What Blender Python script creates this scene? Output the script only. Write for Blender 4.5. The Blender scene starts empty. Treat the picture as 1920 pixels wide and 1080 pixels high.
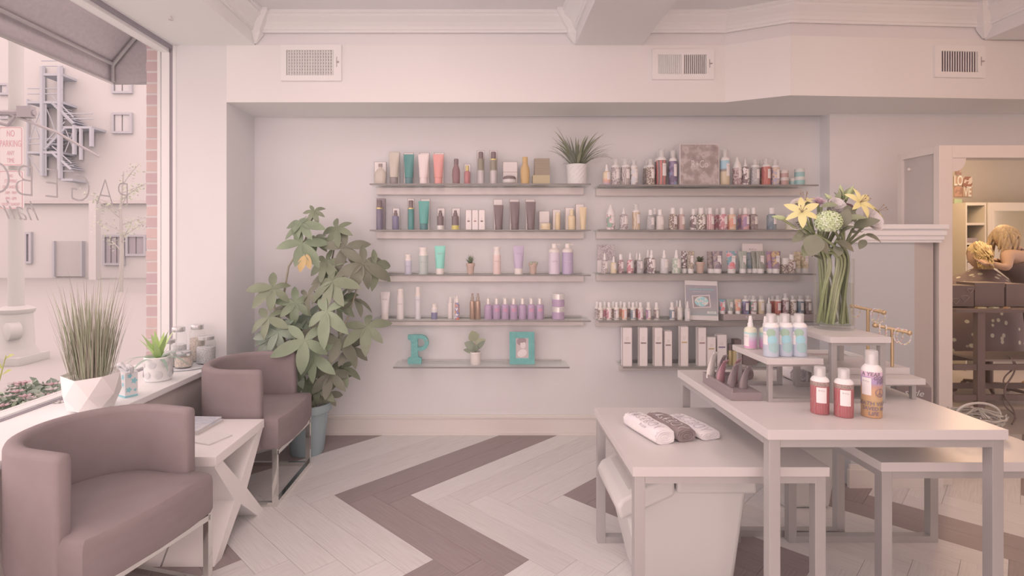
import bpy, bmesh, math, random
from mathutils import Vector, Matrix, noise
random.seed(7)
PI = math.pi
SC = bpy.context.scene
COL = SC.collection

# ------------------------------------------------------------------ camera
F_PX, VX, VY, CAM_H = 1010.0, 915.0, 458.0, 1.35
cam_data = bpy.data.cameras.new('camera')
cam_data.sensor_fit = 'HORIZONTAL'
cam_data.sensor_width = 36.0
cam_data.lens = 36.0 * F_PX / 1920.0
cam_data.shift_x = (960 - VX) / 1920.0
cam_data.shift_y = -(540 - VY) / 1920.0
cam_data.clip_end = 200
cam = bpy.data.objects.new('camera', cam_data)
cam.location = (0, 0, CAM_H)
cam.rotation_euler = (PI / 2, 0, 0)
COL.objects.link(cam)
SC.camera = cam

# ------------------------------------------------------------------ world, lamps, exposure
world = bpy.data.worlds.new('world')
SC.world = world
world.use_nodes = True
wbg = world.node_tree.nodes['Background']
wbg.inputs[0].default_value = (0.80, 0.58, 0.548, 1)
wbg.inputs[1].default_value = 2.7

def lamp(name, kind, loc, energy, color, **kw):
    d = bpy.data.lights.new(name, kind)
    d.energy = energy
    d.color = color
    for k, v in kw.items():
        setattr(d, k, v)
    o = bpy.data.objects.new(name, d)
    o.location = loc
    COL.objects.link(o)
    return o
# soft daylight falling through the shop window from the street side
day = lamp('daylight_sun', 'SUN', (-6, 0, 6), 0.35, (1.0, 0.80, 0.78), angle=math.radians(70))
day.rotation_euler = (math.radians(8), math.radians(-62), 0)
# square fill lights added overhead out of view, with no fixtures behind them
for px_, py_, w_ in ((-0.46, 2.2, 7.5), (-0.46, 0.7, 7), (1.95, 1.5, 6.5), (1.95, 0.2, 5)):
    p_ = lamp('overhead_fill_light', 'AREA', (px_, py_, 2.79), w_, (1.0, 0.745, 0.70), shape='SQUARE', size=0.9)
# warm recessed lamps of the salon side
lamp('warm_lamp', 'POINT', (2.8, 1.9, 2.35), 6, (1.0, 0.47, 0.26), shadow_soft_size=0.12)
lamp('warm_lamp', 'POINT', (3.9, 0.9, 2.35), 9, (1.0, 0.52, 0.32), shadow_soft_size=0.12)
lamp('back_room_lamp', 'POINT', (4.7, 5.2, 2.1), 22, (1.0, 0.62, 0.36), shadow_soft_size=0.15)

lamp('back_room_lamp', 'POINT', (4.0, 4.55, 2.15), 14, (1.0, 0.62, 0.36), shadow_soft_size=0.15)
SC.view_settings.view_transform = 'Standard'
SC.view_settings.look = 'None'
SC.view_settings.gamma = 1.0
SC.view_settings.use_curve_mapping = False
SC.view_settings.exposure = 0.09
SC.cycles.max_bounces = 8
SC.cycles.transparent_max_bounces = 24

# ------------------------------------------------------------------ colour and materials
LREF = (0.86, 0.655, 0.622)          # light level the paint colours are read against
def s2l(c):
    c /= 255.0
    return c / 12.92 if c <= 0.04045 else ((c + 0.055) / 1.055) ** 2.4
def paint(rgb):
    g = sum(rgb) / 3.0
    rgb = tuple(0.84 * c + 0.16 * g * n for c, n in zip(rgb, (1.085, 0.965, 0.95)))
    return tuple(min(0.92, max(0.004, s2l(c) / l)) for c, l in zip(rgb, LREF)) + (1,)
MATS = {}
def M(rgb, rough=0.6, metal=0.0, spec=0.3, name='paint', sheen=0.0):
    key = (tuple(rgb), rough, metal, spec, name, sheen)
    if key in MATS:
        return MATS[key]
    m = bpy.data.materials.new(name)
    m.use_nodes = True
    b = m.node_tree.nodes['Principled BSDF']
    b.inputs['Base Color'].default_value = paint(rgb)
    b.inputs['Roughness'].default_value = rough
    b.inputs['Metallic'].default_value = metal
    b.inputs['Specular IOR Level'].default_value = spec
    if sheen:
        b.inputs['Sheen Weight'].default_value = sheen
    MATS[key] = m
    return m
def tex_mat(name, stops, kind='NOISE', scale=30, rough=0.6, coord='Object', stretch=(1, 1, 1), const=True, detail=2.0, spec=0.3, bump=0.0, dist=0.0, rot=(0, 0, 0), metal=0.0):
    key = (name, tuple(stops), kind, scale, rough, coord, stretch, const, rot)
    if key in MATS:
        return MATS[key]
    m = bpy.data.materials.new(name)
    m.use_nodes = True
    nt = m.node_tree
    b = nt.nodes['Principled BSDF']
    b.inputs['Roughness'].default_value = rough
    b.inputs['Specular IOR Level'].default_value = spec
    b.inputs['Metallic'].default_value = metal
    tc = nt.nodes.new('ShaderNodeTexCoord')
    mp = nt.nodes.new('ShaderNodeMapping')
    mp.inputs['Scale'].default_value = stretch
    mp.inputs['Rotation'].default_value = rot
    nt.links.new(tc.outputs[coord], mp.inputs[0])
    if kind == 'NOISE':
        t = nt.nodes.new('ShaderNodeTexNoise')
        t.inputs['Scale'].default_value = scale
        t.inputs['Detail'].default_value = detail
        t.inputs['Distortion'].default_value = dist
        out = t.outputs[0]
    elif kind == 'VORONOI':
        t = nt.nodes.new('ShaderNodeTexVoronoi')
        t.inputs['Scale'].default_value = scale
        out = t.outputs['Distance']
    elif kind == 'WAVE':
        t = nt.nodes.new('ShaderNodeTexWave')
        t.inputs['Scale'].default_value = scale
        t.inputs['Distortion'].default_value = dist
        t.inputs['Detail'].default_value = detail
        out = t.outputs['Fac']
    elif kind == 'GRAD':
        t = nt.nodes.new('ShaderNodeSeparateXYZ')
        out = t.outputs['Z']
    nt.links.new(mp.outputs[0], t.inputs[0])
    r = nt.nodes.new('ShaderNodeValToRGB')
    r.color_ramp.interpolation = 'CONSTANT' if const else 'LINEAR'
    els = r.color_ramp.elements
    while len(els) > 1:
        els.remove(els[-1])
    els[0].position = stops[0][0]
    els[0].color = paint(stops[0][1])
    for p, c in stops[1:]:
        e = els.new(p)
        e.color = paint(c)
    nt.links.new(out, r.inputs[0])
    nt.links.new(r.outputs[0], b.inputs['Base Color'])
    if bump:
        bp = nt.nodes.new('ShaderNodeBump')
        bp.inputs['Strength'].default_value = bump
        bp.inputs['Distance'].default_value = 0.002
        nt.links.new(out, bp.inputs['Height'])
        nt.links.new(bp.outputs[0], b.inputs['Normal'])
    MATS[key] = m
    return m
def glass_mat(name, tint, opacity=0.05, rough=0.02, fres=0.5):
    m = bpy.data.materials.new(name)
    m.use_nodes = True
    nt = m.node_tree
    nt.nodes.remove(nt.nodes['Principled BSDF'])
    out = nt.nodes['Material Output']
    tr = nt.nodes.new('ShaderNodeBsdfTransparent')
    tr.inputs[0].default_value = tint + (1,)
    gl = nt.nodes.new('ShaderNodeBsdfGlossy')
    gl.inputs['Roughness'].default_value = rough
    gl.inputs[0].default_value = (0.9, 0.9, 0.9, 1)
    lw = nt.nodes.new('ShaderNodeLayerWeight')
    lw.inputs[0].default_value = 0.5
    pw_ = nt.nodes.new('ShaderNodeMath')
    pw_.operation = 'POWER'
    pw_.inputs[1].default_value = 4.0
    nt.links.new(lw.outputs['Facing'], pw_.inputs[0])
    fr = nt.nodes.new('ShaderNodeMath')
    fr.operation = 'MULTIPLY'
    fr.inputs[1].default_value = fres
    nt.links.new(pw_.outputs[0], fr.inputs[0])
    ad = nt.nodes.new('ShaderNodeMath')
    ad.operation = 'ADD'
    ad.inputs[1].default_value = opacity
    ad.use_clamp = True
    nt.links.new(fr.outputs[0], ad.inputs[0])
    mx = nt.nodes.new('ShaderNodeMixShader')
    nt.links.new(ad.outputs[0], mx.inputs[0])
    nt.links.new(tr.outputs[0], mx.inputs[1])
    nt.links.new(gl.outputs[0], mx.inputs[2])
    nt.links.new(mx.outputs[0], out.inputs[0])
    return m
def clear_plastic(name, rgb, alpha):
    m = bpy.data.materials.new(name)
    m.use_nodes = True
    b = m.node_tree.nodes['Principled BSDF']
    b.inputs['Base Color'].default_value = paint(rgb)
    b.inputs['Alpha'].default_value = alpha
    b.inputs['Roughness'].default_value = 0.25
    return m

WALL = tex_mat('wall_paint', [(0.3, (214, 194, 192)), (0.7, (219, 199, 197))], scale=1.3, rough=0.75, const=False, coord='Object')
CEIL_MAUVE = tex_mat('ceiling_paint', [(0.3, (216, 194, 192)), (0.7, (221, 199, 197))], scale=1.0, rough=0.8, const=False)
TRIM = M((224, 203, 200), 0.5, name='white_trim')
SOFFIT = tex_mat('soffit_paint', [(0.3, (220, 198, 193)), (0.7, (226, 204, 199))], scale=0.8, rough=0.7, const=False)
WHITE = M((203, 180, 175), 0.35, spec=0.4, name='white_laminate')
WHITE_PL = M((222, 202, 196), 0.4, name='white_plastic')
CREAM = M((231, 209, 200), 0.5, name='cream_card')
BLACK = M((140, 114, 111), 0.5, name='black_card')
BLACK_SH = M((132, 107, 106), 0.25, spec=0.5, name='black_gloss')
CHROME = M((214, 190, 182), 0.08, 1.0, name='chrome')
STEEL = M((184, 164, 160), 0.38, 0.5, name='brushed_steel')
GLASS_SHELF = glass_mat('shelf_glass', (0.955, 0.975, 0.965), 0.02, fres=0.35)
GLASS_EDGE = M((142, 126, 122), 0.2, name='glass_edge')
GLASS_CLEAR = glass_mat('clear_glass', (0.985, 0.99, 0.985), 0.02, fres=0.55)
GLASS_WIN = glass_mat('window_glass', (0.97, 0.97, 0.97), 0.0, fres=0.15)
GREENL = [M(c, 0.45, name='leaf_green') for c in ((142, 140, 116), (152, 150, 124), (132, 130, 112), (160, 156, 130))]

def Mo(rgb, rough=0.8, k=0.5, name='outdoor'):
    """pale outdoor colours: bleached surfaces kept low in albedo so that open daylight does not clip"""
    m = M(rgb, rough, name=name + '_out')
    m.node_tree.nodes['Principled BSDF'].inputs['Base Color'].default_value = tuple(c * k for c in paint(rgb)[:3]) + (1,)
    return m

# ------------------------------------------------------------------ mesh helpers
class MB:
    def __init__(self):
        self.v, self.f = [], []
    def add(self, vs, fs, mtx=None):
        n = len(self.v)
        for p in vs:
            p = Vector(p)
            self.v.append(tuple(mtx @ p if mtx is not None else p))
        self.f += [tuple(i + n for i in q) for q in fs]
        return self
    def box(self, x0, x1, y0, y1, z0, z1, mtx=None):
        vs = [(x0, y0, z0), (x1, y0, z0), (x1, y1, z0), (x0, y1, z0), (x0, y0, z1), (x1, y0, z1), (x1, y1, z1), (x0, y1, z1)]
        return self.add(vs, [(0, 3, 2, 1), (4, 5, 6, 7), (0, 1, 5, 4), (1, 2, 6, 5), (2, 3, 7, 6), (3, 0, 4, 7)], mtx)
    def bbox(self, x0, x1, y0, y1, z0, z1, b=0.004, mtx=None):
        bm = bmesh.new()
        bmesh.ops.create_cube(bm, size=1)
        for v in bm.verts:
            v.co = Vector(((x0 + x1) / 2 + v.co.x * (x1 - x0), (y0 + y1) / 2 + v.co.y * (y1 - y0), (z0 + z1) / 2 + v.co.z * (z1 - z0)))
        bmesh.ops.bevel(bm, geom=bm.edges[:], offset=b, segments=2, affect='EDGES', profile=0.7)
        self.from_bm(bm, mtx)
        return self
    def from_bm(self, bm, mtx=None):
        bm.verts.index_update()
        self.add([v.co for v in bm.verts], [tuple(v.index for v in f.verts) for f in bm.faces], mtx)
        bm.free()
    def prism(self, poly, z0, z1, mtx=None):
        n = len(poly)
        a = sum(poly[i][0] * poly[(i + 1) % n][1] - poly[(i + 1) % n][0] * poly[i][1] for i in range(n))
        if a < 0:
            poly = poly[::-1]
        vs = [(x, y, z0) for x, y in poly] + [(x, y, z1) for x, y in poly]
        fs = [tuple(range(n))[::-1], tuple(range(n, 2 * n))] + [(i, (i + 1) % n, n + (i + 1) % n, n + i) for i in range(n)]
        return self.add(vs, fs, mtx)
    def lathe(self, prof, n=20, mtx=None, sx=1, sy=1, cap=True):
        vs, fs = [], []
        for r, z in prof:
            for i in range(n):
                a = 2 * PI * i / n
                vs.append((r * sx * math.cos(a), r * sy * math.sin(a), z))
        for k in range(len(prof) - 1):
            for i in range(n):
                j = (i + 1) % n
                fs.append((k * n + i, k * n + j, (k + 1) * n + j, (k + 1) * n + i))
        if cap:
            if prof[0][0] > 1e-6:
                fs.append(tuple(range(n))[::-1])
            if prof[-1][0] > 1e-6:
                b = (len(prof) - 1) * n
                fs.append(tuple(range(b, b + n)))
        return self.add(vs, fs, mtx)
    def tube(self, pts, r, n=6, mtx=None, closed=False):
        pts = [Vector(p) for p in pts]
        rs = r if isinstance(r, (list, tuple)) else [r] * len(pts)
        vs, fs = [], []
        m = len(pts)
        up = None
        for k, p in enumerate(pts):
            if closed:
                d = pts[(k + 1) % m] - pts[k - 1]
            else:
                d = pts[min(k + 1, m - 1)] - pts[max(k - 1, 0)]
            d = d.normalized() if d.length > 1e-9 else Vector((0, 0, 1))
            if up is None:
                up = d.orthogonal().normalized()
            else:
                up = (up - d * up.dot(d))
                up = up.normalized() if up.length > 1e-6 else d.orthogonal().normalized()
            w = d.cross(up)
            for i in range(n):
                a = 2 * PI * i / n
                vs.append(p + (up * math.cos(a) + w * math.sin(a)) * rs[k])
        for k in range(m if closed else m - 1):
            for i in range(n):
                j = (i + 1) % n
                k2 = (k + 1) % m
                fs.append((k * n + i, k * n + j, k2 * n + j, k2 * n + i))
        if not closed:
            fs.append(tuple(range(n))[::-1])
            fs.append(tuple(range((m - 1) * n, m * n)))
        return self.add(vs, fs, mtx)
    def loft(self, rings, mtx=None, cap=True, closed=True):
        n = len(rings[0])
        vs = [p for r in rings for p in r]
        fs = []
        for k in range(len(rings) - 1):
            for i in range(n if closed else n - 1):
                j = (i + 1) % n
                fs.append((k * n + i, k * n + j, (k + 1) * n + j, (k + 1) * n + i))
        if cap and closed:
            fs.append(tuple(range(n))[::-1])
            b = (len(rings) - 1) * n
            fs.append(tuple(range(b, b + n)))
        return self.add(vs, fs, mtx)
    def ball(self, c, r, n=10, m=6, mtx=None, sc=(1, 1, 1)):
        prof = [(math.sin(PI * k / m), -math.cos(PI * k / m)) for k in range(m + 1)]
        vs, fs = [], []
        for rr, z in prof:
            for i in range(n):
                a = 2 * PI * i / n
                vs.append((c[0] + r * rr * math.cos(a) * sc[0], c[1] + r * rr * math.sin(a) * sc[1], c[2] + r * z * sc[2]))
        for k in range(m):
            for i in range(n):
                j = (i + 1) % n
                fs.append((k * n + i, k * n + j, (k + 1) * n + j, (k + 1) * n + i))
        return self.add(vs, fs, mtx)
    def mesh(self, name, mat, smooth=None):
        me = bpy.data.meshes.new(name)
        me.from_pydata(self.v, [], self.f)
        if mat:
            me.materials.append(mat)
        if smooth is not None:
            bm = bmesh.new()
            bm.from_mesh(me)
            bmesh.ops.remove_doubles(bm, verts=bm.verts, dist=1e-5)
            bmesh.ops.recalc_face_normals(bm, faces=bm.faces)
            bm.to_mesh(me)
            bm.free()
            me.polygons.foreach_set('use_smooth', [True] * len(me.polygons))
            me.set_sharp_from_angle(angle=math.radians(smooth))
        me.update()
        return me
    def build(self, name, mat, parent=None, smooth=None, kind=None, loc=None):
        return put(name, self.mesh(name, mat, smooth), parent, kind, loc)
def put(name, me, parent=None, kind=None, loc=None, rot=None):
    o = bpy.data.objects.new(name, me)
    COL.objects.link(o)
    if parent is not None:
        o.parent = parent
    if kind:
        o['kind'] = kind
    if loc is not None:
        o.location = loc
    if rot is not None:
        o.rotation_euler = rot
    return o
def tag(o, label, cat, group=None):
    o['label'] = label
    o['category'] = cat
    if group:
        o['group'] = group
    return o
def thing(name, label, cat, loc=(0, 0, 0), rz=0.0, group=None):
    o = bpy.data.objects.new(name, None)
    o.empty_display_size = 0.05
    COL.objects.link(o)
    o.location = loc
    o.rotation_euler = (0, 0, rz)
    return tag(o, label, cat, group)
def struct_root(name, loc=(0, 0, 0)):
    o = bpy.data.objects.new(name, None)
    o.empty_display_size = 0.05
    COL.objects.link(o)
    o.location = loc
    o['kind'] = 'structure'
    return o
def W(x, y, d):
    return ((x - VX) * d / F_PX, d, CAM_H - (y - VY) * d / F_PX)
def T3(x, y, z):
    return Matrix.Translation((x, y, z))
def RZ(a):
    return Matrix.Rotation(a, 4, 'Z')
def RX(a):
    return Matrix.Rotation(a, 4, 'X')
def RY(a):
    return Matrix.Rotation(a, 4, 'Y')
TXT = {}
def text_geo(body, size=1.0, ext=0.0, align='CENTER', space=1.0, bold=0.0, shear=0.0, res=3):
    key = (body, size, ext, align, space, bold, shear, res)
    if key not in TXT:
        c = bpy.data.curves.new('lettering', 'FONT')
        c.body = body
        c.size = size
        c.align_x = align
        c.align_y = 'CENTER'
        c.extrude = ext
        c.space_character = space
        c.offset = bold
        c.shear = shear
        c.resolution_u = res
        o = bpy.data.objects.new('lettering', c)
        COL.objects.link(o)
        dg = bpy.context.evaluated_depsgraph_get()
        dg.update()
        me = bpy.data.meshes.new_from_object(o.evaluated_get(dg))
        TXT[key] = ([tuple(v.co) for v in me.vertices], [tuple(p.vertices) for p in me.polygons])
        bpy.data.objects.remove(o)
        bpy.data.curves.remove(c)
        bpy.data.meshes.remove(me)
    return TXT[key]
def lettering(body, size, mat, parent, fn=None, mtx=None, ext=0.0, name='lettering', **kw):
    vs, fs = text_geo(body, size, ext, **kw)
    mb = MB()
    if fn:
        vs = [fn(v) for v in vs]
    mb.add(vs, fs, mtx)
    return mb.build(name, mat, parent)
def front_text(x, y, z):
    return T3(x, y, z) @ RX(PI / 2)
# ================================================================== the room
YB, YS, XL, XW = 3.83, 3.42, -1.66, -1.98        # back wall, soffit front, alcove side / sill edge, window plane
ZS, ZB, ZC = 2.2515, 2.614, 2.80                 # soffit underside, beam underside, ceiling
def struct(name, mb, mat, smooth=None, parent=None):
    o = mb.build(name, mat, parent, smooth)
    if parent is None:
        o['kind'] = 'structure'
    return o
# floor slab and herringbone planks
struct('floor', MB().box(-1.98, 5.4, -0.8, 3.83, -0.06, -0.004).box(3.2, 7.2, 3.83, 6.2, -0.06, -0.004), M((196, 170, 165), 0.6, name='floor_base'))
floor = bpy.data.objects['floor']
LIGHT_PL = [tex_mat('pale_plank_%d' % i, [(0.25, a), (0.6, b)], scale=5, stretch=(1.2, 26, 26), rough=0.42, const=False, detail=5, spec=0.35, bump=0.12)
            for i, (a, b) in enumerate([((203, 180, 176), (213, 191, 187)), ((199, 175, 171), (210, 188, 184)), ((206, 183, 178), (215, 193, 189))])]
DARK_PL = [tex_mat('dark_plank_%d' % i, [(0.25, a), (0.65, b)], scale=5, stretch=(1.2, 24, 24), rough=0.42, const=False, detail=5, spec=0.3, bump=0.12)
           for i, (a, b) in enumerate([((148, 121, 119), (158, 132, 129)), ((144, 118, 116), (154, 128, 125))])]
def clip_poly(poly, x0, x1, y0, y1):
    for ax, lim, sg in ((0, x0, 1), (0, x1, -1), (1, y0, 1), (1, y1, -1)):
        out = []
        for i in range(len(poly)):
            a, b = poly[i], poly[(i + 1) % len(poly)]
            da, db = (a[ax] - lim) * sg, (b[ax] - lim) * sg
            if da >= 0:
                out.append(a)
            if (da >= 0) != (db >= 0):
                t = da / (da - db)
                out.append((a[0] + (b[0] - a[0]) * t, a[1] + (b[1] - a[1]) * t))
        poly = out
        if len(poly) < 3:
            return []
    return poly
PW, L1, L2, GAP = 0.1452, 1.50, 0.84, 0.0007
R2 = math.sqrt(0.5)
UX, VXD = (R2, R2), (R2, -R2)
OX, OY = -0.828, 2.900        # left corner of the first dark zigzag
def uv2xy(u, v):
    return (OX + u * UX[0] + v * VXD[0], OY + u * UX[1] + v * VXD[1])
def plank(u0, u1, v0, v1, along_u, dark):
    q = [uv2xy(u0 + GAP, v0 + GAP), uv2xy(u1 - GAP, v0 + GAP), uv2xy(u1 - GAP, v1 - GAP), uv2xy(u0 + GAP, v1 - GAP)]
    q = clip_poly(q, XL + 0.002, 5.35, 1.3, YB - 0.002)
    if not q:
        return
    cx, cy = sum(p[0] for p in q) / len(q), sum(p[1] for p in q) / len(q)
    if cy > 3.70 and cx > 2.5 and len(q) < 4 and abs(q[0][1] - q[1][1]) < 0.02:
        return
    ang = PI / 4 if along_u else -PI / 4
    mi = Matrix.Rotation(-ang, 2)
    loc = [tuple(mi @ Vector((p[0] - cx, p[1] - cy))) for p in q]
    mat = random.choice(DARK_PL if dark else LIGHT_PL)
    o = MB().prism(loc, -0.004, 0.0).build('plank', mat, floor)
    o.location = (cx, cy, 0)
    o.rotation_euler = (0, 0, ang)
for j in range(-2, 3):
    for k in range(-34, 40):
        bu, bv = k * PW + j * L1, k * PW - j * L2
        dk = ((k - 0) % 6) in (0, 1)
        # along u, ("/" planks); along v ("\" planks)
        plank(bu, bu + L1, bv, bv + PW, True, dk)
        plank(bu + L1, bu + L1 + PW, bv + PW - L2, bv + PW, False, dk if False else ((k + 6) % 6) in (0, 1))
# walls
struct('wall_back', MB().box(XL, 2.36, YB, YB + 0.15, -0.05, 2.9), WALL)
struct('wall_alcove_left', MB().box(-2.0, XL, YS, YB + 0.15, -0.05, 2.9), WALL)
struct('wall_back_right', MB().box(2.36, 3.2, 3.72, 3.98, -0.05, 2.9).box(3.2, 7.3, 3.72, 3.80, 2.0, 2.9), WALL)
struct('wall_soffit', MB().prism([(XL, YS), (1.507, YS), (1.83, 3.26), (3.34, 3.35), (5.4, 3.48), (5.4, 3.72), (XL, 3.829)], ZS, ZB), SOFFIT)
struct('wall_left_lower', MB().box(-2.02, XL, -0.8, YS, -0.05, 0.589), M((192, 166, 160), 0.75, name='wall_paint_shaded'))  # shade below the sill is put into this darker wall colour
struct('trim_sill', MB().bbox(-2.02, XL + 0.018, -0.8, YS - 0.001, 0.59, 0.62, 0.004), TRIM)
struct('rear_light_blocker', MB().box(1.3, 5.5, -0.92, -0.82, -0.05, 2.9), WALL)  # unseen slab added behind the camera to cut light on the right
struct('right_light_blocker', MB().box(5.4, 5.5, -0.8, 3.7, -0.05, 2.9), WALL)  # unseen side wall, added to darken the right of the room
# ceiling with coffers
struct('ceiling', MB().box(-2.1, 5.5, -0.8, 3.98, ZC, ZC + 0.1), CEIL_MAUVE)
BW = M((224, 203, 199), 0.65, name='beam_paint_lit')  # light from the window is put into this beam's brighter colour
struct('ceiling_beam_window', MB().box(-2.02, -1.48, -0.8, YS, ZB, ZC), BW)
struct('ceiling_beam_middle', MB().box(0.555, 0.976, -0.8, YS, ZB, ZC), CEIL_MAUVE)
struct('ceiling_beam_right', MB().box(3.07, 3.5, -0.8, 3.33, ZB, ZC), CEIL_MAUVE)
struct('wall_frieze', MB().prism([(-2.0, YS + 0.004), (1.505, YS + 0.004), (1.83, 3.264), (3.34, 3.354), (5.4, 3.484), (5.4, 3.9), (-2.0, 3.9)], ZB, ZC), CEIL_MAUVE)
def inset(poly, d):
    n = len(poly)
    out = []
    for i in range(n):
        p0, p1, p2 = Vector(poly[i - 1]), Vector(poly[i]), Vector(poly[(i + 1) % n])
        e1, e2 = (p1 - p0).normalized(), (p2 - p1).normalized()
        n1, n2 = Vector((-e1.y, e1.x)), Vector((-e2.y, e2.x))
        b = n1 + n2
        k = d / max(0.2, (1 + n1.dot(n2)) / 1.0)
        out.append(tuple(p1 + b * k))
    return out
CROWN = [(0.0, 2.690), (0.012, 2.690), (0.014, 2.703), (0.022, 2.706), (0.030, 2.722), (0.050, 2.742), (0.066, 2.752), (0.082, 2.762), (0.086, 2.766), (0.086, 2.778), (0.098, 2.782), (0.098, 2.80)]
def crown(name, poly):
    mb = MB()
    rings = []
    for d, z in CROWN:
        rings.append([(x, y, z) for x, y in inset(poly, d)])
    mb.loft(rings, cap=False)
    struct(name, mb, TRIM)
crown('trim_crown_1', [(-1.48, -0.7), (0.555, -0.7), (0.555, YS), (-1.48, YS)])
crown('trim_crown_2', [(0.976, -0.7), (3.07, -0.7), (3.07, 3.335), (1.83, 3.26), (1.505, YS), (0.976, YS)])
# faceted blocks where the crown turns a corner
def corner_block(name, x, y, sx):
    mb = MB()
    pts_top = [(0, 0.0), (0.13 * sx, 0.0), (0.13 * sx, -0.13), (0.0, -0.13)]
    mid = [(0, 0.0), (0.055 * sx, 0.0), (0.055 * sx, -0.055), (0.0, -0.055)]
    low = [(0, 0.0), (0.012 * sx, 0.0), (0.012 * sx, -0.012), (0.0, -0.012)]
    rings = [[(x + a, y + b, z) for a, b in r] for r, z in ((low, 2.622), (mid, 2.675), (mid, 2.70), (pts_top, 2.785), (pts_top, 2.80))]
    if sx < 0:
        rings = [r[::-1] for r in rings]
    mb.loft(rings)
    struct(name, mb, TRIM)
corner_block('trim_corner_1', -1.479, YS - 0.001, 1)
corner_block('trim_corner_2', 0.554, YS - 0.001, -1)
corner_block('trim_corner_3', 3.069, 3.33, -1)
# baseboards
def baseboard(name, x0, x1, y):
    mb = MB().box(x0, x1, y - 0.016, y, 0, 0.105).box(x0, x1, y - 0.012, y, 0.105, 0.118).box(x0, x1, y - 0.02, y, 0.118, 0.128).box(x0, x1, y - 0.009, y, 0.128, 0.14).box(x0, x1, y - 0.024, y - 0.016, 0, 0.018)
    struct(name, mb, M((218, 194, 186), 0.5, name='baseboard_paint'))
baseboard('baseboard_back', XL, 2.358, YB - 0.001)
baseboard('baseboard_back_right', 2.36, 3.2, 3.719)
# ------------------------------------------------------------------ window
win = struct_root('window_1', (XW, 1.5, 0.62))
def wadd(name, mb, mat):
    o = mb.build(name, mat, win)
    o.matrix_parent_inverse = T3(-XW, -1.5, -0.62)
    return o
WF = M((224, 203, 200), 0.4, name='window_frame_white')
GASK = M((150, 130, 136), 0.5, name='window_gasket')
# stepped surround: inner trim, dark gasket, outer mullion
GX = -2.074
wadd('window_frame', MB().box(-2.000, -1.98, YS - 0.004, YS, 0.62, ZB).box(-2.000, -1.98, -0.8, YS, ZB - 0.004, ZB), WF)
wadd('gasket', MB().box(-2.020, -2.000, YS - 0.002, YS, 0.62, ZB).box(-2.020, -2.000, -0.8, YS, 2.588, ZB).box(-2.020, -2.000, -0.8, YS, 0.60, 0.624), GASK)
wadd('window_frame', MB().box(-2.070, -2.020, YS - 0.006, YS + 0.02, 0.62, ZB).box(-2.070, -2.020, -0.8, YS, 2.566, ZB).box(-2.070, -2.020, -0.8, YS, 0.60, 0.634), WF)
wadd('window_frame', MB().box(-2.10, -2.080, YS, YS + 0.02, 0.55, ZB + 0.1).box(-2.10, -2.080, -0.8, YS, 2.575, ZB + 0.2).box(-2.10, -2.080, -0.8, YS, 0.5, 0.632), WF)
pane = wadd('pane', MB().box(GX - 0.004, GX + 0.002, -0.8, YS, 0.60, 2.60), GLASS_WIN)
# shop name on the glass, read from the street
INK = M((206, 184, 184), 0.5, name='window_lettering')
def glass_text(body, ypx, zc, size, shear=0.0, bold=0.0, **kw):
    yc = -GX * F_PX / (VX - ypx)
    vs, fs = text_geo(body, size, 0.0, shear=shear, bold=bold, res=10, **kw)
    mb = MB()
    # readable from outside (x negative side looking +x): text runs towards -y
    mb.add([(GX - 0.006, yc - v[0], zc + v[1]) for v in vs], fs)
    return wadd('lettering', mb, INK)
for ch, px, cy in (('P', 234, 368), ('A', 199, 363), ('G', 153, 355), ('E', 101, 347), ('B', 50, 342), ('O', -8, 336), ('Y', -74, 330)):
    d = -GX * F_PX / (VX - px)
    glass_text(ch, px, CAM_H - (cy - VY) * d / F_PX, 0.215, bold=-0.0055)
for bd, px, cy in (('hair', 44, 396),):
    d = -GX * F_PX / (VX - px)
    glass_text(bd, px, CAM_H - (cy - VY) * d / F_PX, 0.13, shear=0.5, bold=-0.001)
# ------------------------------------------------------------------ wall vents
VENT = M((226, 205, 199), 0.45, name='vent_enamel')
VDARK = M((146, 120, 124), 0.7, name='vent_dark')
def vent(label, x0, x1, z0, z1, mtx, nsl, half=False, bars=0):
    t = thing('air_vent', label, 'vent', (0, 0, 0), 0, 'air vents on the soffit')
    w, h = x1 - x0, z1 - z0
    bz, bx = 0.034, 0.036
    def b(name, mb, mat):
        o = mb.build(name, mat, t)
        return o
    t.matrix_world = mtx @ T3((x0 + x1) / 2, 0, z0)
    hw = w / 2
    b('backing', MB().box(-hw + bx, hw - bx, -0.0022, -0.001, bz, h - bz), VDARK)
    fr = MB().box(-hw, -hw + bx, -0.016, -0.001, 0, h).box(hw - bx - 0.012, hw, -0.016, -0.001, 0, h).box(-hw + bx, hw - bx - 0.012, -0.016, -0.001, 0, bz).box(-hw + bx, hw - bx - 0.012, -0.016, -0.001, h - bz, h)
    if half:
        fr.box(-0.012, 0.004, -0.016, -0.001, bz, h - bz)
    b('frame', fr, VENT)
    xs0, xs1 = -hw + bx, hw - bx - 0.012
    sl = MB().box(-0.0022, 0.0022, -0.006, 0.006, bz, h - bz).mesh('slat', VENT)
    for i in range(nsl):
        x = xs0 + (i + 0.5) * (xs1 - xs0) / nsl
        if half and -0.014 < x < 0.006:
            continue
        put('slat', sl, t, None, (x, -0.0085, 0), (0, 0, 0.65 if (half and x < 0) else -0.65))
    if bars:
        xe = -0.012 if half else xs1
        for i in range(bars):
            z = bz + (i + 0.5) * (h - 2 * bz) / bars
            MB().box(xs0, xe, -0.0045, -0.003, z - 0.003, z + 0.003).build('cross_bar', VENT, t)
    b('lever', MB().box(hw - 0.03, hw - 0.026, -0.018, -0.016, h * 0.38, h * 0.66).box(hw - 0.028, hw - 0.014, -0.026, -0.016, h * 0.5, h * 0.53), M((170, 146, 142), 0.5, name='vent_lever'))
    return t
k = YS / F_PX
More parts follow.
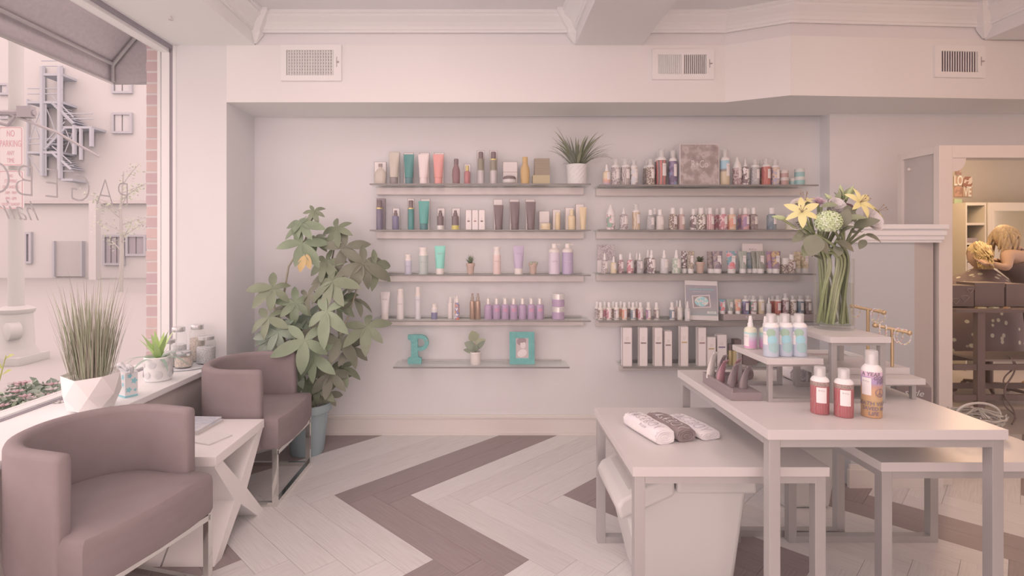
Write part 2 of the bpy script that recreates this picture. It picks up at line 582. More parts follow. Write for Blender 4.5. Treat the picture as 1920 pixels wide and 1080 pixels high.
vent('white grille vent with square openings on the soffit near the window', (528 - VX) * k, (641 - VX) * k, 2.384, 2.612, T3(0, YS, 0), 18, False, 8)
vent('white two-panel vent on the soffit beside the angled corner', (1222 - VX) * k, (1337 - VX) * k, 2.393, 2.583, T3(0, YS, 0), 25, True, 5)
ang = math.atan2(3.35 - 3.26, 3.34 - 1.83)
vent('white vertical-slat vent on the right-hand soffit', 0.91, 1.235, 2.375, 2.57, T3(1.83, 3.26, 0) @ RZ(ang), 15)
MB().lathe([(0.004, 0), (0.004, -0.01), (0.012, -0.016), (0.012, -0.02), (0.0, -0.022)], 8).build('ceiling_hook', M((200, 178, 172)), None, 40, None, (-1.76, 2.99, ZB))
tag(bpy.data.objects['ceiling_hook'], 'small white hook screwed into the ceiling beam by the window', 'hook')

# ================================================================== the street outside
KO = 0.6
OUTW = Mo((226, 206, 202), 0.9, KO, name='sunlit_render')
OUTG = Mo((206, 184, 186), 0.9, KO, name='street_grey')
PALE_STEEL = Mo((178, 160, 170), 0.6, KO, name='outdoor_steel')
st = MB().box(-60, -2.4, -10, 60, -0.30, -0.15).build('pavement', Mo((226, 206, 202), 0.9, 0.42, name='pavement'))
st['kind'] = 'structure'
# brick pier beside the window
pier = struct_root('wall_brick_pier', (-2.185, 3.6, 0))
MB().box(-0.098, 0.17, 0.003, 0.3, -0.1, 3.2).build('mortar', Mo((228, 208, 204), 0.9, 0.78, name='mortar'), pier)
BRK = [Mo(c, 0.85, 0.9, name='red_brick') for c in ((208, 166, 162), (204, 163, 162), (213, 171, 165), (200, 160, 162))]
bme = [MB().bbox(-0.1, 0.1, 0.0, 0.06, 0, 0.061, 0.003).mesh('brick', m) for m in BRK]
for r in range(40):
    put('brick', random.choice(bme), pier, None, (random.uniform(-.003, .003), random.uniform(-.002, .002), 0.2 + r * 0.0745))
# awning
aw = thing('awning', 'dark grey fabric awning on a metal frame over the shop window', 'awning', (-2.12, 2.0, 2.6))
AWF = tex_mat('awning_fabric', [(0.3, (172, 150, 152)), (0.7, (180, 158, 158))], scale=40, rough=0.9, const=False)
AWB = Mo((205, 184, 182), 0.5, KO, name='awning_tube')
def aadd(name, mb, mat, sm=None):
    o = mb.build(name, mat, aw, sm)
    o.matrix_parent_inverse = T3(2.12, -2.0, -2.6)
    return o
AX, AZ, TX, TZ, AY = -2.77, 2.68, -2.12, 3.45, 3.98
aadd('canopy', MB().add([(AX, -1, AZ), (AX, AY, AZ), (TX, AY, TZ), (TX, -1, TZ), (AX, -1, AZ + .012), (AX, AY, AZ + .012), (TX, AY, TZ + .012), (TX, -1, TZ + .012)],
     [(0, 1, 2, 3), (7, 6, 5, 4), (0, 4, 5, 1), (2, 6, 7, 3), (1, 5, 6, 2), (0, 3, 7, 4)]), AWF)
aadd('valance', MB().box(AX - 0.012, AX - 0.004, -1, AY, AZ - 0.14, AZ + 0.01).box(AX, TX, AY - 0.004, AY + 0.004, AZ - 0.14, AZ), AWF)
aadd('end_panel', MB().add([(AX, AY, AZ), (TX, AY, AZ), (TX, AY, TZ), (AX, AY + .01, AZ), (TX, AY + .01, AZ), (TX, AY + .01, TZ)], [(0, 1, 2), (5, 4, 3), (0, 3, 4, 1), (1, 4, 5, 2), (2, 5, 3, 0)]), AWF)
aadd('frame_tube', MB().tube([(AX + .02, -1, AZ - .01), (AX + .02, AY - .02, AZ - .01)], 0.013).tube([(AX, -1, AZ - 0.14), (AX, AY, AZ - 0.14), (TX, AY, AZ - 0.14)], 0.012), AWB)
for y in (0.9, 2.55, 3.95):
    aadd('rafter', MB().tube([(AX + .02, y, AZ - .14), (AX + .02, y, AZ - .015), (TX, y, TZ - .02)], 0.012), AWB)
# utility pole with the parking signs
pole = thing('utility_pole', 'pale round utility pole with stone plinth outside the window', 'pole', (-6.0, 6.85, -0.15))
PC = Mo((208, 190, 184), 0.8, KO, name='weathered_pole')
MB().lathe([(0.085, 0), (0.075, 4.05), (0.10, 4.12), (0.10, 4.2), (0.085, 4.26), (0.11, 4.34), (0.12, 4.42), (0.09, 4.5), (0.08, 7)], 18).build('shaft', PC, pole, 40)
MB().bbox(-0.24, 0.24, -0.24, 0.24, 0, 0.10, 0.01).lathe([(0.23, .1), (0.21, .16), (0.19, 0.2), (0.17, 0.62), (0.19, 0.64), (0.20, 0.68), (0.12, 0.72)], 18).lathe([(0.11, 0), (0.11, 0.12), (0.09, 0.13), (0.0, 0.13)], 14, T3(0.12, -0.1, 0.42) @ RZ(-0.5) @ RX(PI / 2)).build('plinth', PC, pole, 40)
MB().tube([(-0.32, -0.12, 3.14), (0.34, -0.12, 3.14)], 0.035).box(0.14, 0.32, -0.16, -0.08, 3.08, 3.22).tube([(-0.25, -0.12, 3.05), (0.02, -0.14, 2.98), (0.1, -0.13, 3.1)], 0.02).build('cable_bracket', Mo((170, 150, 152), 0.6, KO, name='bracket_grey'), pole)
MB().tube([(-3, -0.3, 3.75), (-1.0, -0.16, 3.36), (0, -0.13, 3.14), (0.6, -0.1, 2.9), (1.02, 0.05, 2.62)], 0.018).build('cable', Mo((186, 166, 166), 0.6, KO, name='cable_grey'), pole)
RED = Mo((228, 158, 162), 0.6, KO, name='sign_red')
SGN = Mo((230, 210, 206), 0.5, KO, name='sign_face')
def sign(label, x0, x1, y0, y1, lines, d=6.68):
    a, b = W(x0, y1, d), W(x1, y0, d)
    w, h = b[0] - a[0], b[2] - a[2]
    t = thing('parking_sign', label, 'sign', ((a[0] + b[0]) / 2, d, a[2]))
    def rr(w, h, r, dz=0):
        pts = []
        for cx, cz, a0 in ((w / 2 - r, h - r, 0), (-w / 2 + r, h - r, 90), (-w / 2 + r, r, 180), (w / 2 - r, r, 270)):
            for q in range(5):
                an = math.radians(a0 + q * 22.5)
                pts.append((cx + r * math.cos(an), cz + r * math.sin(an) + dz))
        return pts
    MB().prism(rr(w, h, 0.03), 0, 0.012, RX(PI / 2)).build('plate', SGN, t)
    o, i = rr(w - 0.012, h - 0.012, 0.027, 0.006), rr(w - 0.03, h - 0.03, 0.02, 0.015)
    n = len(o)
    mb = MB().add([(p[0], -0.0135, p[1]) for p in o + i], [(q, (q + 1) % n, n + (q + 1) % n, n + q) for q in range(n)])
    mb.build('border', RED, t)
    for body, zc, sz, bold in lines:
        lettering(body, sz, RED, t, mtx=T3(0, -0.0135, zc * h) @ RX(PI / 2) @ Matrix.Diagonal((0.56, 1, 1, 1)), bold=bold * 0)
    return t
sign('white sign with red lettering NO PARKING ANY TIME', -1, 44, 238, 311, [('NO', .82, .115, .002), ('PARKING', .56, .115, .002), ('ANY', .32, .08, 0), ('TIME', .13, .08, 0)])
sign('white sign with red lettering NO STOPPING OR STANDING', -1, 45, 320, 392, [('NO', .86, .055, 0), ('STOPPING', .72, .062, 0), ('OR STANDING', .57, .055, 0), ('7AM - 9AM', .42, .055, 0), ('4PM - 6PM', .27, .055, 0), ('EXCEPT SUNDAY', .12, .052, 0)])
# building across the street
D = 24.0
bl = thing('white_building', 'bright white building with shopfront across the street', 'building', (-20, D, -0.15))
def badd(name, mb, mat, par=None):
    o = mb.build(name, mat, par or bl)
    if par is None:
        o.matrix_parent_inverse = T3(20, -D, 0.15)
    return o
def pr(x0, x1, y0, y1, d):
    a, b = W(x0, y1, d), W(x1, y0, d)
    return a[0], b[0], a[2], b[2]
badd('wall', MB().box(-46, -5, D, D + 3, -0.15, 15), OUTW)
badd('cornice', MB().box(-46, -5, D - .25, D, 3.15, 3.3), Mo((222, 196, 192), 0.8, KO, name='cornice'))
WINF = Mo((204, 186, 190), 0.6, KO, name='far_window_frame')
WING = Mo((220, 200, 198), 0.3, KO, name='far_window_glass')
SHADE = Mo((206, 186, 182), 0.8, KO, name='far_doorway')
for x0, x1, y0, y1, nm in ((212, 250, 212, 251, 2), (212, 250, 150, 176, 2), (0, 21, 157, 179, 1), (2, 20, 216, 224, 1), (49, 62, 435, 494, 1), (195, 236, 440, 497, 3), (238, 276, 440, 480, 2)):
    a, b, c, e = pr(x0, x1, y0, y1, D)
    t = 0.10
    f = badd('window', MB().box(a, a + t, D - .12, D, c, e).box(b - t, b, D - .12, D, c, e).box(a + t, b - t, D - .12, D, c, c + t).box(a + t, b - t, D - .12, D, e - t, e), WINF)
    g = MB()
    for i in range(nm):
        xa = a + t + i * (b - a - 2 * t) / nm
        xb = a + t + (i + 1) * (b - a - 2 * t) / nm
        gm = MB().box(xa + .03, xb - .03, D - .06, D - .03, c + t, e - t)
        o = gm.build('pane', WING if y0 < 300 else Mo((188, 166, 170), .4, KO, name='shop_glass'), f)
a, b, c, e = pr(108, 157, 452, 518, D)
badd('doorway', MB().box(a, b, D - .1, D, c, e), SHADE)
badd('door_post', MB().box(a - .1, a, D - .2, D, c, e), WINF)
badd('door_post', MB().box(b, b + .06, D - .2, D, c, e), WINF)
badd('column', MB().box(-16.9, -16.6, D - 1.2, D - .9, -0.15, 3.2), OUTW)
# steel fire escape
DF = 23.2
fe = thing('fire_escape', 'grey steel fire escape stair tower against the white building', 'fire escape', W(90, 460, DF))
FEC = Mo((200, 186, 192), 0.6, KO, name='fire_escape_steel')
fe.location.z = -0.15
inv = T3(*(-fe.location))
def fadd(name, mb):
    o = mb.build(name, FEC, fe)
    o.matrix_parent_inverse = inv
def L3(pts, r=0.05, d=DF):
    return MB().tube([W(x, y, d + (p[0] if p else 0)) for x, y, *p in pts], r, 5)
for x, y0, y1, r in ((52, 186, 330, .05), (80, 125, 330, .10), (113, 125, 335, .11), (86, 195, 330, .04), (140, 235, 290, .09), (172, 240, 275, .09), (152, 240, 300, .07)):
    fadd('post', L3([(x, y0), (x, y1)], r))
    fadd('post', L3([(x, y0, .7), (x, y1, .7)], r))
def plat(x0, x1, y):
    a, b = W(x0, y, DF), W(x1, y, DF)
    fadd('platform', MB().box(a[0], b[0], DF - .05, D - .002, a[2] - .10, a[2]))
    for dy in (14, 24):
        fadd('rail', L3([(x0, y - dy), (x1, y - dy)], .025))
plat(52, 118, 190)
plat(78, 118, 138)
plat(120, 174, 237)
plat(52, 116, 284)
plat(116, 138, 335)
def stair(x0, y0, x1, y1, n=7):
    fadd('stringer', L3([(x0, y0), (x1, y1)], .07))
    fadd('stringer', L3([(x0, y0, .7), (x1, y1, .7)], .07))
    fadd('handrail', L3([(x0, y0 - 12), (x1, y1 - 12)], .03))
    for i in range(n):
        q = (i + .5) / n
        a = W(x0 + (x1 - x0) * q, y0 + (y1 - y0) * q, DF)
        fadd('tread', MB().box(a[0] - .12, a[0] + .12, DF, DF + .7, a[2] - .02, a[2] + .02))
stair(98, 192, 138, 232)
stair(84, 280, 122, 240)
stair(98, 286, 134, 318)
for q in ((53, 200, 78, 270), (78, 200, 53, 270), (53, 290, 78, 330), (122, 240, 140, 285), (140, 240, 122, 285), (88, 205, 116, 275)):
    fadd('brace', L3([(q[0], q[1]), (q[2], q[3])], .02))
# thin street tree
tree = thing('street_tree', 'thin pale green street tree in front of the white building', 'tree', (-11.6, 17.0, -0.15))
TR = Mo((202, 182, 174), 0.9, KO, name='pale_bark')
tb = MB().tube([(0, 0, 0), (0.05, 0, 1.3), (0, 0, 2.6), (0.1, 0, 3.8)], [.07, .06, .04, .015])
brs = []
for i in range(11):
    z0 = 1.3 + i * 0.2
    a = random.uniform(0, 2 * PI)
    p1 = Vector((0.02, 0, z0))
    p2 = p1 + Vector((math.cos(a) * random.uniform(.5, 1.1), math.sin(a) * .6, random.uniform(.25, .8)))
    tb.tube([p1, (p1 + p2) / 2 + Vector((0, 0, .06)), p2], [.02, .012, .005], 4)
    brs.append((p1, p2))
tb.build('trunk', TR, tree)
def leaf_quads(n, fn, size):
    mb = MB()
    for _ in range(n):
        p = fn()
        d = Vector((random.gauss(0, 1), random.gauss(0, 1), random.gauss(0, 1))).normalized()
        u = d.orthogonal().normalized()
        s = size * random.uniform(.6, 1.3)
        mb.add([p - d * s, p + u * s * .4, p + d * s, p - u * s * .4], [(0, 1, 2, 3)])
    return mb
def twig():
    p1, p2 = random.choice(brs)
    return p1.lerp(p2, random.uniform(.35, 1.1)) + Vector((random.gauss(0, .12), random.gauss(0, .12), random.gauss(0, .12)))
lf = leaf_quads(420, twig, .045).build('foliage', Mo((206, 198, 170), 0.7, KO, name='pale_leaf'), tree)
lf['kind'] = 'stuff'
# flower bed right outside the glass
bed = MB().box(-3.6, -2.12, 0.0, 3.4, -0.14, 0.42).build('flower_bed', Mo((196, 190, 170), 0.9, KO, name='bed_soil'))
tag(bed, 'raised flower bed directly outside the shop window', 'planter')
GLF = [Mo(c, .7, KO, name='garden_leaf') for c in ((196, 196, 168), (182, 184, 164), (206, 204, 176))]
FLW = {'pink': Mo((230, 178, 180), .7, KO, name='pink_petal'), 'white': Mo((230, 206, 204), .7, KO, name='white_petal'), 'orange': Mo((230, 190, 130), .7, KO, name='orange_petal'), 'lime': Mo((218, 208, 120), .7, KO, name='lime_leaf')}
def garden_plant(px, py, d, col, n, label, hgt=.3, sp=.14):
    x, y, z = W(px, py, d)
    base = 0.42
    t = thing('flowering_plant', label, 'plant', (x, y, base), 0, 'flowers in the bed outside')
    top = z - base
    fo = leaf_quads(170, lambda: Vector((random.gauss(0, sp), random.gauss(0, sp), abs(random.uniform(0, 1)) * top * .9)), .028).build('foliage', random.choice(GLF), t)
    fo['kind'] = 'stuff'
    for i in range(n):
        c = Vector((random.gauss(0, sp), random.gauss(0, sp), top * random.uniform(.7, 1.05)))
        m = MB().tube([(c.x * .3, c.y * .3, 0), (c.x * .8, c.y * .8, c.z * .6), tuple(c)], .003, 4)
        m.build('stem', GLF[1], t)
        fl = MB()
        for q in range(8):
            a = q * PI / 4
            e = Vector((math.cos(a), math.sin(a), .35))
            s = Vector((-math.sin(a), math.cos(a), 0))
            fl.add([c, c + e * .018 + s * .010, c + e * .034, c + e * .018 - s * .010], [(0, 1, 2, 3)])
        fl.ball(tuple(c + Vector((0, 0, .006))), .009, 8, 4)
        fl.build('flower', FLW[col], t)
for gi_, (gpx, gpy, gd, gc, gn, gl) in enumerate(((18, 742, 2.6, 'white', 4, 'white blossoms left of the lime stalk'), (28, 760, 2.5, 'pink', 3, 'pink blossoms beside the orange daisies'), (75, 718, 2.95, 'white', 4, 'white blossoms at the back of the outside bed'), (52, 716, 2.9, 'pink', 3, 'pale pink blossoms behind the pole plinth edge'), (108, 730, 2.7, 'white', 3, 'white blossoms nearest the grass planter'), (85, 748, 2.58, 'white', 3, 'white blossoms along the window frame'), (34, 722, 2.85, 'white', 3, 'white blossoms in the left back of the bed'))):
    garden_plant(gpx, gpy, gd, gc, gn, gl, sp=.07)
garden_plant(10, 772, 2.45, 'orange', 4, 'orange daisies at the lower corner of the window', sp=.05)
garden_plant(40, 732, 2.75, 'white', 5, 'small white flowers below the utility pole', sp=.09)
garden_plant(60, 740, 2.6, 'pink', 5, 'pink flowers in the middle of the outside bed', sp=.07)
garden_plant(96, 726, 2.75, 'pink', 3, 'pale pink flowers next to the leafy green plant', sp=.07)
garden_plant(118, 712, 2.9, 'white', 2, 'leafy green plant just left of the grass pot', sp=.06)
lp = thing('tall_weed', 'tall thin lime green stalk leaning in front of the pole plinth', 'plant', (-2.30, 2.47, 0.42))
MB().tube([(0, 0, 0), (0.03, 0, .2), (0.09, 0, .42)], [.006, .005, .002], 5).build('stem', FLW['lime'], lp)
for i, (z, s) in enumerate(((.12, 1), (.2, -1), (.27, -1), (.33, 1), (.36, -1), (.4, 1))):
    MB().add([(0.02 + z * .15, 0, z), (0.02 + z * .15 + s * .025, -.01, z + .01), (0.02 + z * .15 + s * .05, 0, z + .025), (0.02 + z * .15 + s * .02, .01, z + .025)], [(0, 1, 2, 3)]).build('leaf', FLW['lime'], lp)
# ================================================================== armchairs
def velvet():
    m = M((147, 125, 128), 0.85, 0, 0.15, 'charcoal_velvet', 0.0)
    nt = m.node_tree
    b = nt.nodes['Principled BSDF']
    n = nt.nodes.new('ShaderNodeTexNoise')
    n.inputs['Scale'].default_value = 5
    n.inputs['Detail'].default_value = 4
    r = nt.nodes.new('ShaderNodeValToRGB')
    r.color_ramp.elements[0].color = paint((138, 113, 112))
    r.color_ramp.elements[1].color = paint((148, 124, 123))
    nt.links.new(n.outputs[0], r.inputs[0])
    nt.links.new(r.outputs[0], b.inputs['Base Color'])
    b.inputs['Sheen Tint'].default_value = (0.8, 0.72, 0.76, 1)
    return m
VELVET = velvet()
def armchair(label, loc, rz, group):
    t = thing('armchair', label, 'armchair', loc, rz, group)
    # local: front = +x, width along y
    HW, XB, XA, TH = 0.275, -0.25, 0.135, 0.055
    zb, zt = 0.285, 0.70
    # plan curve of the outer back: arm - half ellipse - arm
    def plan(off):
        pts = []
        hw = HW - off
        xc = 0.0
        for q in range(4):
            pts.append((XA - q * (XA - xc) / 4, -hw))
        for q in range(25):
            a = -PI / 2 - q * PI / 24
            pts.append((xc + (abs(XB) - off) * math.cos(a), hw * math.sin(a)))
        for q in range(4):
            pts.append((xc + (q + 1) * (XA - xc) / 4, hw))
        return pts
    n = len(plan(0))
    secs = []
    rr = 0.02
    ring = [(0.004, zb), (0, zb + .02), (0, zt - rr), (0.006, zt - 0.006), (rr, zt), (TH - rr, zt), (TH - 0.006, zt - 0.006), (TH, zt - rr), (TH, zb + .02), (TH - .004, zb)]
    plans = {o: plan(o) for o in set(q[0] for q in ring)}
    rings = [[(plans[o][i][0], plans[o][i][1], z) for o, z in ring] for i in range(n)]
    # rounded arm ends
    def shrink(r, f, dx):
        cy = sum(p[1] for p in r) / len(r)
        cz = (zb + zt) / 2
        return [(p[0] + dx, cy + (p[1] - cy) * f, cz + (p[2] - cz) * (1 - (1 - f) * 0.12)) for p in r]
    rings = [shrink(rings[0], .6, .022), shrink(rings[0], .9, .014)] + rings + [shrink(rings[-1], .9, .014), shrink(rings[-1], .6, .022)]
    MB().loft(rings).build('backrest', VELVET, t, 50)
    # seat: fills the shell, front edge bowed forward
    sp = plan(TH - 0.004)
    outline = [(0.245, -0.262), (0.262, -0.14), (0.268, 0), (0.262, 0.14), (0.245, 0.262), (0.15, 0.268)]
    inner = [p for p in sp if p[0] < 0.10]
    poly = [(0.15, -0.268)] + outline + inner[::-1]
    def ring_at(s, z):
        return [(x * s if x < 0 else x * (1 - (1 - s) * .6), y * s, z) for x, y in poly]
    MB().loft([ring_at(.97, .29), ring_at(1, .305), ring_at(1, .415), ring_at(.985, .435), ring_at(.95, .446), ring_at(.7, .452), ring_at(.3, .455), ring_at(.02, .456)][::-1]).build('seat', VELVET, t, 45)
    # chrome sled frame: two rectangular side loops joined under the seat
    for s in (-1, 1):
        y0, y1 = (s * .255 - .011, s * .255 + .011)
        mb = MB().box(.215, .24, y0, y1, .022, .30).box(-.20, -.175, y0, y1, .022, .30).box(-.20, .24, y0, y1, .0, .022)
        mb.build('leg_frame', CHROME, t)
    MB().box(.21, .24, -.255, .255, .262, .284).build('front_rail', CHROME, t)
    MB().box(.215, .24, -.244, .244, .0, .022).build('stretcher', CHROME, t)
    return t
armchair('charcoal velvet tub armchair nearest the camera, by the grass pot', (-1.395, 1.945, 0), math.radians(-15), 'tub armchairs')
armchair('charcoal velvet tub armchair in front of the money tree', (-1.325, 3.035, 0), math.radians(0), 'tub armchairs')
# ================================================================== X-leg side table
WHITE_ST = M((228, 207, 203), 0.35, spec=0.4, name='white_lacquer')
st_ = thing('side_table', 'white side table with crossed panel legs between the armchairs', 'table', (-1.37, 2.50, 0))
hx, hy, zt = .23, .245, .46
MB().bbox(-hx, hx, -hy, hy, zt - .042, zt, .003).build('table_top', WHITE_ST, st_)
xp = [(-hy, zt - .0425), (-hy + .07, zt - .0425), (0, .245), (hy - .07, zt - .0425), (hy, zt - .0425), (.062, .19), (hy, 0), (hy - .065, 0), (0, .145), (-hy + .065, 0), (-hy, 0), (-.062, .19)]
nx = len(xp)
for xa, xb in ((-hx + .01, -.004), (.004, hx - .006)):
    MB().add([(xa, y, z) for y, z in xp] + [(xb, y, z) for y, z in xp], [tuple(range(nx)), tuple(range(nx, 2 * nx))[::-1]] + [(q, nx + q, nx + (q + 1) % nx, (q + 1) % nx) for q in range(nx)]).build('cross_leg', WHITE_ST, st_)
PAPER = [M(c, .6, name='magazine_paper') for c in ((214, 190, 186), (205, 180, 172), (218, 196, 190), (196, 172, 166))]
def magazine(label, x, y, z, w, l, th, rz, cover, pages, name='magazine'):
    t = thing(name, label, 'magazine', (x, y, z), rz, 'magazines on the side table')
    MB().box(-w / 2, w / 2, -l / 2, l / 2, .0008, th).build('pages', pages, t)
    MB().box(-w / 2, w / 2 + .001, -l / 2, l / 2, th, th + .001).box(-w / 2, w / 2, -l / 2, l / 2, 0, .0008).build('cover', cover, t)
CVB = tex_mat('blue_cover', [(.3, (214, 194, 194)), (.5, (184, 174, 182)), (.65, (206, 186, 186))], scale=14, const=False)
CVR = tex_mat('red_cover', [(.3, (222, 164, 160)), (.5, (186, 174, 182)), (.7, (214, 184, 180))], scale=9)
magazine('thick magazine with pale blue cover under another at table back', -1.44, 2.62, .4605, .2, .2, .011, -.1, CVB, PAPER[1])
magazine('open blue-white magazine on top of the back stack', -1.45, 2.62, .473, .2, .21, .006, -.05, CVB, PAPER[0])
magazine('bottom magazine of the stack beside the near armchair', -1.462, 2.385, .4605, .19, .17, .007, .12, PAPER[3], PAPER[1])
magazine('middle magazine of the stack beside the near armchair', -1.46, 2.385, .469, .19, .17, .006, .02, PAPER[0], PAPER[1])
magazine('red-edged magazine on top of the stack beside the near armchair', -1.466, 2.38, .4765, .19, .17, .005, .08, CVR, PAPER[1])
magazine('single white booklet lying on the white side table', -1.262, 2.46, .4605, .11, .13, .005, -.35, PAPER[2], PAPER[0])

# ================================================================== nesting display tables
def display_table(label, x0, x1, y0, y1, zt, th=.032, lg=.036, group='nesting display tables'):
    cx, cy = (x0 + x1) / 2, (y0 + y1) / 2
    t = thing('display_table', label, 'table', (cx, cy, 0), 0, group)
    hx, hy = (x1 - x0) / 2, (y1 - y0) / 2
    MB().bbox(-hx, hx, -hy, hy, zt - th, zt, .002).build('table_top', WHITE, t)
    e = .008
    for s in (-1, 1):
        ya, yb = (-hy + e, -hy + e + lg) if s < 0 else (hy - e - lg, hy - e)
        for q in (-1, 1):
            xa, xb = (-hx + e, -hx + e + lg) if q < 0 else (hx - e - lg, hx - e)
            MB().bbox(xa, xb, ya, yb, 0.0, zt - th - .0005, .002).build('leg', STEEL, t)
        MB().box(-hx + e + lg, hx - e - lg, ya, yb, 0.0, lg * .8).build('floor_bar', STEEL, t)
        MB().box(-hx + e + lg, hx - e - lg, ya, yb, zt - th - .026, zt - th - .0005).build('apron', STEEL, t)
    for q in (-1, 1):
        xa, xb = (-hx + e, -hx + e + .02) if q < 0 else (hx - e - .02, hx - e)
        MB().box(xa, xb, -hy + e + lg, hy - e - lg, zt - th - .026, zt - th - .0005).build('apron', STEEL, t)
    return t
display_table('tallest white display table with steel legs holding bottles and risers', .89, 1.655, 1.712, 2.53, .76)
display_table('low white display table with folded shirts, nested at left', .487, 1.150, 1.812, 2.475, .60)
display_table('low white display table nested at the right under the tall one', 1.352, 2.045, 1.852, 2.48, .60)
def riser(label, x0, x1, y0, y1, z0, z1, th=.022, lg=.016, low=False, inset=.012):
    cx, cy = (x0 + x1) / 2, (y0 + y1) / 2
    t = thing('display_riser', label, 'riser', (cx, cy, z0), 0, 'risers on the display table')
    hx, hy, h = (x1 - x0) / 2, (y1 - y0) / 2, z1 - z0
    MB().bbox(-hx, hx, -hy, hy, h - th, h, .0015).build('riser_top', WHITE, t)
    for s in (-1, 1):
        ya, yb = (-hy + inset, -hy + inset + lg) if s < 0 else (hy - inset - lg, hy - inset)
        for q in (-1, 1):
            xa, xb = (-hx + inset, -hx + inset + lg) if q < 0 else (hx - inset - lg, hx - inset)
            MB().bbox(xa, xb, ya, yb, 0.0, h - th - .0003, .001).build('leg', STEEL, t)
        if not low:
            MB().box(-hx + inset + lg, hx - inset - lg, ya, yb, 0.0, lg * .8).build('foot_bar', STEEL, t)
        MB().box(-hx + inset + lg, hx - inset - lg, ya, yb, h - th - lg * .6, h - th - .0003).build('apron', STEEL, t)
    return t
riser('low white riser with steel frame carrying three blue bottles', 1.036, 1.246, 2.0, 2.285, .7605, .925)
riser('tall white riser with steel frame carrying the flower vase', 1.262, 1.486, 1.985, 2.262, .7605, 1.008, lg=.02)
riser('flat white riser with short steel feet holding the jewellery stands', 1.335, 1.65, 2.03, 2.315, .7605, .842, low=True, inset=.02)
tag(MB().bbox(1.36, 1.645, 2.10, 2.312, .8425, .868, .002).build('white_block', WHITE), 'flat white block under the gold jewellery stands', 'block')
# white tray behind the risers
tr = thing('white_tray', 'white open tray standing behind the tall riser', 'tray', (1.53, 2.43, .7605))
MB().box(-.13, .115, -.07, .07, 0, .008).build('base', WHITE_PL, tr)
TRD = M((168, 142, 138), .7, name='tray_lining')
for nm, q in (('wall', (-.13, -.122, -.07, .07)), ('wall', (.107, .115, -.07, .07)), ('wall', (-.122, .107, -.07, -.062)), ('wall', (-.122, .107, .062, .07))):
    MB().box(q[0], q[1], q[2], q[3], .008, .10).build(nm, WHITE_PL, tr)
MB().box(-.1215, .1065, -.0615, .0615, .0085, .085).build('contents', TRD, tr)
# gold jewellery stands with bead bracelets
GOLD = M((196, 154, 116), 0.3, 0.6, name='brass')
BEADS = [M(c, .4, name='bead') for c in ((226, 196, 190), (214, 160, 156), (206, 178, 130), (200, 180, 184), (222, 200, 180))]
def jstand(label, xb, yb, z0, ztop, pxa, pxb):
    t = thing('jewellery_stand', label, 'jewellery stand', (xb, yb, z0), 0, 'brass jewellery stands')
    h = ztop - z0
    MB().lathe([(.006, 0.0), (.006, h)], 10).build('pole', GOLD, t, 40)
    a, b = Vector(pxa) - Vector((xb, yb, z0)), Vector(pxb) - Vector((xb, yb, z0))
    MB().tube([a, b], .006, 10).build('bar', GOLD, t, 40)
    for q in (a, b):
        MB().ball(tuple(q), .010, 10, 7).build('knob', GOLD, t, 60)
    return t
def on_line(px, py, d):
    return W(px, py, d)
ja, jb = W(1598, 574, 2.30), W(1657, 586, 2.27)
jm = tuple((Vector(ja) + Vector(jb)) / 2)
jstand('taller brass T-shaped jewellery stand hung with bead bracelets', jm[0], jm[1], .8685, jm[2], ja, jb)
ka, kb = W(1641, 610, 2.14), W(1705, 624, 2.10)
km = tuple((Vector(ka) + Vector(kb)) / 2)
jstand('shorter brass T-shaped jewellery stand hung with bead bracelets', km[0], km[1], .8685, km[2], ka, kb)
def bracelet(label, c, r, tilt, seed):
    rnd = random.Random(seed)
    t = thing('bead_bracelet', label, 'bracelet', (c[0], c[1], c[2] - r * 2 - .002), tilt, 'bead bracelets on the brass stands')
    n = 26
    ms = {}
    for i in range(n):
        a = 2 * PI * i / n
        k = rnd.randrange(len(BEADS))
        if k not in ms:
            ms[k] = MB().ball((0, 0, 0), r * .115, 6, 4).mesh('bead', BEADS[k], 60)
        put('bead', ms[k], t, None, (.82 * r * math.cos(a), 0, r + r * math.sin(a)))
for i, (A, B, q, lab, r, ti) in enumerate(((ja, jb, .12, 'pink bead bracelet at left end of the taller stand', .026, .2), (ja, jb, .72, 'white bead bracelet near right end of the taller stand', .029, .35), (ja, jb, .84, 'pearl bead bracelet at right end of the taller stand', .028, -.3),
                                        (ka, kb, .14, 'bead bracelet at left end of the shorter stand', .026, .9), (ka, kb, .32, 'bead bracelet left of pole on the shorter stand', .027, 1.0), (ka, kb, .68, 'pink and gold bracelet right of pole on the shorter stand', .028, .25), (ka, kb, .84, 'multicolour bead bracelet at right end of the shorter stand', .029, -.25))):
    c = Vector(A).lerp(Vector(B), q)
    bracelet(lab, (c.x, c.y - .0, c.z + .010), r, ti, i)
# black tray of pouches
BT = M((146, 121, 121), .35, spec=.5, name='black_tray')
bt = thing('black_display_tray', 'black glossy tray holding upright pouches at table corner', 'tray', (.975, 2.165, .7605))
MB().bbox(-.058, .058, -.135, .135, 0, .03, .002).build('base', BT, bt)
MB().box(-.058, -.052, -.135, .135, .03, .045).box(-.052, .058, .128, .135, .03, .045).build('rim', BT, bt)
def pouch(label, x, y, h, rz, mat, w=.05):
    t = thing('pouch', label, 'pouch', (x, y, .791), rz, 'pouches in the black tray')
    rings = []
    for k in range(9):
        q = k / 8
        ww = w * (.36 + .14 * math.sin(q * PI * .9)) if k < 8 else w * .34
        ww = w * .5 * (1 - .25 * q)
        d = .013 * (1 - q ** 1.6) + .0012
        bend = .022 * q * q
        rings.append([(d * math.cos(a) + bend, ww * math.sin(a), h * q) for a in [2 * PI * i / 14 for i in range(14)]])
    MB().loft(rings).build('body', mat, t, 50)
    MB().box(.0225, .0265, -w * .36, w * .36, h * .985, h * 1.05).build('sealed_edge', mat, t)
